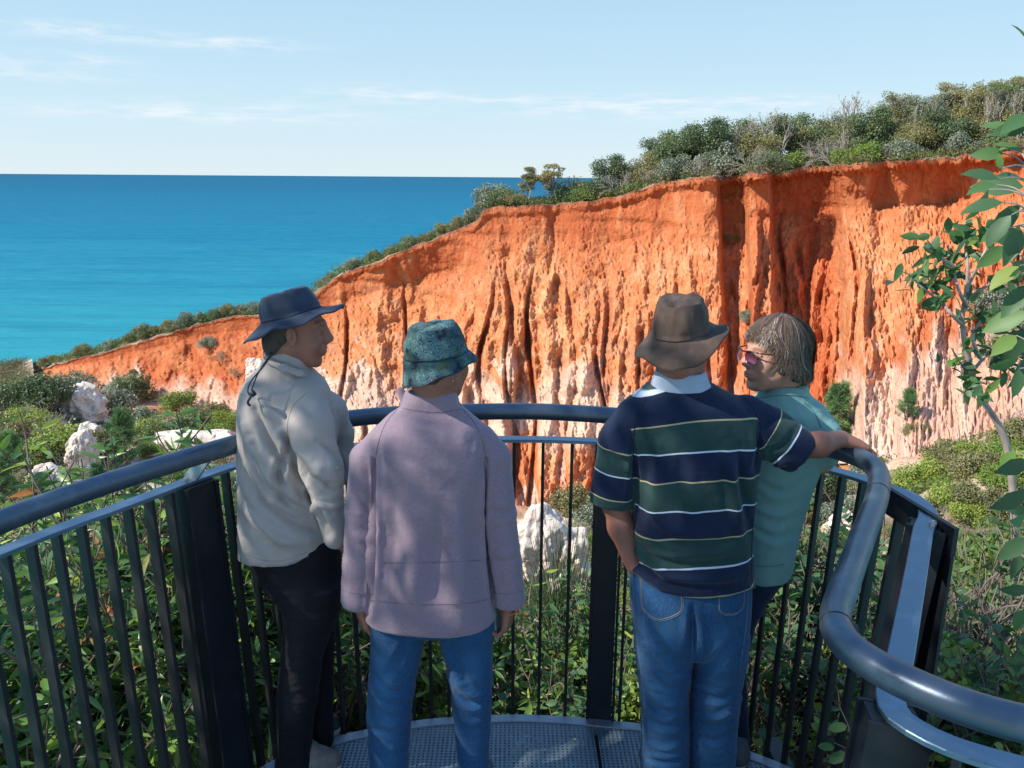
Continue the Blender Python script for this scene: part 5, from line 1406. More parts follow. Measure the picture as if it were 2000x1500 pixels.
def shoe(name, heel, toe, w, h, mat, parent, org, sole=True, cuff=.0):
    heel = np.asarray(heel, float); toe = np.asarray(toe, float); d = toe - heel; L = np.linalg.norm(d); d /= L
    S = Sdf(); z = np.array((0, 0, 1.0))
    S.cone(heel + d * w * .5 + z * w * .55, heel + d * L * .55 + z * w * .5, w * .50, w * .50, .02)
    S.cone(heel + d * L * .5 + z * w * .42, toe - d * w * .4 + z * w * .36, w * .52, w * .40, .02)
    S.cone(heel + d * w * .55 + z * w * .6, heel + d * w * .6 + z * h, w * .46, w * .42, .02)
    S.ops.append((lambda X, Y, Z: Z + 0 * X + 0 * Y - .012, heel - [9, 9, 9], toe + [9, 9, 0], .002, True))
    S.ops[-1] = (S.ops[-1][0], np.minimum(heel, toe) - .2, np.maximum(heel, toe) + .2, .003, True)
    V, Q = S.mesh(.004); o = finish(name, V, Q, mat, parent, org)
    if sole:
        n = 40; a = np.linspace(0, 2 * math.pi, n, endpoint=False); s = np.cross(z, d); mid = (heel + toe) / 2; V = []
        for zz, k in ((.001, .96), (.012, 1.0), (.024, .985)):
            for t in a:
                x = math.cos(t); y = math.sin(t); ww = w * (.46 + .05 * x)
                V.append(mid + d * np.sign(x) * abs(x) ** .75 * L * .5 * k * 1.0 + s * np.sign(y) * abs(y) ** .8 * ww * k * 1.08 + [0, 0, zz - mid[2]])
        V = np.array(V); i, j = np.meshgrid(np.arange(2), np.arange(n), indexing='ij'); j2 = (j + 1) % n
        Q = np.stack([i * n + j, i * n + j2, (i + 1) * n + j2, (i + 1) * n + j], -1).reshape(-1, 4)
        mb = MB(); mb.add(V, Q, [(0, k, k + 1) for k in range(1, n - 1)] + [(2 * n, 2 * n + k + 1, 2 * n + k) for k in range(1, n - 1)])
        mb.build('sole', M_SOLE, o, False, origin=org)
    return o
def body_attrs(V, c, R, s=1.0, skin=None):
    lip, eye, brow = head_paint(V, c, R, s); near = np.linalg.norm(V - c, axis=1) < .2
    return dict(lip=lip * near, eye=eye * near, brow=brow * near)
def hair_strands(name, c, R, s, mat, parent, org, n=3200, rad=(.104, .088, .098), endf=None, seed=1, w=.0011, grav=.0, roots=(.02, 1.1), stray=.06, part=(-.01, 0, .012), vol=.075, thmin=0.0):
    rng = np.random.default_rng(seed); c = np.asarray(c)
    th = rng.uniform(thmin, math.pi, n) * rng.choice([-1, 1], n); ph0 = rng.uniform(*roots, n); end = endf(th, rng); lay = rng.random(n) ** 1.5
    K = 9; P = np.zeros((n, K, 3)); tw = rng.normal(size=n) * .16
    for k in range(K):
        f = k / (K - 1); ph = ph0 + (end - ph0) * f; pc = np.minimum(ph, 1.62 + .12 * lay)
        a = th + tw * f ** 2 + .05 * np.sin(f * 5 + th * 9)
        r = 1.0 + vol * lay + .012 * np.sin(f * 6 + rng.random() * 6 + th * 13)
        x = np.cos(a) * np.sin(pc) * rad[0] * r; y = np.sin(a) * np.sin(pc) * rad[1] * r
        z = np.cos(np.minimum(ph, 1.62)) * rad[2] * r - np.maximum(ph - 1.62, 0) * rad[2] * 1.05
        P[:, k] = np.stack([x + part[0], y + part[1], z + part[2] + .02], 1)
        flick = np.maximum(f - .75, 0) * 4 * stray * rng.random(n) * .35
        P[:, k, 0] += np.cos(a) * flick * .5; P[:, k, 1] += np.sin(a) * flick * .5
    P += rng.normal(size=(n, 1, 3)) * .0012
    P = c + (P * s) @ R.T
    T = np.gradient(P, axis=1); out = P - c[None, None]; S = np.cross(T, out); S /= np.linalg.norm(S, axis=2)[..., None] + 1e-9
    ww = w * np.linspace(1, .35, K)[None, :, None] * (1 + rng.random(n))[:, None, None]
    V = np.concatenate([P - S * ww, P + S * ww], 2).reshape(n, K, 2, 3)
    base = np.arange(n)[:, None] * K * 2; Q = np.concatenate([base + np.array([[2 * k, 2 * k + 1, 2 * k + 3, 2 * k + 2]]) for k in range(K - 1)])
    rnd = np.repeat(np.clip(rng.random(n) * .8 + .3 * (rng.random(n) < .13), 0, 1), K * 2)
    return link(name, mesh_np(name, V.reshape(-1, 3) - org, [Q], dict(rnd=rnd), True, [mat]), parent)
def hair_mat(name, stops):
    m, nt, out = new_mat(name); t = NT(nt)
    t.L.new(t.bsdf(t.ramp(t.attr('rnd'), stops), .38, 0, .55, None), out.inputs[0]); return m
M_HAIR = hair_mat('brown_grey_hair', [(0, (.050, .028, .018)), (.45, (.115, .068, .042)), (.72, (.20, .13, .085)), (.90, (.40, .32, .25)), (1, (.52, .46, .40))])
M_HAIR_DK = hair_mat('dark_hair', [(0, (.010, .008, .007)), (.6, (.022, .016, .012)), (1, (.06, .045, .035))])
M_HAIR_BASE = simple('hair_base', (.045, .030, .022), .7)
def legfade(V, pts, w=.05):
    d, _ = seg_dist(V, pts); return np.exp(-(d / w) ** 2)

# ---- person 1: woman in the beige shirt and navy hat, far left
def person_beige():
    F0 = 2.50; org = W(590, 1490, 2.50); org[2] = 0
    p = empty('person', org); tag(p, 'woman in beige shirt, navy brimmed hat and black jeans facing right at the left railing', 'person', 'people at the lookout railing')
    hc = W(578, 646, 2.50); R = head_axes(math.radians(8), math.radians(-4)); s = .97
    S = Sdf(); add_head(S, hc, R, s, .84, .85, .90)
    nk = W(558, 715, 2.50)
    S.chain([hc + R @ np.array((-.030, 0, -.055)), nk, W(545, 760, 2.50)], [.056, .058, .075], .03)
    S.loft(PXR(2.50, [(740, 500, 590, .07), (800, 480, 630, .09), (950, 482, 630, .09), (1100, 510, 640, .09)]), .5)
    S.chain(PTS([(605, 800, 2.42), (633, 920, 2.37), (652, 1035, 2.36)]), [.040, .030, .018], .02)
    S.chain(PTS([(640, 820, 2.60), (668, 870, 2.64), (668, 930, 2.62)]), [.04, .035, .026], .02)
    add_hand(S, W(657, 1052, 2.37), (.35, .6, -.75), (.6, .2, .2), 1, .85, (.5, .6, .6, .7))
    V, Q = S.mesh(.003); V = relax(V, Q, 1, .4)
    finish('body', V, Q, M_SKIN_TAN, p, org, body_attrs(V, hc, R, s))
    # hair under the hat
    H_ = Sdf(); H_.ell(hc + R @ np.array((-.034, 0, .014)), (.066, .071, .074), R.T); H_.ell(hc + R @ np.array((-.058, 0, -.042)), (.042, .058, .046), R.T, .025)
    V, Q = H_.mesh(.004); N = vnormals(V, Q); V = wrinkle(V, N, .003, 60, 60, 12, 5)
    hb = finish('hair', V, Q, M_HAIR_BASE, p, org)
    hair_strands('hair_strands', hc, R, s, M_HAIR_DK, hb, org, 1500, (.084, .068, .08), lambda th, r: np.where(np.abs(th) > 1.7, 2.15 + .25 * r.random(len(th)), 1.75), 4, .0010, roots=(1.5, 1.7), stray=.01, thmin=2.05)
    # shirt
    S = Sdf()
    S.loft(PXR(2.50, [(700, 528, 590, .062, .02), (722, 502, 606, .078, .01), (745, 482, 632, .098), (780, 471, 648, .112), (840, 467, 655, .120), (900, 467, 652, .122), (960, 469, 645, .122), (1020, 470, 650, .125), (1060, 470, 657, .128), (1112, 474, 655, .125)]), .35, .02)
    S.chain(PTS([(598, 775, 2.44), (608, 830, 2.40), (628, 915, 2.37), (655, 1048, 2.37)]), [.052, .060, .056, .036], .034)
    S.chain(PTS([(640, 800, 2.58), (663, 845, 2.63), (668, 925, 2.62)]), [.060, .042, .033], .02)
    S.cone(W(563, 702, 2.50), W(556, 722, 2.50), .066, .074, .012)        # collar stand
    V, Q = S.mesh(.004); V = relax(V, Q, 3); N = vnormals(V, Q)
    # cut the hem on a curve: keep what lies above it
    cx = (V - CAMP); u = 1000 + FPX * (cx @ RIGHT) / (cx @ FWD); v = 750 - FPX * (cx @ UP) / (cx @ FWD)
    hem = np.interp(u, [465, 490, 520, 560, 600, 640, 660, 700], [1086, 1098, 1103, 1100, 1086, 1060, 1046, 1044])
    arm, al = seg_dist(V, PTS([(608, 830, 2.40), (628, 915, 2.37), (655, 1048, 2.37)]))
    low = (v > hem) & (arm > .055)
    V = V.copy(); zr = np.zeros(len(V)); V[low, 2] += ((v - hem)[low]) * .00160
    # drape: folds fall from the shoulder and armpit
    m = sstep(.03, .08, arm)
    for ln, w, dpt in (([(500, 800), (530, 870), (590, 930), (640, 950)], .016, -.013), ([(490, 860), (530, 935), (600, 985), (650, 1000)], .014, .010), ([(480, 920), (520, 985), (590, 1025), (640, 1040)], .015, -.011),
                       ([(475, 990), (540, 1050), (600, 1060)], .016, .009), ([(556, 850), (575, 895), (600, 920)], .014, -.018), ([(560, 880), (545, 930), (560, 985)], .014, -.012), ([(600, 960), (622, 1000), (640, 1040)], .010, -.010),
                       ([(500, 765), (520, 800), (560, 830)], .014, .006), ([(478, 830), (490, 900), (510, 950)], .014, .008), ([(620, 860), (655, 890), (670, 930)], .010, -.006), ([(610, 930), (640, 945), (665, 950)], .009, -.007), ([(620, 985), (645, 990), (668, 985)], .008, .006)):
        V = gfold(V, N, ln, w, dpt * 1.7)
    N = vnormals(V, Q)
    V = wrinkle(V, N, .0055, 9, 9, 8, 13, 1.0, 3); V = wrinkle(V + 0, N, .0020, 26, 26, 34, 15, sstep(.2, -.3, fbm(V[:, 0] * 5, V[:, 1] * 5, V[:, 2] * 5, 2, 3)))
    sh = finish('shirt', V, Q, M_SHIRT, p, org); b = bvh_of(V, Q)
    stitch('shoulder_seam', b, [(598, 768), (575, 790), (563, 820), (562, 850), (562, 870)], .0008, M_SEAM_STONE, sh, org)
    stitch('yoke_seam', b, [(470, 770), (500, 778), (530, 795), (560, 815)], .0008, M_SEAM_STONE, sh, org)
    stitch('collar_seam', b, [(520, 702), (545, 712), (575, 722), (600, 735)], .0008, M_SEAM_STONE, sh, org)
    stitch('hem_stitch', b, [(472, 1080), (520, 1095), (560, 1092), (600, 1078)], .0008, M_SEAM_STONE, sh, org)
    # collar leaf
    C = Sdf(); C.chain([W(x, y, f) for x, y, f in ((520, 692, 2.56), (528, 705, 2.44), (555, 718, 2.41), (585, 728, 2.43), (603, 738, 2.48))], [.010, .012, .013, .012, .008], .01, (np.array((.1, -.6, .5)), 2.2))
    v2, q2 = C.mesh(.004); finish('collar', v2, q2, M_SHIRT, sh, org)
    for bx, by in ((657, 913), (612, 730)):
        d = Vector(ray(bx, by)).normalized(); h = b.ray_cast(Vector(CAMP), d)
        if h[0]:
            q = np.array(h[0]); nn = -np.array(d); mb = MB(); mb.tube([q, q + nn * .004], .0055, 10); mb.build('button', M_SEAM_STONE, sh, False, origin=org)
    # jeans
    S = Sdf()
    S.loft(PXR(2.50, [(1030, 500, 655, .10), (1075, 497, 664, .115), (1120, 508, 668, .118), (1170, 548, 668, .105), (1215, 562, 655, .085)]), .2, .03)
    S.loft(PXR(2.46, [(1140, 530, 665, .085), (1190, 556, 660, .080), (1233, 556, 646, .072), (1277, 551, 630, .064), (1333, 545, 623, .056), (1400, 541, 613, .056), (1460, 540, 608, .060), (1497, 539, 610, .066)]), 0, .02)
    S.loft(PXR(2.60, [(1140, 570, 665, .08), (1215, 596, 655, .070), (1280, 606, 650, .058), (1350, 610, 650, .050), (1400, 612, 650, .052), (1452, 606, 650, .058)]), 0, .012)
    V, Q = S.mesh(.004); V = relax(V, Q, 2); N = vnormals(V, Q)
    V = wrinkle(V, N, .0042, 7, 7, 34, 23, sstep(.20, .35, V[:, 2]) * sstep(.85, .7, V[:, 2]) * .8 + .25); V = wrinkle(V, N, .002, 20, 20, 50, 25)
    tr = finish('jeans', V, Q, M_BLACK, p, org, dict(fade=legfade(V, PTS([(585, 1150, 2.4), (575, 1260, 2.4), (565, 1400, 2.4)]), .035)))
    # shoes
    shoe('shoe', W(575, 1500, 2.47) * [1, 1, 0], W(668, 1490, 2.50) * [1, 1, 0], .088, .085, M_SHOE_TAN, p, org)
    shoe('shoe', W(590, 1462, 2.68) * [1, 1, 0], W(668, 1452, 2.70) * [1, 1, 0], .085, .09, M_BOOT, p, org)
    # hat: brim high over the brow, low at the nape
    up = R @ np.array((-.36, 0, 1.0)); up = up / np.linalg.norm(up) + np.array((0, .08, 0))
    dr = lambda th: (-.020 * np.cos(th) ** 2 * (np.cos(th) < 0) + .006 * np.cos(th) * (np.cos(th) > 0) - .003 * np.sin(th) ** 2 * (np.sin(th) < 0) - .01 * np.sin(th) ** 2 * (np.sin(th) > 0), 1.0 - .10 * np.sin(th) ** 2)
    h = hat('hat', hc + R @ np.array((-.014, 0, .046)), up, R @ np.array((1, 0, 0)), .086, .068, .074, .148, dr, M_HAT_NAVY, p, org, 1.08, 2, .006, .006, -.020, edge=M_CORD)
    # cord with toggle down the back
    mb = MB(); mb.tube(catmull(PTS([(533, 690, 2.40), (515, 715, 2.38), (490, 745, 2.375), (484, 765, 2.37), (491, 775, 2.365)]), 6), .0022, 6)
    mb.tube(catmull(PTS([(531, 688, 2.41), (505, 728, 2.37), (492, 760, 2.362), (490, 778, 2.36)]), 6), .0020, 6); mb.build('chin_cord', M_CORD, h, True, origin=org)
    mb = MB(); mb.tube(PTS([(491, 765, 2.36), (497, 772, 2.355)]), [.009, .008], 8); mb.tube(catmull(PTS([(489, 776, 2.36), (484, 786, 2.36), (489, 793, 2.36)]), 5), .0038, 6); mb.build('cord_toggle', M_CORD, h, True, origin=org)
person_beige()

# ---- person 2: woman in the mauve top
def person_mauve():
    F0 = 2.30; org = W(845, 1600, 2.3); org[2] = 0
    p = empty('person', org); tag(p, 'woman in mauve fleece, blue jeans and fern print bucket hat, seen from behind', 'person', 'people at the lookout railing')
    hc = W(856, 704, 2.31); R = head_axes(math.radians(52), math.radians(-6)); s = .98
    S = Sdf(); add_head(S, hc, R, s, 1, 1, .90)
    S.chain([hc + R @ np.array((-.030, 0, -.055)), W(846, 765, 2.31), W(840, 810, 2.31)], [.054, .052, .08], .03)
    S.loft(PXR(2.3, [(820, 780, 900, .06), (900, 740, 945, .085), (1100, 735, 945, .08), (1170, 745, 940, .07)]))
    S.chain(PTS([(722, 870, 2.3), (704, 1000, 2.31), (699, 1150, 2.28), (703, 1178, 2.28)]), [.022, .032, .028, .024], .02)
    S.chain(PTS([(962, 880, 2.3), (980, 1010, 2.31), (996, 1150, 2.28), (996, 1178, 2.28)]), [.022, .032, .028, .024], .02)
    add_hand(S, W(704, 1180, 2.28), (.16, -.05, -1), (.75, .35, .1), -1, .90, (.45, .55, .6, .75), .07, .8)
    add_hand(S, W(995, 1180, 2.28), (-.10, -.05, -1), (-.8, .25, .1), 1, .90, (.75, .8, .85, .95), .05, .9)
    V, Q = S.mesh(.003); V = relax(V, Q, 1, .4); V = V[:, :]
    finish('body', V, Q, M_SKIN_TAN, p, org, body_attrs(V, hc, R, s))
    H_ = Sdf(); H_.ell(hc + R @ np.array((-.026, 0, .005)), (.072, .073, .076), R.T); H_.ell(hc + R @ np.array((-.062, 0, -.038)), (.030, .052, .030), R.T, .02)
    V, Q = H_.mesh(.004); V = wrinkle(V, vnormals(V, Q), .003, 60, 60, 12, 5); hb = finish('hair', V, Q, M_HAIR_BASE, p, org)
    hair_strands('hair_strands', hc, R, s, M_HAIR, hb, org, 1200, (.086, .074, .078), lambda th, r: np.where(np.abs(th) > 1.6, 2.12 + .12 * r.random(len(th)), 1.75), 6, .0010, roots=(1.5, 1.7), stray=.01, thmin=1.9)
    # fleece top
    S = Sdf()
    S.loft(PXR(2.3, [(794, 784, 902, .062, .01), (812, 758, 922, .078), (835, 736, 945, .096), (862, 728, 955, .106), (905, 730, 954, .112), (960, 731, 950, .112), (1020, 727, 948, .110), (1080, 721, 955, .120), (1140, 719, 963, .130), (1194, 717, 969, .138), (1200, 721, 965, .132)]), 0, .02, 2.4)
    S.chain(PTS([(748, 862, 2.3), (718, 895, 2.3), (705, 1000, 2.30), (699, 1100, 2.28), (699, 1168, 2.275)]), [.046, .047, .044, .043, .048], .012)
    S.chain(PTS([(938, 862, 2.3), (964, 895, 2.3), (977, 1000, 2.30), (991, 1100, 2.28), (996, 1168, 2.275)]), [.046, .047, .044, .042, .048], .012)
    S.loft(PXR(2.31, [(762, 793, 892, .062, 0), (775, 789, 893, .066), (800, 782, 900, .072), (815, 772, 912, .078)]), 0, .010)
    S.cone(W(845, 752, 2.31), W(845, 772, 2.31), .058, .056, .006, True)
    S.cone(W(782, 763, 2.36), W(792, 785, 2.34), .012, .016, .012)       # turned down front corner of the collar
    S.cone(W(699, 1172, 2.275), W(699, 1190, 2.275), .038, .044, .004, True); S.cone(W(996, 1172, 2.275), W(996, 1190, 2.275), .038, .044, .004, True)
    V, Q = S.mesh(.004); V = relax(V, Q, 2); N = vnormals(V, Q)
    for ln, w, dpt in (([(731, 895), (735, 1000), (731, 1100), (724, 1185), (722, 1200)], .007, -.014), ([(951, 895), (947, 1000), (955, 1090), (966, 1175), (970, 1195)], .007, -.014), ([(770, 960), (765, 1060), (758, 1180)], .030, -.009), ([(815, 1010), (806, 1100), (800, 1195)], .028, .007),
                       ([(890, 980), (898, 1080), (905, 1195)], .032, .006), ([(860, 1000), (856, 1100), (850, 1195)], .026, -.006), ([(925, 960), (928, 1080), (935, 1190)], .026, -.006),
                       ([(690, 960), (715, 985), (735, 990)], .012, -.006), ([(685, 1040), (712, 1052), (735, 1050)], .013, .005), ([(1008, 985), (985, 1002), (950, 1000)], .012, -.006), ([(1012, 1065), (990, 1082), (960, 1078)], .013, .005),
                       ([(740, 870), (748, 930)], .014, -.006), ([(945, 870), (940, 930)], .014, -.006)):
        V = gfold(V, N, ln, w, dpt * 1.4)
    V = wrinkle(V, vnormals(V, Q), .0045, 6, 6, 5, 33); V = wrinkle(V, N, .0016, 18, 18, 22, 35)
    tp = finish('fleece_top', V, Q, M_KNIT, p, org); b = bvh_of(V, Q)
    for nm, ln in (('raglan_seam', [(775, 800), (752, 830), (738, 870), (732, 910)]), ('raglan_seam', [(905, 800), (928, 828), (944, 868), (952, 905)]), ('collar_seam', [(785, 797), (820, 803), (860, 805), (902, 800)]),
                   ('waist_seam', [(722, 1097), (780, 1099), (850, 1098), (910, 1096), (958, 1092)]), ('hem_seam', [(722, 1172), (780, 1178), (860, 1180), (920, 1177), (964, 1168)]), ('cuff_seam', [(664, 1150), (690, 1158), (730, 1160)]), ('cuff_seam', [(966, 1158), (995, 1160), (1026, 1152)])):
        stitch(nm, b, ln, .0008, M_SEAM_MAUVE, tp, org)
    # jeans
    S = Sdf()
    S.loft(PXR(2.3, [(1120, 750, 935, .085), (1180, 733, 958, .100), (1215, 728, 962, .105)]), 0, .02)
    S.loft(PXR(2.3, [(1160, 740, 850, .09), (1200, 724, 842, .098), (1250, 724, 830, .088), (1293, 724, 819, .078), (1350, 721, 807, .066), (1400, 719, 801, .060), (1500, 723, 797, .058), (1590, 726, 798, .060)]), 0, .012)
    S.loft(PXR(2.3, [(1160, 845, 950, .09), (1200, 849, 968, .098), (1250, 860, 963, .088), (1300, 872, 961, .078), (1360, 884, 959, .066), (1400, 888, 957, .060), (1500, 896, 955, .058), (1590, 900, 956, .060)]), 0, .012)
    V, Q = S.mesh(.004); V = relax(V, Q, 2); N = vnormals(V, Q)
    msk = sstep(.62, .50, V[:, 2]) * sstep(.12, .3, V[:, 2])
    V = wrinkle(V, N, .0050, 6, 6, 26, 43, msk); V = wrinkle(V, N, .0026, 14, 14, 40, 45, .35 + .65 * msk)
    for ln, w, dpt in (([(800, 1240), (770, 1300), (745, 1330)], .012, -.007), ([(880, 1270), (910, 1330), (945, 1350)], .012, -.007), ([(740, 1330), (770, 1352), (800, 1345)], .010, -.008), ([(735, 1372), (765, 1388), (798, 1380)], .010, .007), ([(892, 1355), (925, 1375), (955, 1370)], .010, -.008), ([(895, 1400), (925, 1412), (955, 1402)], .010, .007), ([(728, 1420), (760, 1432), (796, 1425)], .010, -.007), ([(860, 1240), (880, 1290), (900, 1310)], .012, .006)):
        V = gfold(V, N, ln, w, dpt)
    fade = np.maximum(legfade(V, PTS([(745, 1290, 2.22), (750, 1400, 2.22), (762, 1590, 2.22)]), .035), legfade(V, PTS([(925, 1290, 2.22), (925, 1590, 2.22)]), .03) * .6)
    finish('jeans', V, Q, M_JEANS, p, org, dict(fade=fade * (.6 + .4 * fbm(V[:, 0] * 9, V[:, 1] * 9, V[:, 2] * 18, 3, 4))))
    for x in (762, 926):
        q = W(x, 1600, 2.3); shoe('shoe', (q[0], q[1] - .06, 0), (q[0] + .03 * (1 if x > 850 else -1), q[1] + .20, 0), .088, .09, M_SHOE, p, org)
    up = np.array((-.10, -.05, 1.0)); fw = R @ np.array((1, 0, 0))
    def dr(th):     # brim falls towards the camera's left, lifts on the right
        lf = np.cross(up / np.linalg.norm(up), fw)
        d = np.cos(th)[:, None] * fw[None] + np.sin(th)[:, None] * lf[None]
        side = d[:, 0] / (np.abs(d[:, 0]).max() + 1e-6)
        return -.040 + .026 * side - .006 * d[:, 1], 1.0 + .05 * side
    hat('bucket_hat', hc + R @ np.array((-.012, 0, .020)), up, fw, .089, .066, .084, .108, dr, M_PRINT, p, org, 1.05, 5, .004, .007, -.012, edge=M_CORD)
    # earring
    mb = MB(); e = W(884, 742, 2.245); mb.tube([e, e - [0, 0, .006]], .0022, 6); mb.build('earring', M_BOLT, p, True, origin=org)
    # wrist tie
    c = W(996, 1186, 2.28); a = np.linspace(0, 2 * math.pi, 20); mb = MB(); mb.tube(np.stack([c[0] + .029 * np.cos(a), c[1] + .029 * np.sin(a), c[2] - .01 + .008 * np.cos(a)], 1), .0028, 6, caps=False)
    mb.build('wrist_band', simple('orange_band', (.50, .13, .05), .6), p, True, origin=org)
    # phone held in her right hand
    c = W(972, 1206, 2.30); ph = MB(); ax = np.array(((.25, .95, 0), (.97, -.25, .12), (-.1, .0, 1.0))); ax = np.array([v / np.linalg.norm(v) for v in ax])
    ph.box(c, .034, .0036, .066, ax); po = ph.build('phone', simple('phone_case', (.20, .27, .30), .35), None, False, origin=c); po.location = c
    gl = MB(); gl.box(c - ax[1] * .0042, .030, .0006, .060, ax); gl.build('screen', simple('phone_glass', (.02, .025, .03), .1), po, False, origin=c)
    cm = MB(); cm.tube([c + ax[1] * .0036 + ax[2] * .05, c + ax[1] * .0052 + ax[2] * .05], .008, 12); cm.build('camera_lens', simple('lens_glass', (.01, .01, .012), .1), po, False, origin=c)
    tag(po, 'pale blue grey phone held in the right hand of the woman in mauve', 'phone')
person_mauve()

# ---- person 3: man in the striped polo
def person_striped():
    org = W(1345, 1600, 2.35); org[2] = 0
    p = empty('person', org); tag(p, 'man in navy and green striped polo, blue jeans and brown hat, hand on the handrail', 'person', 'people at the lookout railing')
    hc = W(1330, 672, 2.36); R = head_axes(math.radians(66), math.radians(-2)); s = 1.03
    S = Sdf(); add_head(S, hc, R, s, 1, 1, .90)
    S.chain([hc + R @ np.array((-.030, 0, -.055)), W(1330, 735, 2.37), W(1335, 785, 2.37)], [.056, .058, .08], .03)
    S.loft(PXR(2.35, [(790, 1260, 1440, .07), (900, 1245, 1470, .095), (1080, 1255, 1445, .09), (1140, 1255, 1445, .09)]))
    S.chain(PTS([(1225, 830, 2.35), (1203, 985, 2.36), (1212, 1030, 2.34), (1238, 1105, 2.31)]), [.05, .040, .037, .026], .02)
    hz = WZ(1665, 884, HANDZ)
    wr = W(1642, 857, hz[1] - .012)
    S.chain([W(1480, 815, 2.36), W(1552, 872, 2.33), W(1600, 868, 2.32), wr], [.050, .041, .036, .026], .02)
    dirh = np.array((.93, .10, -.30)); add_hand(S, wr, dirh, (-.25, 0, -1), 1, .98, (.30, .35, .45, .55), .06, .4)
    V, Q = S.mesh(.0032); V = relax(V, Q, 1, .4)
    finish('body', V, Q, M_SKIN_TAN, p, org, body_attrs(V, hc, R, s))
    H_ = Sdf(); H_.ell(hc + R @ np.array((-.022, 0, .005)), (.074, .074, .078), R.T); H_.ell(hc + R @ np.array((-.062, 0, -.030)), (.030, .052, .026), R.T, .02)
    V, Q = H_.mesh(.004); finish('hair', V, Q, simple('grey_hair', (.16, .14, .13), .8, bump=.6, bscale=150), p, org)
    # polo
    LA_ = PTS([(1238, 818, 2.35), (1216, 860, 2.35), (1198, 965, 2.355)]); RA_ = PTS([(1455, 815, 2.36), (1500, 842, 2.35), (1552, 878, 2.33)])
    S = Sdf()
    S.loft(PXR(2.35, [(752, 1268, 1396, .066, .01), (768, 1245, 1425, .086), (790, 1225, 1455, .104), (825, 1222, 1480, .114), (870, 1232, 1484, .122), (930, 1237, 1474, .126), (1000, 1238, 1467, .127), (1060, 1232, 1465, .128), (1100, 1226, 1467, .130), (1135, 1228, 1469, .130), (1163, 1234, 1468, .126)]), 0, .02, 2.5)
    S.chain(LA_, [.060, .066, .068], .022); S.chain(RA_, [.066, .068, .068], .022)
    tl = LA_[2] - LA_[1]; tl /= np.linalg.norm(tl); tr_ = RA_[2] - RA_[1]; tr_ /= np.linalg.norm(tr_)
    S.cone(LA_[2] + tl * .030, LA_[2] + tl * .11, .058, .075, .004, True); S.cone(RA_[2] + tr_ * .030, RA_[2] + tr_ * .12, .058, .080, .004, True)
    V, Q = S.mesh(.004); V = relax(V, Q, 2); N = vnormals(V, Q)
    cx = (V - CAMP); u = 1000 + FPX * (cx @ RIGHT) / (cx @ FWD); v = 750 - FPX * (cx @ UP) / (cx @ FWD)
    dl, al = seg_dist(V, LA_); dr_, ar = seg_dist(V, RA_)
    hem = np.interp(u, [1215, 1245, 1290, 1350, 1410, 1470], [1098, 1118, 1150, 1163, 1160, 1143]); low = (v > hem) & (V[:, 2] < 1.05)
    V = V.copy(); V[low, 2] += (v - hem)[low] * .00150
    xc = W(1352, 950, 2.35)[0]; hw = .185; q = np.clip((V[:, 0] - xc) / hw, -1.25, 1.25)
    zt = W(1350, 762, 2.25)[2]; zb = W(1350, 1160, 2.23)[2]; f = np.clip((V[:, 2] - zb) / (zt - zb), 0, 1.15)
    drop = (.004 + .030 * f ** 2) * q * q + (-.012 + .000 * f) * q
    # measured stripe heights down the middle of the back (one period = white, navy, yellow, green)
    ys = [690, 762, 822, 880, 937, 995, 1050, 1105, 1160]; zs = [W(1350, y, 2.24)[2] for y in ys]
    zeff = V[:, 2] + drop
    s_t = np.interp(-zeff, -np.array(zs), np.array([-.2, 0, .5, 1, 1.5, 2, 2.5, 3, 3.5])) + np.where(zeff < zs[-1], (zs[-1] - zeff) / .19, 0)
    s_l = .5 + (al - np.linalg.norm(W(1216, 871, 2.35) - LA_[0])) / .155
    s_r = .5 + (ar - np.linalg.norm(W(1497, 840, 2.35) - RA_[0])) / .14
    isl = (dl < .082) & (u < 1234 + (v - 830) * .03) & (al > .02); isr = (dr_ < .088) & (u > np.interp(v, [780, 850, 930], [1478, 1484, 1474])) & (ar > .015)
    sv = np.where(isl, s_l, np.where(isr, s_r, s_t))
    for ln, w, dpt in (([(1237, 850), (1240, 920), (1238, 990)], .010, -.008), ([(1478, 830), (1482, 880), (1470, 930)], .010, -.008), ([(1445, 870), (1452, 950), (1462, 1010), (1466, 1060)], .014, -.009), ([(1420, 870), (1432, 960), (1448, 1040)], .014, .007),
                       ([(1290, 870), (1278, 960), (1265, 1050)], .020, .007), ([(1255, 1000), (1300, 1050), (1380, 1060), (1460, 1040)], .012, -.006), ([(1245, 1060), (1290, 1095), (1380, 1100), (1465, 1085)], .012, -.008), ([(1250, 1080), (1300, 1125), (1400, 1130), (1465, 1120)], .010, .007),
                       ([(1330, 880), (1325, 980), (1315, 1060)], .024, -.006), ([(1190, 880), (1215, 900), (1236, 905)], .010, -.006), ([(1500, 880), (1530, 870), (1555, 840)], .010, -.006), ([(1225, 1070), (1245, 1100), (1280, 1125)], .010, -.010), ([(1510, 905), (1540, 900)], .010, .008)):
        V = gfold(V, N, ln, w, dpt * 1.6)
    V = wrinkle(V, vnormals(V, Q), .0045, 8, 8, 5, 53); V = wrinkle(V, N, .0018, 22, 22, 26, 55)
    po = finish('polo_shirt', V, Q, M_STRIPE, p, org, dict(s=sv)); b = bvh_of(V, Q)
    seam = simple('seam_navy', (.010, .014, .035), .9)
    for ln in ([(1262, 780), (1245, 810), (1238, 850), (1236, 900)], [(1452, 775), (1476, 805), (1484, 850), (1478, 905)], [(1470, 1010), (1468, 1070), (1468, 1130)]):
        stitch('sleeve_seam', b, ln, .0012, seam, po, org)
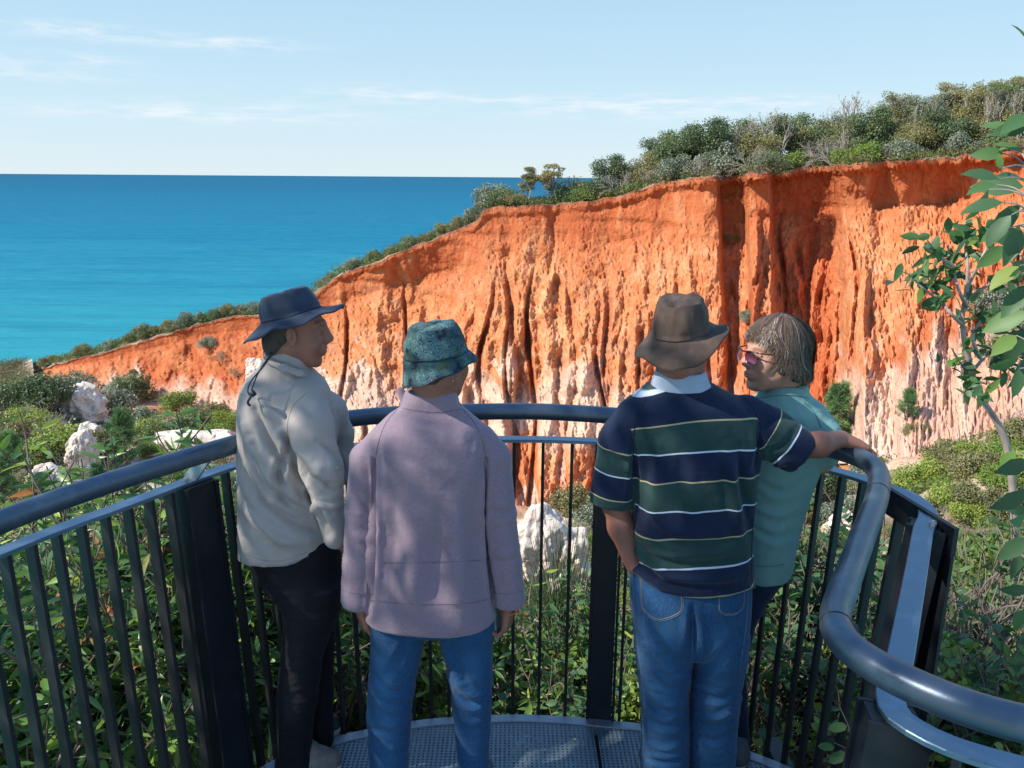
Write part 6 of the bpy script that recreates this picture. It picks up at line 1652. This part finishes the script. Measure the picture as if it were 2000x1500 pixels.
    C = Sdf(); C.loft(PXR(2.36, [(722, 1282, 1376, .072, 0), (738, 1277, 1381, .075), (752, 1272, 1387, .080), (760, 1268, 1392, .082)]), 0, .006); C.cone(W(1328, 700, 2.36), W(1328, 724, 2.36), .066, .066, .004, True)
    v2, q2 = C.mesh(.004); v2 = wrinkle(v2, vnormals(v2, q2), .0015, 20, 20, 20, 8); finish('collar', v2, q2, M_COLLAR, po, org)
    # jeans
    S = Sdf()
    S.loft(PXR(2.35, [(1085, 1235, 1462, .115), (1123, 1229, 1466, .122), (1167, 1231, 1465, .130), (1217, 1237, 1461, .128), (1250, 1242, 1456, .108), (1268, 1250, 1447, .070)]), 0, .02, 2.4)
    S.loft(PXR(2.35, [(1230, 1240, 1353, .110), (1283, 1245, 1350, .100), (1333, 1250, 1343, .086), (1400, 1256, 1344, .078), (1500, 1255, 1344, .076), (1590, 1256, 1342, .080)]), 0, .010)
    S.loft(PXR(2.35, [(1230, 1353, 1460, .110), (1283, 1355, 1453, .100), (1333, 1354, 1445, .086), (1400, 1349, 1438, .078), (1500, 1350, 1431, .076), (1590, 1350, 1428, .080)]), 0, .010)
    V, Q = S.mesh(.004); V = relax(V, Q, 2); N = vnormals(V, Q)
    msk = sstep(.70, .55, V[:, 2])
    V = wrinkle(V, N, .0055, 6, 6, 20, 63, msk); V = wrinkle(V, N, .0030, 13, 13, 34, 65, .3 + .7 * msk)
    for ln, w, dpt in (([(1353, 1185), (1354, 1230), (1352, 1280)], .013, -.020), ([(1270, 1220), (1310, 1290), (1345, 1310)], .013, -.009), ([(1440, 1235), (1400, 1290), (1360, 1320)], .013, -.009), ([(1255, 1310), (1300, 1345), (1340, 1340)], .012, -.008), ([(1262, 1350), (1300, 1375), (1340, 1372)], .010, .008), ([(1258, 1400), (1300, 1420), (1342, 1408)], .010, -.009),
                       ([(1358, 1345), (1400, 1365), (1440, 1345)], .011, -.009), ([(1352, 1390), (1395, 1405), (1436, 1388)], .010, .008), ([(1352, 1432), (1390, 1446), (1432, 1430)], .010, -.009), ([(1260, 1450), (1300, 1462), (1342, 1452)], .010, .007), ([(1256, 1480), (1300, 1490), (1343, 1482)], .009, -.008)):
        V = gfold(V, N, ln, w, dpt)
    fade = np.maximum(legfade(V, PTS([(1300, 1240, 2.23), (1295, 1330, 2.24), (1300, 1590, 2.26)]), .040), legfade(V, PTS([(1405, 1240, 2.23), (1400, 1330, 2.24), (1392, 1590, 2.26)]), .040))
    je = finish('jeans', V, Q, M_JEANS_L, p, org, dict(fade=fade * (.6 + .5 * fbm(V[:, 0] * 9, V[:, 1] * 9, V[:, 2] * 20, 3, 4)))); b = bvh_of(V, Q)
    for ln in ([(1250, 1128), (1252, 1170), (1257, 1192), (1287, 1213), (1331, 1196), (1334, 1160)], [(1404, 1166), (1406, 1196), (1432, 1202), (1452, 1186), (1455, 1152)]):
        for k in (0, 1):
            P = [(x, y) for x, y in ln]; cxm = sum(x for x, y in P) / len(P); cym = 1170
            stitch('pocket_stitch', b, [(x + (cxm - x) * .06 * k, y + (cym - y) * .08 * k) for x, y in P], .0009, M_STITCH_GOLD if k else M_STITCH, je, org, per=8)
    for ln in ([(1236, 1120), (1240, 1200), (1250, 1290), (1262, 1390)], [(1352, 1195), (1352, 1240), (1352, 1278)], [(1462, 1150), (1456, 1230), (1443, 1320)]):
        stitch('leg_seam', b, ln, .0011, M_STITCH, je, org)
    for x in (1298, 1392):
        q_ = W(x, 1600, 2.35); shoe('shoe', (q_[0], q_[1] - .07, 0), (q_[0] + .03 * (1 if x > 1350 else -1), q_[1] + .22, 0), .098, .09, M_SHOE, p, org)
    up = np.array((-.12, -.13, 1.0)); fw = R @ np.array((1, 0, 0)); upn = up / np.linalg.norm(up); fwn = fw - upn * (fw @ upn); fwn /= np.linalg.norm(fwn); lf = np.cross(upn, fwn)
    def dr(th):
        d = np.cos(th)[:, None] * fwn[None] + np.sin(th)[:, None] * lf[None]
        return -.006 - .028 * (d[:, 1] < 0) * d[:, 1] ** 2 + .022 * d[:, 0] - .012 * (d[:, 0] < 0) * d[:, 0] ** 2 + .010 * np.sin(3 * th + .5), 1.0 + .0 * th
    hat('hat', hc + R @ np.array((-.012, 0, .036)), up, fw, .087, .066, .098, .137, dr, M_HAT_BROWN, p, org, 1.06, 9, .012, .010, -.014, edge=simple('hat_edge', (.04, .028, .02), .8))
person_striped()

# ---- person 4: woman in teal with sunglasses
def person_teal():
    org = W(1455, 1480, 2.56); org[2] = 0
    p = empty('person', org); tag(p, 'woman in teal shirt and sunglasses with short brown hair, looking left at the man', 'person', 'people at the lookout railing')
    hc = W(1513, 695, 2.56); R = head_axes(math.radians(196), math.radians(2)); s = .98
    S = Sdf(); add_head(S, hc, R, s, .95, .95)
    S.chain([hc + R @ np.array((-.030, 0, -.055)), W(1530, 755, 2.58), W(1530, 800, 2.58)], [.054, .052, .08], .03)
    S.loft(PXR(2.58, [(800, 1470, 1590, .07), (900, 1450, 1590, .09), (1100, 1440, 1540, .09)]))
    S.chain(PTS([(1585, 825, 2.58), (1603, 900, 2.55), (1560, 905, 2.66)]), [.045, .038, .032], .02)
    V, Q = S.mesh(.003); V = relax(V, Q, 1, .4)
    finish('body', V, Q, M_SKIN_FAIR, p, org, body_attrs(V, hc, R, s))
    H_ = Sdf(); H_.ell(hc + R @ np.array((-.024, 0, .030)), (.096, .082, .088), R.T); H_.ell(hc + R @ np.array((-.052, 0, -.035)), (.052, .070, .060), R.T, .03)
    for y in (-1, 1): H_.ell(hc + R @ np.array((.004, y * .066, .000)), (.034, .018, .048), R.T, .02)
    V, Q = H_.mesh(.004); V = wrinkle(V, vnormals(V, Q), .004, 50, 50, 10, 5); hb = finish('hair', V, Q, M_HAIR_BASE, p, org)
    def endf(th, r):
        a = np.abs(th); n = len(th)
        return np.interp(a, [0, .55, .95, 1.25, 1.6, 2.2, 3.2], [1.12, 1.22, 1.42, 2.10, 2.28, 2.55, 2.62]) + r.normal(size=n) * .12
    hair_strands('hair_strands', hc, R, s, M_HAIR, hb, org, 10000, (.104, .086, .094), endf, 8, .0007, roots=(.03, 1.25), stray=.07, part=(-.014, 0, .012), vol=.15)
    # sunglasses
    f = lambda x, y, z: hc + R @ (np.array((x, y, z)) * s)
    g = MB()
    for y in (-1, 1): g.tube(catmull([f(.098, y * .055, .020), f(.06, y * .074, .020), f(.0, y * .082, .018), f(-.012, y * .082, .008)], 5), .0022, 6)
    g.tube(catmull([f(.100, -.057, .022), f(.114, -.03, .023), f(.118, 0, .018), f(.114, .03, .023), f(.100, .057, .022)], 6), .0026, 6)
    go = g.build('sunglasses', simple('glasses_frame', (.02, .012, .015), .3), p, True, origin=org)
    ml, nt, out = new_mat('rose_lens'); t = NT(nt); t.L.new(t.bsdf((.17, .045, .085), .12, .35, .8), out.inputs[0])
    for y in (-1, 1):
        a = np.linspace(0, 2 * math.pi, 24, endpoint=False); V = []
        for k in (0, 1):
            for q in a:
                yy = .033 + .0245 * math.cos(q); zz = .001 + .0215 * math.sin(q) - .003 * math.cos(q); xx = .116 - (yy / .06) ** 2 * .014
                V.append(f(xx - .0015 * k, y * yy, zz))
        V += [f(.114, y * .033, .001), f(.111, y * .033, .001)]
        mb = MB(); mb.add(V, [(i, (i + 1) % 24, 24 + (i + 1) % 24, 24 + i) for i in range(24)], [(48, i, (i + 1) % 24) for i in range(24)] + [(49, 24 + (i + 1) % 24, 24 + i) for i in range(24)])
        mb.build('lens', ml, go, True, origin=org)
    # shirt
    S = Sdf()
    S.loft(PXR(2.58, [(764, 1488, 1572, .062, 0), (782, 1470, 1590, .080), (805, 1450, 1604, .098), (845, 1440, 1611, .108), (900, 1438, 1603, .110), (960, 1436, 1580, .108), (1020, 1434, 1558, .108), (1080, 1432, 1542, .110), (1112, 1430, 1534, .110), (1116, 1432, 1530, .105)]), .25, .02)
    S.chain(PTS([(1585, 815, 2.56), (1606, 850, 2.54), (1608, 885, 2.54), (1570, 898, 2.64)]), [.050, .052, .046, .038], .022)
    S.loft(PXR(2.575, [(748, 1498, 1572, .058, 0), (765, 1488, 1578, .064), (782, 1480, 1584, .072)]), .25, .008); S.cone(W(1535, 735, 2.575), W(1535, 756, 2.575), .054, .052, .004, True)
    V, Q = S.mesh(.004); V = relax(V, Q, 2); N = vnormals(V, Q)
    for ln, w, dpt in (([(1480, 940), (1530, 960), (1580, 930)], .013, -.008), ([(1470, 990), (1520, 1005), (1565, 985)], .013, .007), ([(1470, 1030), (1510, 1050), (1550, 1040)], .012, -.008), ([(1500, 880), (1560, 900), (1600, 880)], .012, -.007), ([(1520, 830), (1560, 850), (1590, 880)], .014, .006)):
        V = gfold(V, N, ln, w, dpt * 1.0)
    V = wrinkle(V, vnormals(V, Q), .0045, 9, 9, 6, 73); V = wrinkle(V, N, .0015, 24, 24, 30, 75)
    sh = finish('shirt', V, Q, M_TEAL, p, org); b = bvh_of(V, Q)
    stitch('collar_seam', b, [(1483, 778), (1515, 773), (1550, 772), (1580, 778)], .0008, M_SEAM_TEAL, sh, org); stitch('collar_edge', b, [(1492, 757), (1520, 758), (1550, 757), (1572, 760)], .0008, M_SEAM_TEAL, sh, org)
    stitch('shoulder_seam', b, [(1570, 785), (1590, 805), (1604, 835)], .0008, M_SEAM_TEAL, sh, org)
    stitch('hem_seam', b, [(1468, 1103), (1500, 1106), (1532, 1102)], .0008, M_SEAM_TEAL, sh, org)
    # jeans
    S = Sdf()
    S.loft(PXR(2.58, [(1080, 1436, 1538, .10), (1120, 1432, 1524, .105), (1165, 1425, 1492, .10), (1213, 1415, 1471, .085), (1283, 1408, 1455, .068), (1340, 1412, 1456, .060), (1400, 1416, 1459, .056), (1468, 1418, 1464, .058)]), 0, .02)
    S.loft(PXR(2.64, [(1120, 1400, 1480, .09), (1283, 1375, 1430, .066), (1440, 1380, 1425, .056)]), 0, .02)
    V, Q = S.mesh(.004); V = relax(V, Q, 2); V = wrinkle(V, vnormals(V, Q), .0035, 8, 8, 26, 83); finish('jeans', V, Q, M_NAVYJ, p, org, dict(fade=np.zeros(len(V))))
    shoe('shoe', W(1446, 1497, 2.48) * [1, 1, 0] + [0, .0, 0], W(1450, 1450, 2.48) * [1, 0, 0] + [.0, 2.75, 0], .086, .085, M_SHOE, p, org)
    shoe('shoe', W(1400, 1470, 2.58) * [1, 1, 0], W(1400, 1440, 2.58) * [1, 0, 0] + [-.02, 2.84, 0], .086, .085, M_SHOE, p, org)
person_teal()
# ------------------------------------------------------------------ leafy shrubs pressing against the railing
def proto_leafy(key, seed, w, h, nbr, leaves, L, Wd, mat, shape='lance', droop=.5, bark=None, depth=3, twig=.006):
    rng = np.random.default_rng(seed); polys = []; P = []; D = []; N = []
    for b in range(nbr):
        a = rng.random() * 6.283; tilt = rng.uniform(.05, .9) * w / h
        o, t = grow(rng, (rng.normal() * .06 * w, rng.normal() * .06 * w, 0), (math.cos(a) * tilt, math.sin(a) * tilt, 1), h * .42, .012 * h, depth, 3, .45, .22, .18, .66, 5)
        polys += o
    tw = [p for p in polys if p[1][0] < .012 * h * .40]
    tot = sum(len(p[0]) for p in tw); n = leaves
    for i in range(n):
        pts, r = tw[rng.integers(len(tw))]; k = rng.integers(1, len(pts)); f = rng.random()
        p = pts[k - 1] * (1 - f) + pts[k] * f; d = pts[k] - pts[k - 1]; d /= np.linalg.norm(d) + 1e-9
        out = rng.normal(size=3); out -= d * (out @ d); out /= np.linalg.norm(out) + 1e-9
        dd = d * .7 + out * .9 + np.array((0, 0, -droop)); P.append(p + out * .004); D.append(dd); N.append(out * .3 + rng.normal(size=3) * .5 + [0, 0, .8])
    P, D, N = map(np.array, (P, D, N)); rr = np.clip(rng.beta(2, 2.4, n) * .92 + (rng.random(n) < .03) * .5, 0, 1)
    pr = leaf_cards(P, D, N, L * rng.uniform(.55, 1.25, n), Wd * rng.uniform(.7, 1.3, n), shape, rr, None, .22)
    PROTO[key] = [('foliage', leaf_mesh(key + '_foliage', [pr], mat, True)), ('stem', stems_mesh(key + '_stem', polys, bark or M_BARK, 4, .0022))]
proto_leafy('leafy_long', 31, 1.5, 2.3, 7, 1500, .12, .0150, M_GUM, 'lance', .55)
proto_leafy('leafy_long_b', 32, 1.6, 2.2, 7, 1500, .11, .0135, M_GUM, 'lance', .35)
proto_leafy('leafy_broad', 33, 1.4, 2.0, 6, 1500, .085, .021, M_GUM2, 'leaf', .25)
proto_leafy('leafy_round', 34, .9, 1.1, 5, 800, .048, .019, M_LEAF_BRIGHT, 'round', .1)
proto_leafy('leafy_sparse', 35, 1.4, 2.2, 6, 420, .085, .022, M_GUM2, 'leaf', .3, M_TWIG_DK)
proto_twiggy('bare_twigs', 36, 1.2, 1.2, 7, 3, M_TWIG_DK)
DESC.update(leafy_long='gum shrub with long hanging leaves', leafy_long_b='gum shrub with narrow glossy leaves', leafy_broad='shrub with broad blue green leaves', leafy_round='small shrub with round bright leaves',
            leafy_sparse='sparse shrub with pale twigs and few leaves', bare_twigs='tangle of bare grey twigs')
def near(key, px, py_top, F, scale, zone, rot=None, lean=(0, 0)):
    """a shrub standing at forward distance F whose top reaches the given height of the picture"""
    top = W(px, py_top, F); hgt = {'leafy_long': 2.3, 'leafy_long_b': 2.2, 'leafy_broad': 2.0, 'leafy_round': 1.1, 'leafy_sparse': 2.2, 'bare_twigs': 1.2}[key] * scale * .92
    return put(key, (top[0], top[1], top[2] - hgt), scale, rot, 'shrub', 'shrub', zone, DESC[key], 'shrubs close against the railing', None, lean)
ZA = 'behind the left railing'; ZB = 'behind the middle of the railing'; ZD = 'behind the right railing'
for k, x, y, F, s in (('leafy_long', -60, 1075, 3.0, .9), ('leafy_long_b', 20, 1050, 3.3, .9), ('leafy_long', 110, 1020, 3.3, .9), ('leafy_long_b', 190, 975, 3.6, .95), ('leafy_long', 270, 945, 3.7, 1.0), ('leafy_long_b', 330, 885, 4.0, 1.05), ('leafy_long', 400, 865, 4.1, 1.0),
                      ('leafy_long_b', 450, 905, 3.9, .95), ('leafy_long', 60, 1170, 2.7, .8), ('leafy_long_b', 170, 1150, 2.9, .8), ('leafy_long', 300, 1120, 3.1, .8), ('leafy_long_b', 420, 1090, 3.3, .85), ('leafy_long', -120, 1200, 2.4, .8), ('leafy_long_b', 130, 940, 5.0, .9), ('leafy_long', 520, 1010, 3.9, .9), ('leafy_long_b', 40, 980, 5.2, .9),
                      ('bare_twigs', 240, 1300, 3.0, .9), ('bare_twigs', 420, 1280, 3.2, .9), ('bare_twigs', 540, 1230, 3.5, .9), ('leafy_long', 560, 1130, 3.7, .8)):
    near(k, x, y, F, s, ZA)
for k, x, y, F, s in (('leafy_round', 640, 1180, 3.9, 1.0), ('leafy_long_b', 650, 1130, 4.0, .8), ('leafy_round', 870, 1260, 3.8, .95), ('leafy_round', 980, 1235, 3.9, .9), ('leafy_long', 1060, 1215, 4.0, .7), ('leafy_long_b', 1130, 1190, 4.1, .75), ('leafy_broad', 1200, 1150, 4.2, .8),
                      ('leafy_long', 1240, 1210, 3.9, .75), ('leafy_broad', 920, 1330, 3.7, .7), ('bare_twigs', 1010, 1310, 3.7, .8), ('bare_twigs', 1130, 1300, 3.8, .8), ('leafy_round', 820, 1330, 3.6, .9), ('leafy_long_b', 700, 1250, 3.8, .7), ('leafy_broad', 1060, 1330, 3.6, .7), ('leafy_round', 1190, 1300, 3.6, .8)):
    near(k, x, y, F, s, ZB)
for k, x, y, F, s in (('leafy_broad', 1480, 1080, 4.2, .85), ('leafy_broad', 1560, 1030, 4.3, .9), ('leafy_sparse', 1530, 1100, 3.9, .9), ('leafy_broad', 1640, 1080, 4.1, .8), ('leafy_sparse', 1620, 1060, 4.0, .9), ('leafy_round', 1500, 1240, 3.8, .9), ('leafy_round', 1600, 1250, 3.7, .9), ('leafy_broad', 1540, 1290, 3.6, .7),
                      ('bare_twigs', 1560, 1220, 3.8, .9), ('leafy_broad', 1700, 1140, 3.7, .8), ('leafy_sparse', 1730, 1150, 3.4, .8), ('bare_twigs', 1660, 1280, 3.5, .9), ('leafy_round', 1700, 1290, 3.4, .8), ('bare_twigs', 1880, 1180, 3.6, .9), ('leafy_sparse', 1890, 1040, 3.9, .9), ('bare_twigs', 1950, 1150, 3.4, .9), ('leafy_broad', 1900, 1210, 3.3, .7),
                      ('leafy_round', 1940, 1280, 2.8, .8), ('leafy_sparse', 1960, 1180, 3.0, .8), ('leafy_broad', 1840, 1280, 3.0, .7), ('bare_twigs', 1830, 1160, 4.0, .9), ('leafy_broad', 1990, 1260, 2.8, .7), ('leafy_sparse', 1850, 1100, 4.2, .9)):
    near(k, x, y, F, s, ZD)
# rush-like broom shrub behind the centre of the railing
def broom():
    rng = np.random.default_rng(5); base = W(1100, 1330, 5.0); mb = MB()
    for i in range(260):
        a = rng.random() * 6.283; t = rng.uniform(0, .38); L = rng.uniform(.5, 1.15); d = np.array((math.cos(a) * t, math.sin(a) * t, 1)); d /= np.linalg.norm(d)
        p = np.array((rng.normal() * .05, rng.normal() * .05, 0)); k = np.array([p + d * L * f + np.array((math.cos(a), math.sin(a), 0)) * .06 * f * f for f in (0, .33, .66, 1)]); mb.tube(k, [.004, .0035, .003, .0015], 3, caps=False)
    e = empty('broom_shrub', base); o = mb.build('stem', simple('rush_green', (.06, .11, .035), .7, var=.5, vscale=20), e, True)
    tag(e, 'upright rush like broom shrub seen through the bars left of the centre post', 'shrub', 'shrubs close against the railing')
broom()

# ------------------------------------------------------------------ gum sapling at the right edge
def gum_sapling():
    rng = np.random.default_rng(12); F = 4.6
    trunk = catmull(PTSN([(1985, 1100, F), (1978, 960, F), (1968, 880, F), (1950, 830, F), (1918, 780, F), (1900, 735, F), (1888, 690, F), (1880, 640, F), (1882, 600, F), (1890, 560, F)]), 5)
    trunk = np.vstack([trunk[0] + [0.05, .05, -2.6], trunk[0] + [0.03, 0, -1.2], trunk])
    polys = [(trunk, np.linspace(.024, .010, len(trunk)))]
    br = [[(1902, 722), (1930, 690), (1960, 662), (2010, 640)], [(1885, 640), (1860, 615), (1836, 590), (1800, 560), (1775, 535)], [(1890, 585), (1925, 560), (1965, 545), (2010, 530)], [(1888, 600), (1870, 560), (1862, 520), (1850, 480)], [(1888, 570), (1890, 520), (1885, 470), (1895, 440)],
          [(1890, 560), (1915, 510), (1935, 470), (1960, 440)], [(1899, 740), (1880, 715), (1865, 690)], [(1920, 785), (1905, 765), (1890, 745)], [(1862, 520), (1835, 500), (1812, 470)], [(1915, 700), (1900, 660), (1915, 625), (1925, 600)], [(1840, 592), (1825, 560), (1835, 520)], [(1935, 690), (1955, 700), (1985, 700)]]
    tips = []
    for b in br:
        P = catmull([W(x, y, F + rng.normal() * .12 * (i > 0)) for i, (x, y) in enumerate(b)], 5); polys.append((P, np.linspace(.011, .0035, len(P)))); tips += [P[k] for k in range(len(P) // 2, len(P), 2)]
    e = empty('gum_sapling', trunk[0]); o = trunk[0]
    polys = [(p - o, r) for p, r in polys]
    link('trunk', stems_mesh('sapling_trunk', polys, M_BARK_PALE, 7, .002), e)
    P = []; D = []; 
    for t in tips:
        if CAMP is None: pass
        n = rng.integers(5, 10)
        for _ in range(n): P.append(t - o + rng.normal(size=3) * .04); d = rng.normal(size=3); d[2] -= .15; D.append(d)
    P, D = np.array(P), np.array(D); n = len(P)
    pr = leaf_cards(P, D, rand_dirs(rng, n, 1.2), .105 * rng.uniform(.6, 1.2, n), .021 * rng.uniform(.8, 1.2, n), 'leaf', np.clip(rng.beta(2, 2, n) * .95 + .12 * (rng.random(n) < .12), 0, 1), None, .2)
    link('foliage', leaf_mesh('sapling_foliage', [pr], M_GUM2, True), e)
    tag(e, 'young gum sapling with crooked bare lower trunk at the right edge', 'tree')
def PTSN(L): return [W(*p) for p in L]
gum_sapling()
# big leaved branch close to the camera at the right edge
def gum_branch():
    rng = np.random.default_rng(21); F = 2.6
    stem = catmull(PTSN([(2120, 1250, F), (2060, 1050, F), (2030, 850, F), (2025, 650, F), (2015, 450, F), (2010, 300, F), (2015, 150, F), (2010, 50, F)]), 5)
    o = W(2150, 1500, F) + [0, 0, -.9]
    polys = [(np.vstack([o, stem]) - o, np.linspace(.022, .005, len(stem) + 1))]
    L = [(2000, 180, -.75, .5, 95), (2010, 225, -.6, -.3, 95), (2005, 80, -.3, .9, 60), (1998, 350, -.9, .2, 80), (2000, 365, -.95, .15, 120), (1990, 400, -.7, -.8, 100), (1960, 395, -1, -.1, 100), (1950, 350, -1, .35, 88), (1975, 420, -.6, -.8, 95), (1945, 360, -1, -.2, 80), (1930, 370, -.4, -1, 90), (1990, 440, -.3, -1, 110),
         (2000, 300, -.6, .3, 80), (1985, 290, -.9, 0, 60), (1990, 520, -.8, -.5, 95), (2005, 560, -.5, -.6, 100), (1975, 250, -.5, .2, 70), (2005, 250, -.9, -.1, 90), (1998, 640, -.4, -.9, 110), (2010, 610, -.7, -.3, 120), (1985, 655, -.8, -.5, 90), (2005, 690, -.3, -.9, 105), (1990, 700, -.9, -.4, 85), (1990, 720, -.2, -1, 80),
         (2010, 900, -.5, -.2, 95), (2005, 960, -.9, -.5, 110), (2000, 1010, -.7, -.1, 90), (1985, 880, -.4, -.8, 80), (2005, 1050, -.6, -.5, 100), (1990, 1080, -.3, -.9, 80), (2005, 470, -.8, .1, 110), (1965, 480, -.7, -.6, 85), (1955, 330, -.4, .9, 40), (2010, 1150, -.8, -.1, 80), (2000, 1190, -.5, -.6, 70), (2010, 1000, -.9, .2, 70), (1960, 300, -.95, .05, 75), (1985, 470, -.5, -.9, 70), (1970, 445, -.9, -.3, 80)]
    P = []; D = []; LL = []; N = []
    for x, y, dx, dy, l in L:
        f = F + rng.normal() * .15; p = W(x, y, f); k = l * .78 / FPX * f; d = RIGHT * dx + UP * dy + FWD * rng.normal() * .25
        P.append(p - o); D.append(d); LL.append(k * .95); N.append(-FWD * .8 + UP * (.5 + rng.normal() * .6) + RIGHT * rng.normal() * .8)
        j = int(np.argmin(np.linalg.norm(stem - p, axis=1))); a = stem[max(0, j - 1)]; polys.append((catmull([a - o, (a + p) / 2 - o + [0, 0, .01], p - o], 3), np.linspace(.0035, .0018, 7)))
    P, D, N, LL = map(np.array, (P, D, N, LL)); n = len(P)
    pr = leaf_cards(P, D, N, LL, LL * .25, 'leaf', np.clip(rng.beta(1.5, 2.2, n), .03, .99), None, .22)
    e = empty('gum_branch', o); link('foliage', leaf_mesh('branch_foliage', [pr], M_GUM2, True), e); link('stem', stems_mesh('branch_stem', polys, M_BARK_PALE, 6, .0015), e)
    tag(e, 'close gum branch with large oval leaves hanging in from the right edge', 'branch')
    # a small leafy sprig poking through the right-hand balusters
    P = []; D = []; N = []; LL = []; o2 = W(1670, 1560, 1.55); polys = []
    for x, y, dx, dy, l in ((1655, 1418, -1, -.15, 40), (1630, 1460, -1, .1, 34), (1655, 1470, -.9, -.45, 44), (1668, 1400, .5, .6, 16), (1640, 1430, -.4, .9, 18), (1680, 1470, .8, .1, 20), (1660, 1500, -.6, -.6, 40)):
        p = W(x, y, 1.55); P.append(p - o2); D.append(RIGHT * dx + UP * dy); LL.append(l / FPX * 1.55 * 1.1); N.append(-FWD + UP * .8)
    polys.append((catmull([np.zeros(3), W(1675, 1480, 1.55) - o2, W(1660, 1425, 1.55) - o2, W(1640, 1380, 1.55) - o2], 4), np.linspace(.002, .0012, 13)))
    polys.append((catmull([W(1672, 1470, 1.55) - o2, W(1650, 1460, 1.55) - o2, W(1628, 1450, 1.55) - o2], 4), np.linspace(.0015, .001, 9)))
    P, D, N, LL = map(np.array, (P, D, N, LL)); pr = leaf_cards(P, D, N, LL, LL * .25, 'round', np.full(len(P), .6), None, .1)
    e = empty('leafy_sprig', o2); link('foliage', leaf_mesh('sprig_foliage', [pr], M_GUM2, True), e); link('stem', stems_mesh('sprig_stem', polys, M_BARK, 4, .001), e)
    tag(e, 'small leafy sprig poking up beside the balusters below the handrail bend', 'sprig')
gum_branch()
# ------------------------------------------------------------------ the tree behind the camera whose crown shades the lookout
def shade_tree():
    rng = np.random.default_rng(9); S3 = np.array(SUN); dist = 6.0
    C0 = np.array((0.05, 2.05, 1.0)) + S3 * dist
    a = np.cross(S3, (0, 0, 1.0)); a /= np.linalg.norm(a); b = np.cross(S3, a)
    n = 6800; P = []
    u = rng.uniform(-1.75, 1.0, n); v = rng.uniform(-1.25, 1.45, n); w = rng.uniform(-.9, .9, n)
    P = C0 + a * u[:, None] + b * v[:, None] + S3 * w[:, None]
    keep = fbm(P[:, 0] * .9, P[:, 1] * .9, P[:, 2] * .9, 3, 501) > -.42
    keep &= (((u + .37) / 1.38) ** 4 + ((v - .1) / 1.35) ** 4) < 1
    # gaps in the crown that let flecks of sun through
    def gap(p, r, soft=.3):
        nonlocal keep
        q = P - np.asarray(p); d = np.linalg.norm(q - (q @ S3)[:, None] * S3, axis=1); keep &= ~((d < r) & (rng.random(n) > soft * (d / r) ** 2))
    gap(W(1475, 715, 2.50), .21, .02); gap(W(1530, 640, 2.50), .16, .1)
    for x, y, F, r in ((385, 1230, 2.6, .055), (400, 1350, 2.6, .05), (300, 1250, 2.7, .045), (200, 1120, 2.6, .04), (560, 900, 2.4, .04), (600, 1300, 2.45, .05), (630, 1000, 2.4, .035), (1200, 1260, 2.9, .05), (760, 1480, 2.2, .06), (1300, 640, 2.3, .03), (860, 960, 2.2, .03), (1010, 1430, 2.7, .05),
                       (690, 1090, 2.2, .035), (1130, 1425, 2.7, .05), (1300, 1070, 2.25, .03), (1290, 895, 2.25, .03), (120, 1060, 2.3, .05), (500, 1090, 2.4, .03), (1660, 1050, 2.0, .04), (240, 1360, 2.6, .05)):
        gap(W(x, y, F), r)
    P = P[keep]; n = len(P)
    e = empty('shade_tree', (-5.2, -2.2, -2.0)); o = np.array((-5.2, -2.2, -2.0))
    pr = leaf_cards(P - o, rand_dirs(rng, n, -.3), rand_dirs(rng, n, .5), .12 * rng.uniform(.7, 1.3, n), .026, 'leaf', rng.beta(2, 2, n), None, .15)
    link('crown', leaf_mesh('shade_crown', [pr], M_GUM), e)
    polys = [(catmull([np.zeros(3), (.1, .1, 2.5), (.3, .3, 4.2), C0 - o + [0, 0, -.4]], 5), np.linspace(.16, .07, 16))]
    for k in range(14):
        t = C0 + a * rng.uniform(-2.6, 2.6) + b * rng.uniform(-1.3, 1.3) - o; polys.append((catmull([(.3, .3, 4.2), (t + [.3, .3, 4.2]) / 2 + [0, 0, .2], t], 5), np.linspace(.05, .012, 11)))
    link('trunk', stems_mesh('shade_trunk', polys, M_BARK_PALE, 7), e)
    tag(e, 'gum tree beside the path whose crown shades the lookout', 'tree')
shade_tree()
label_plants()
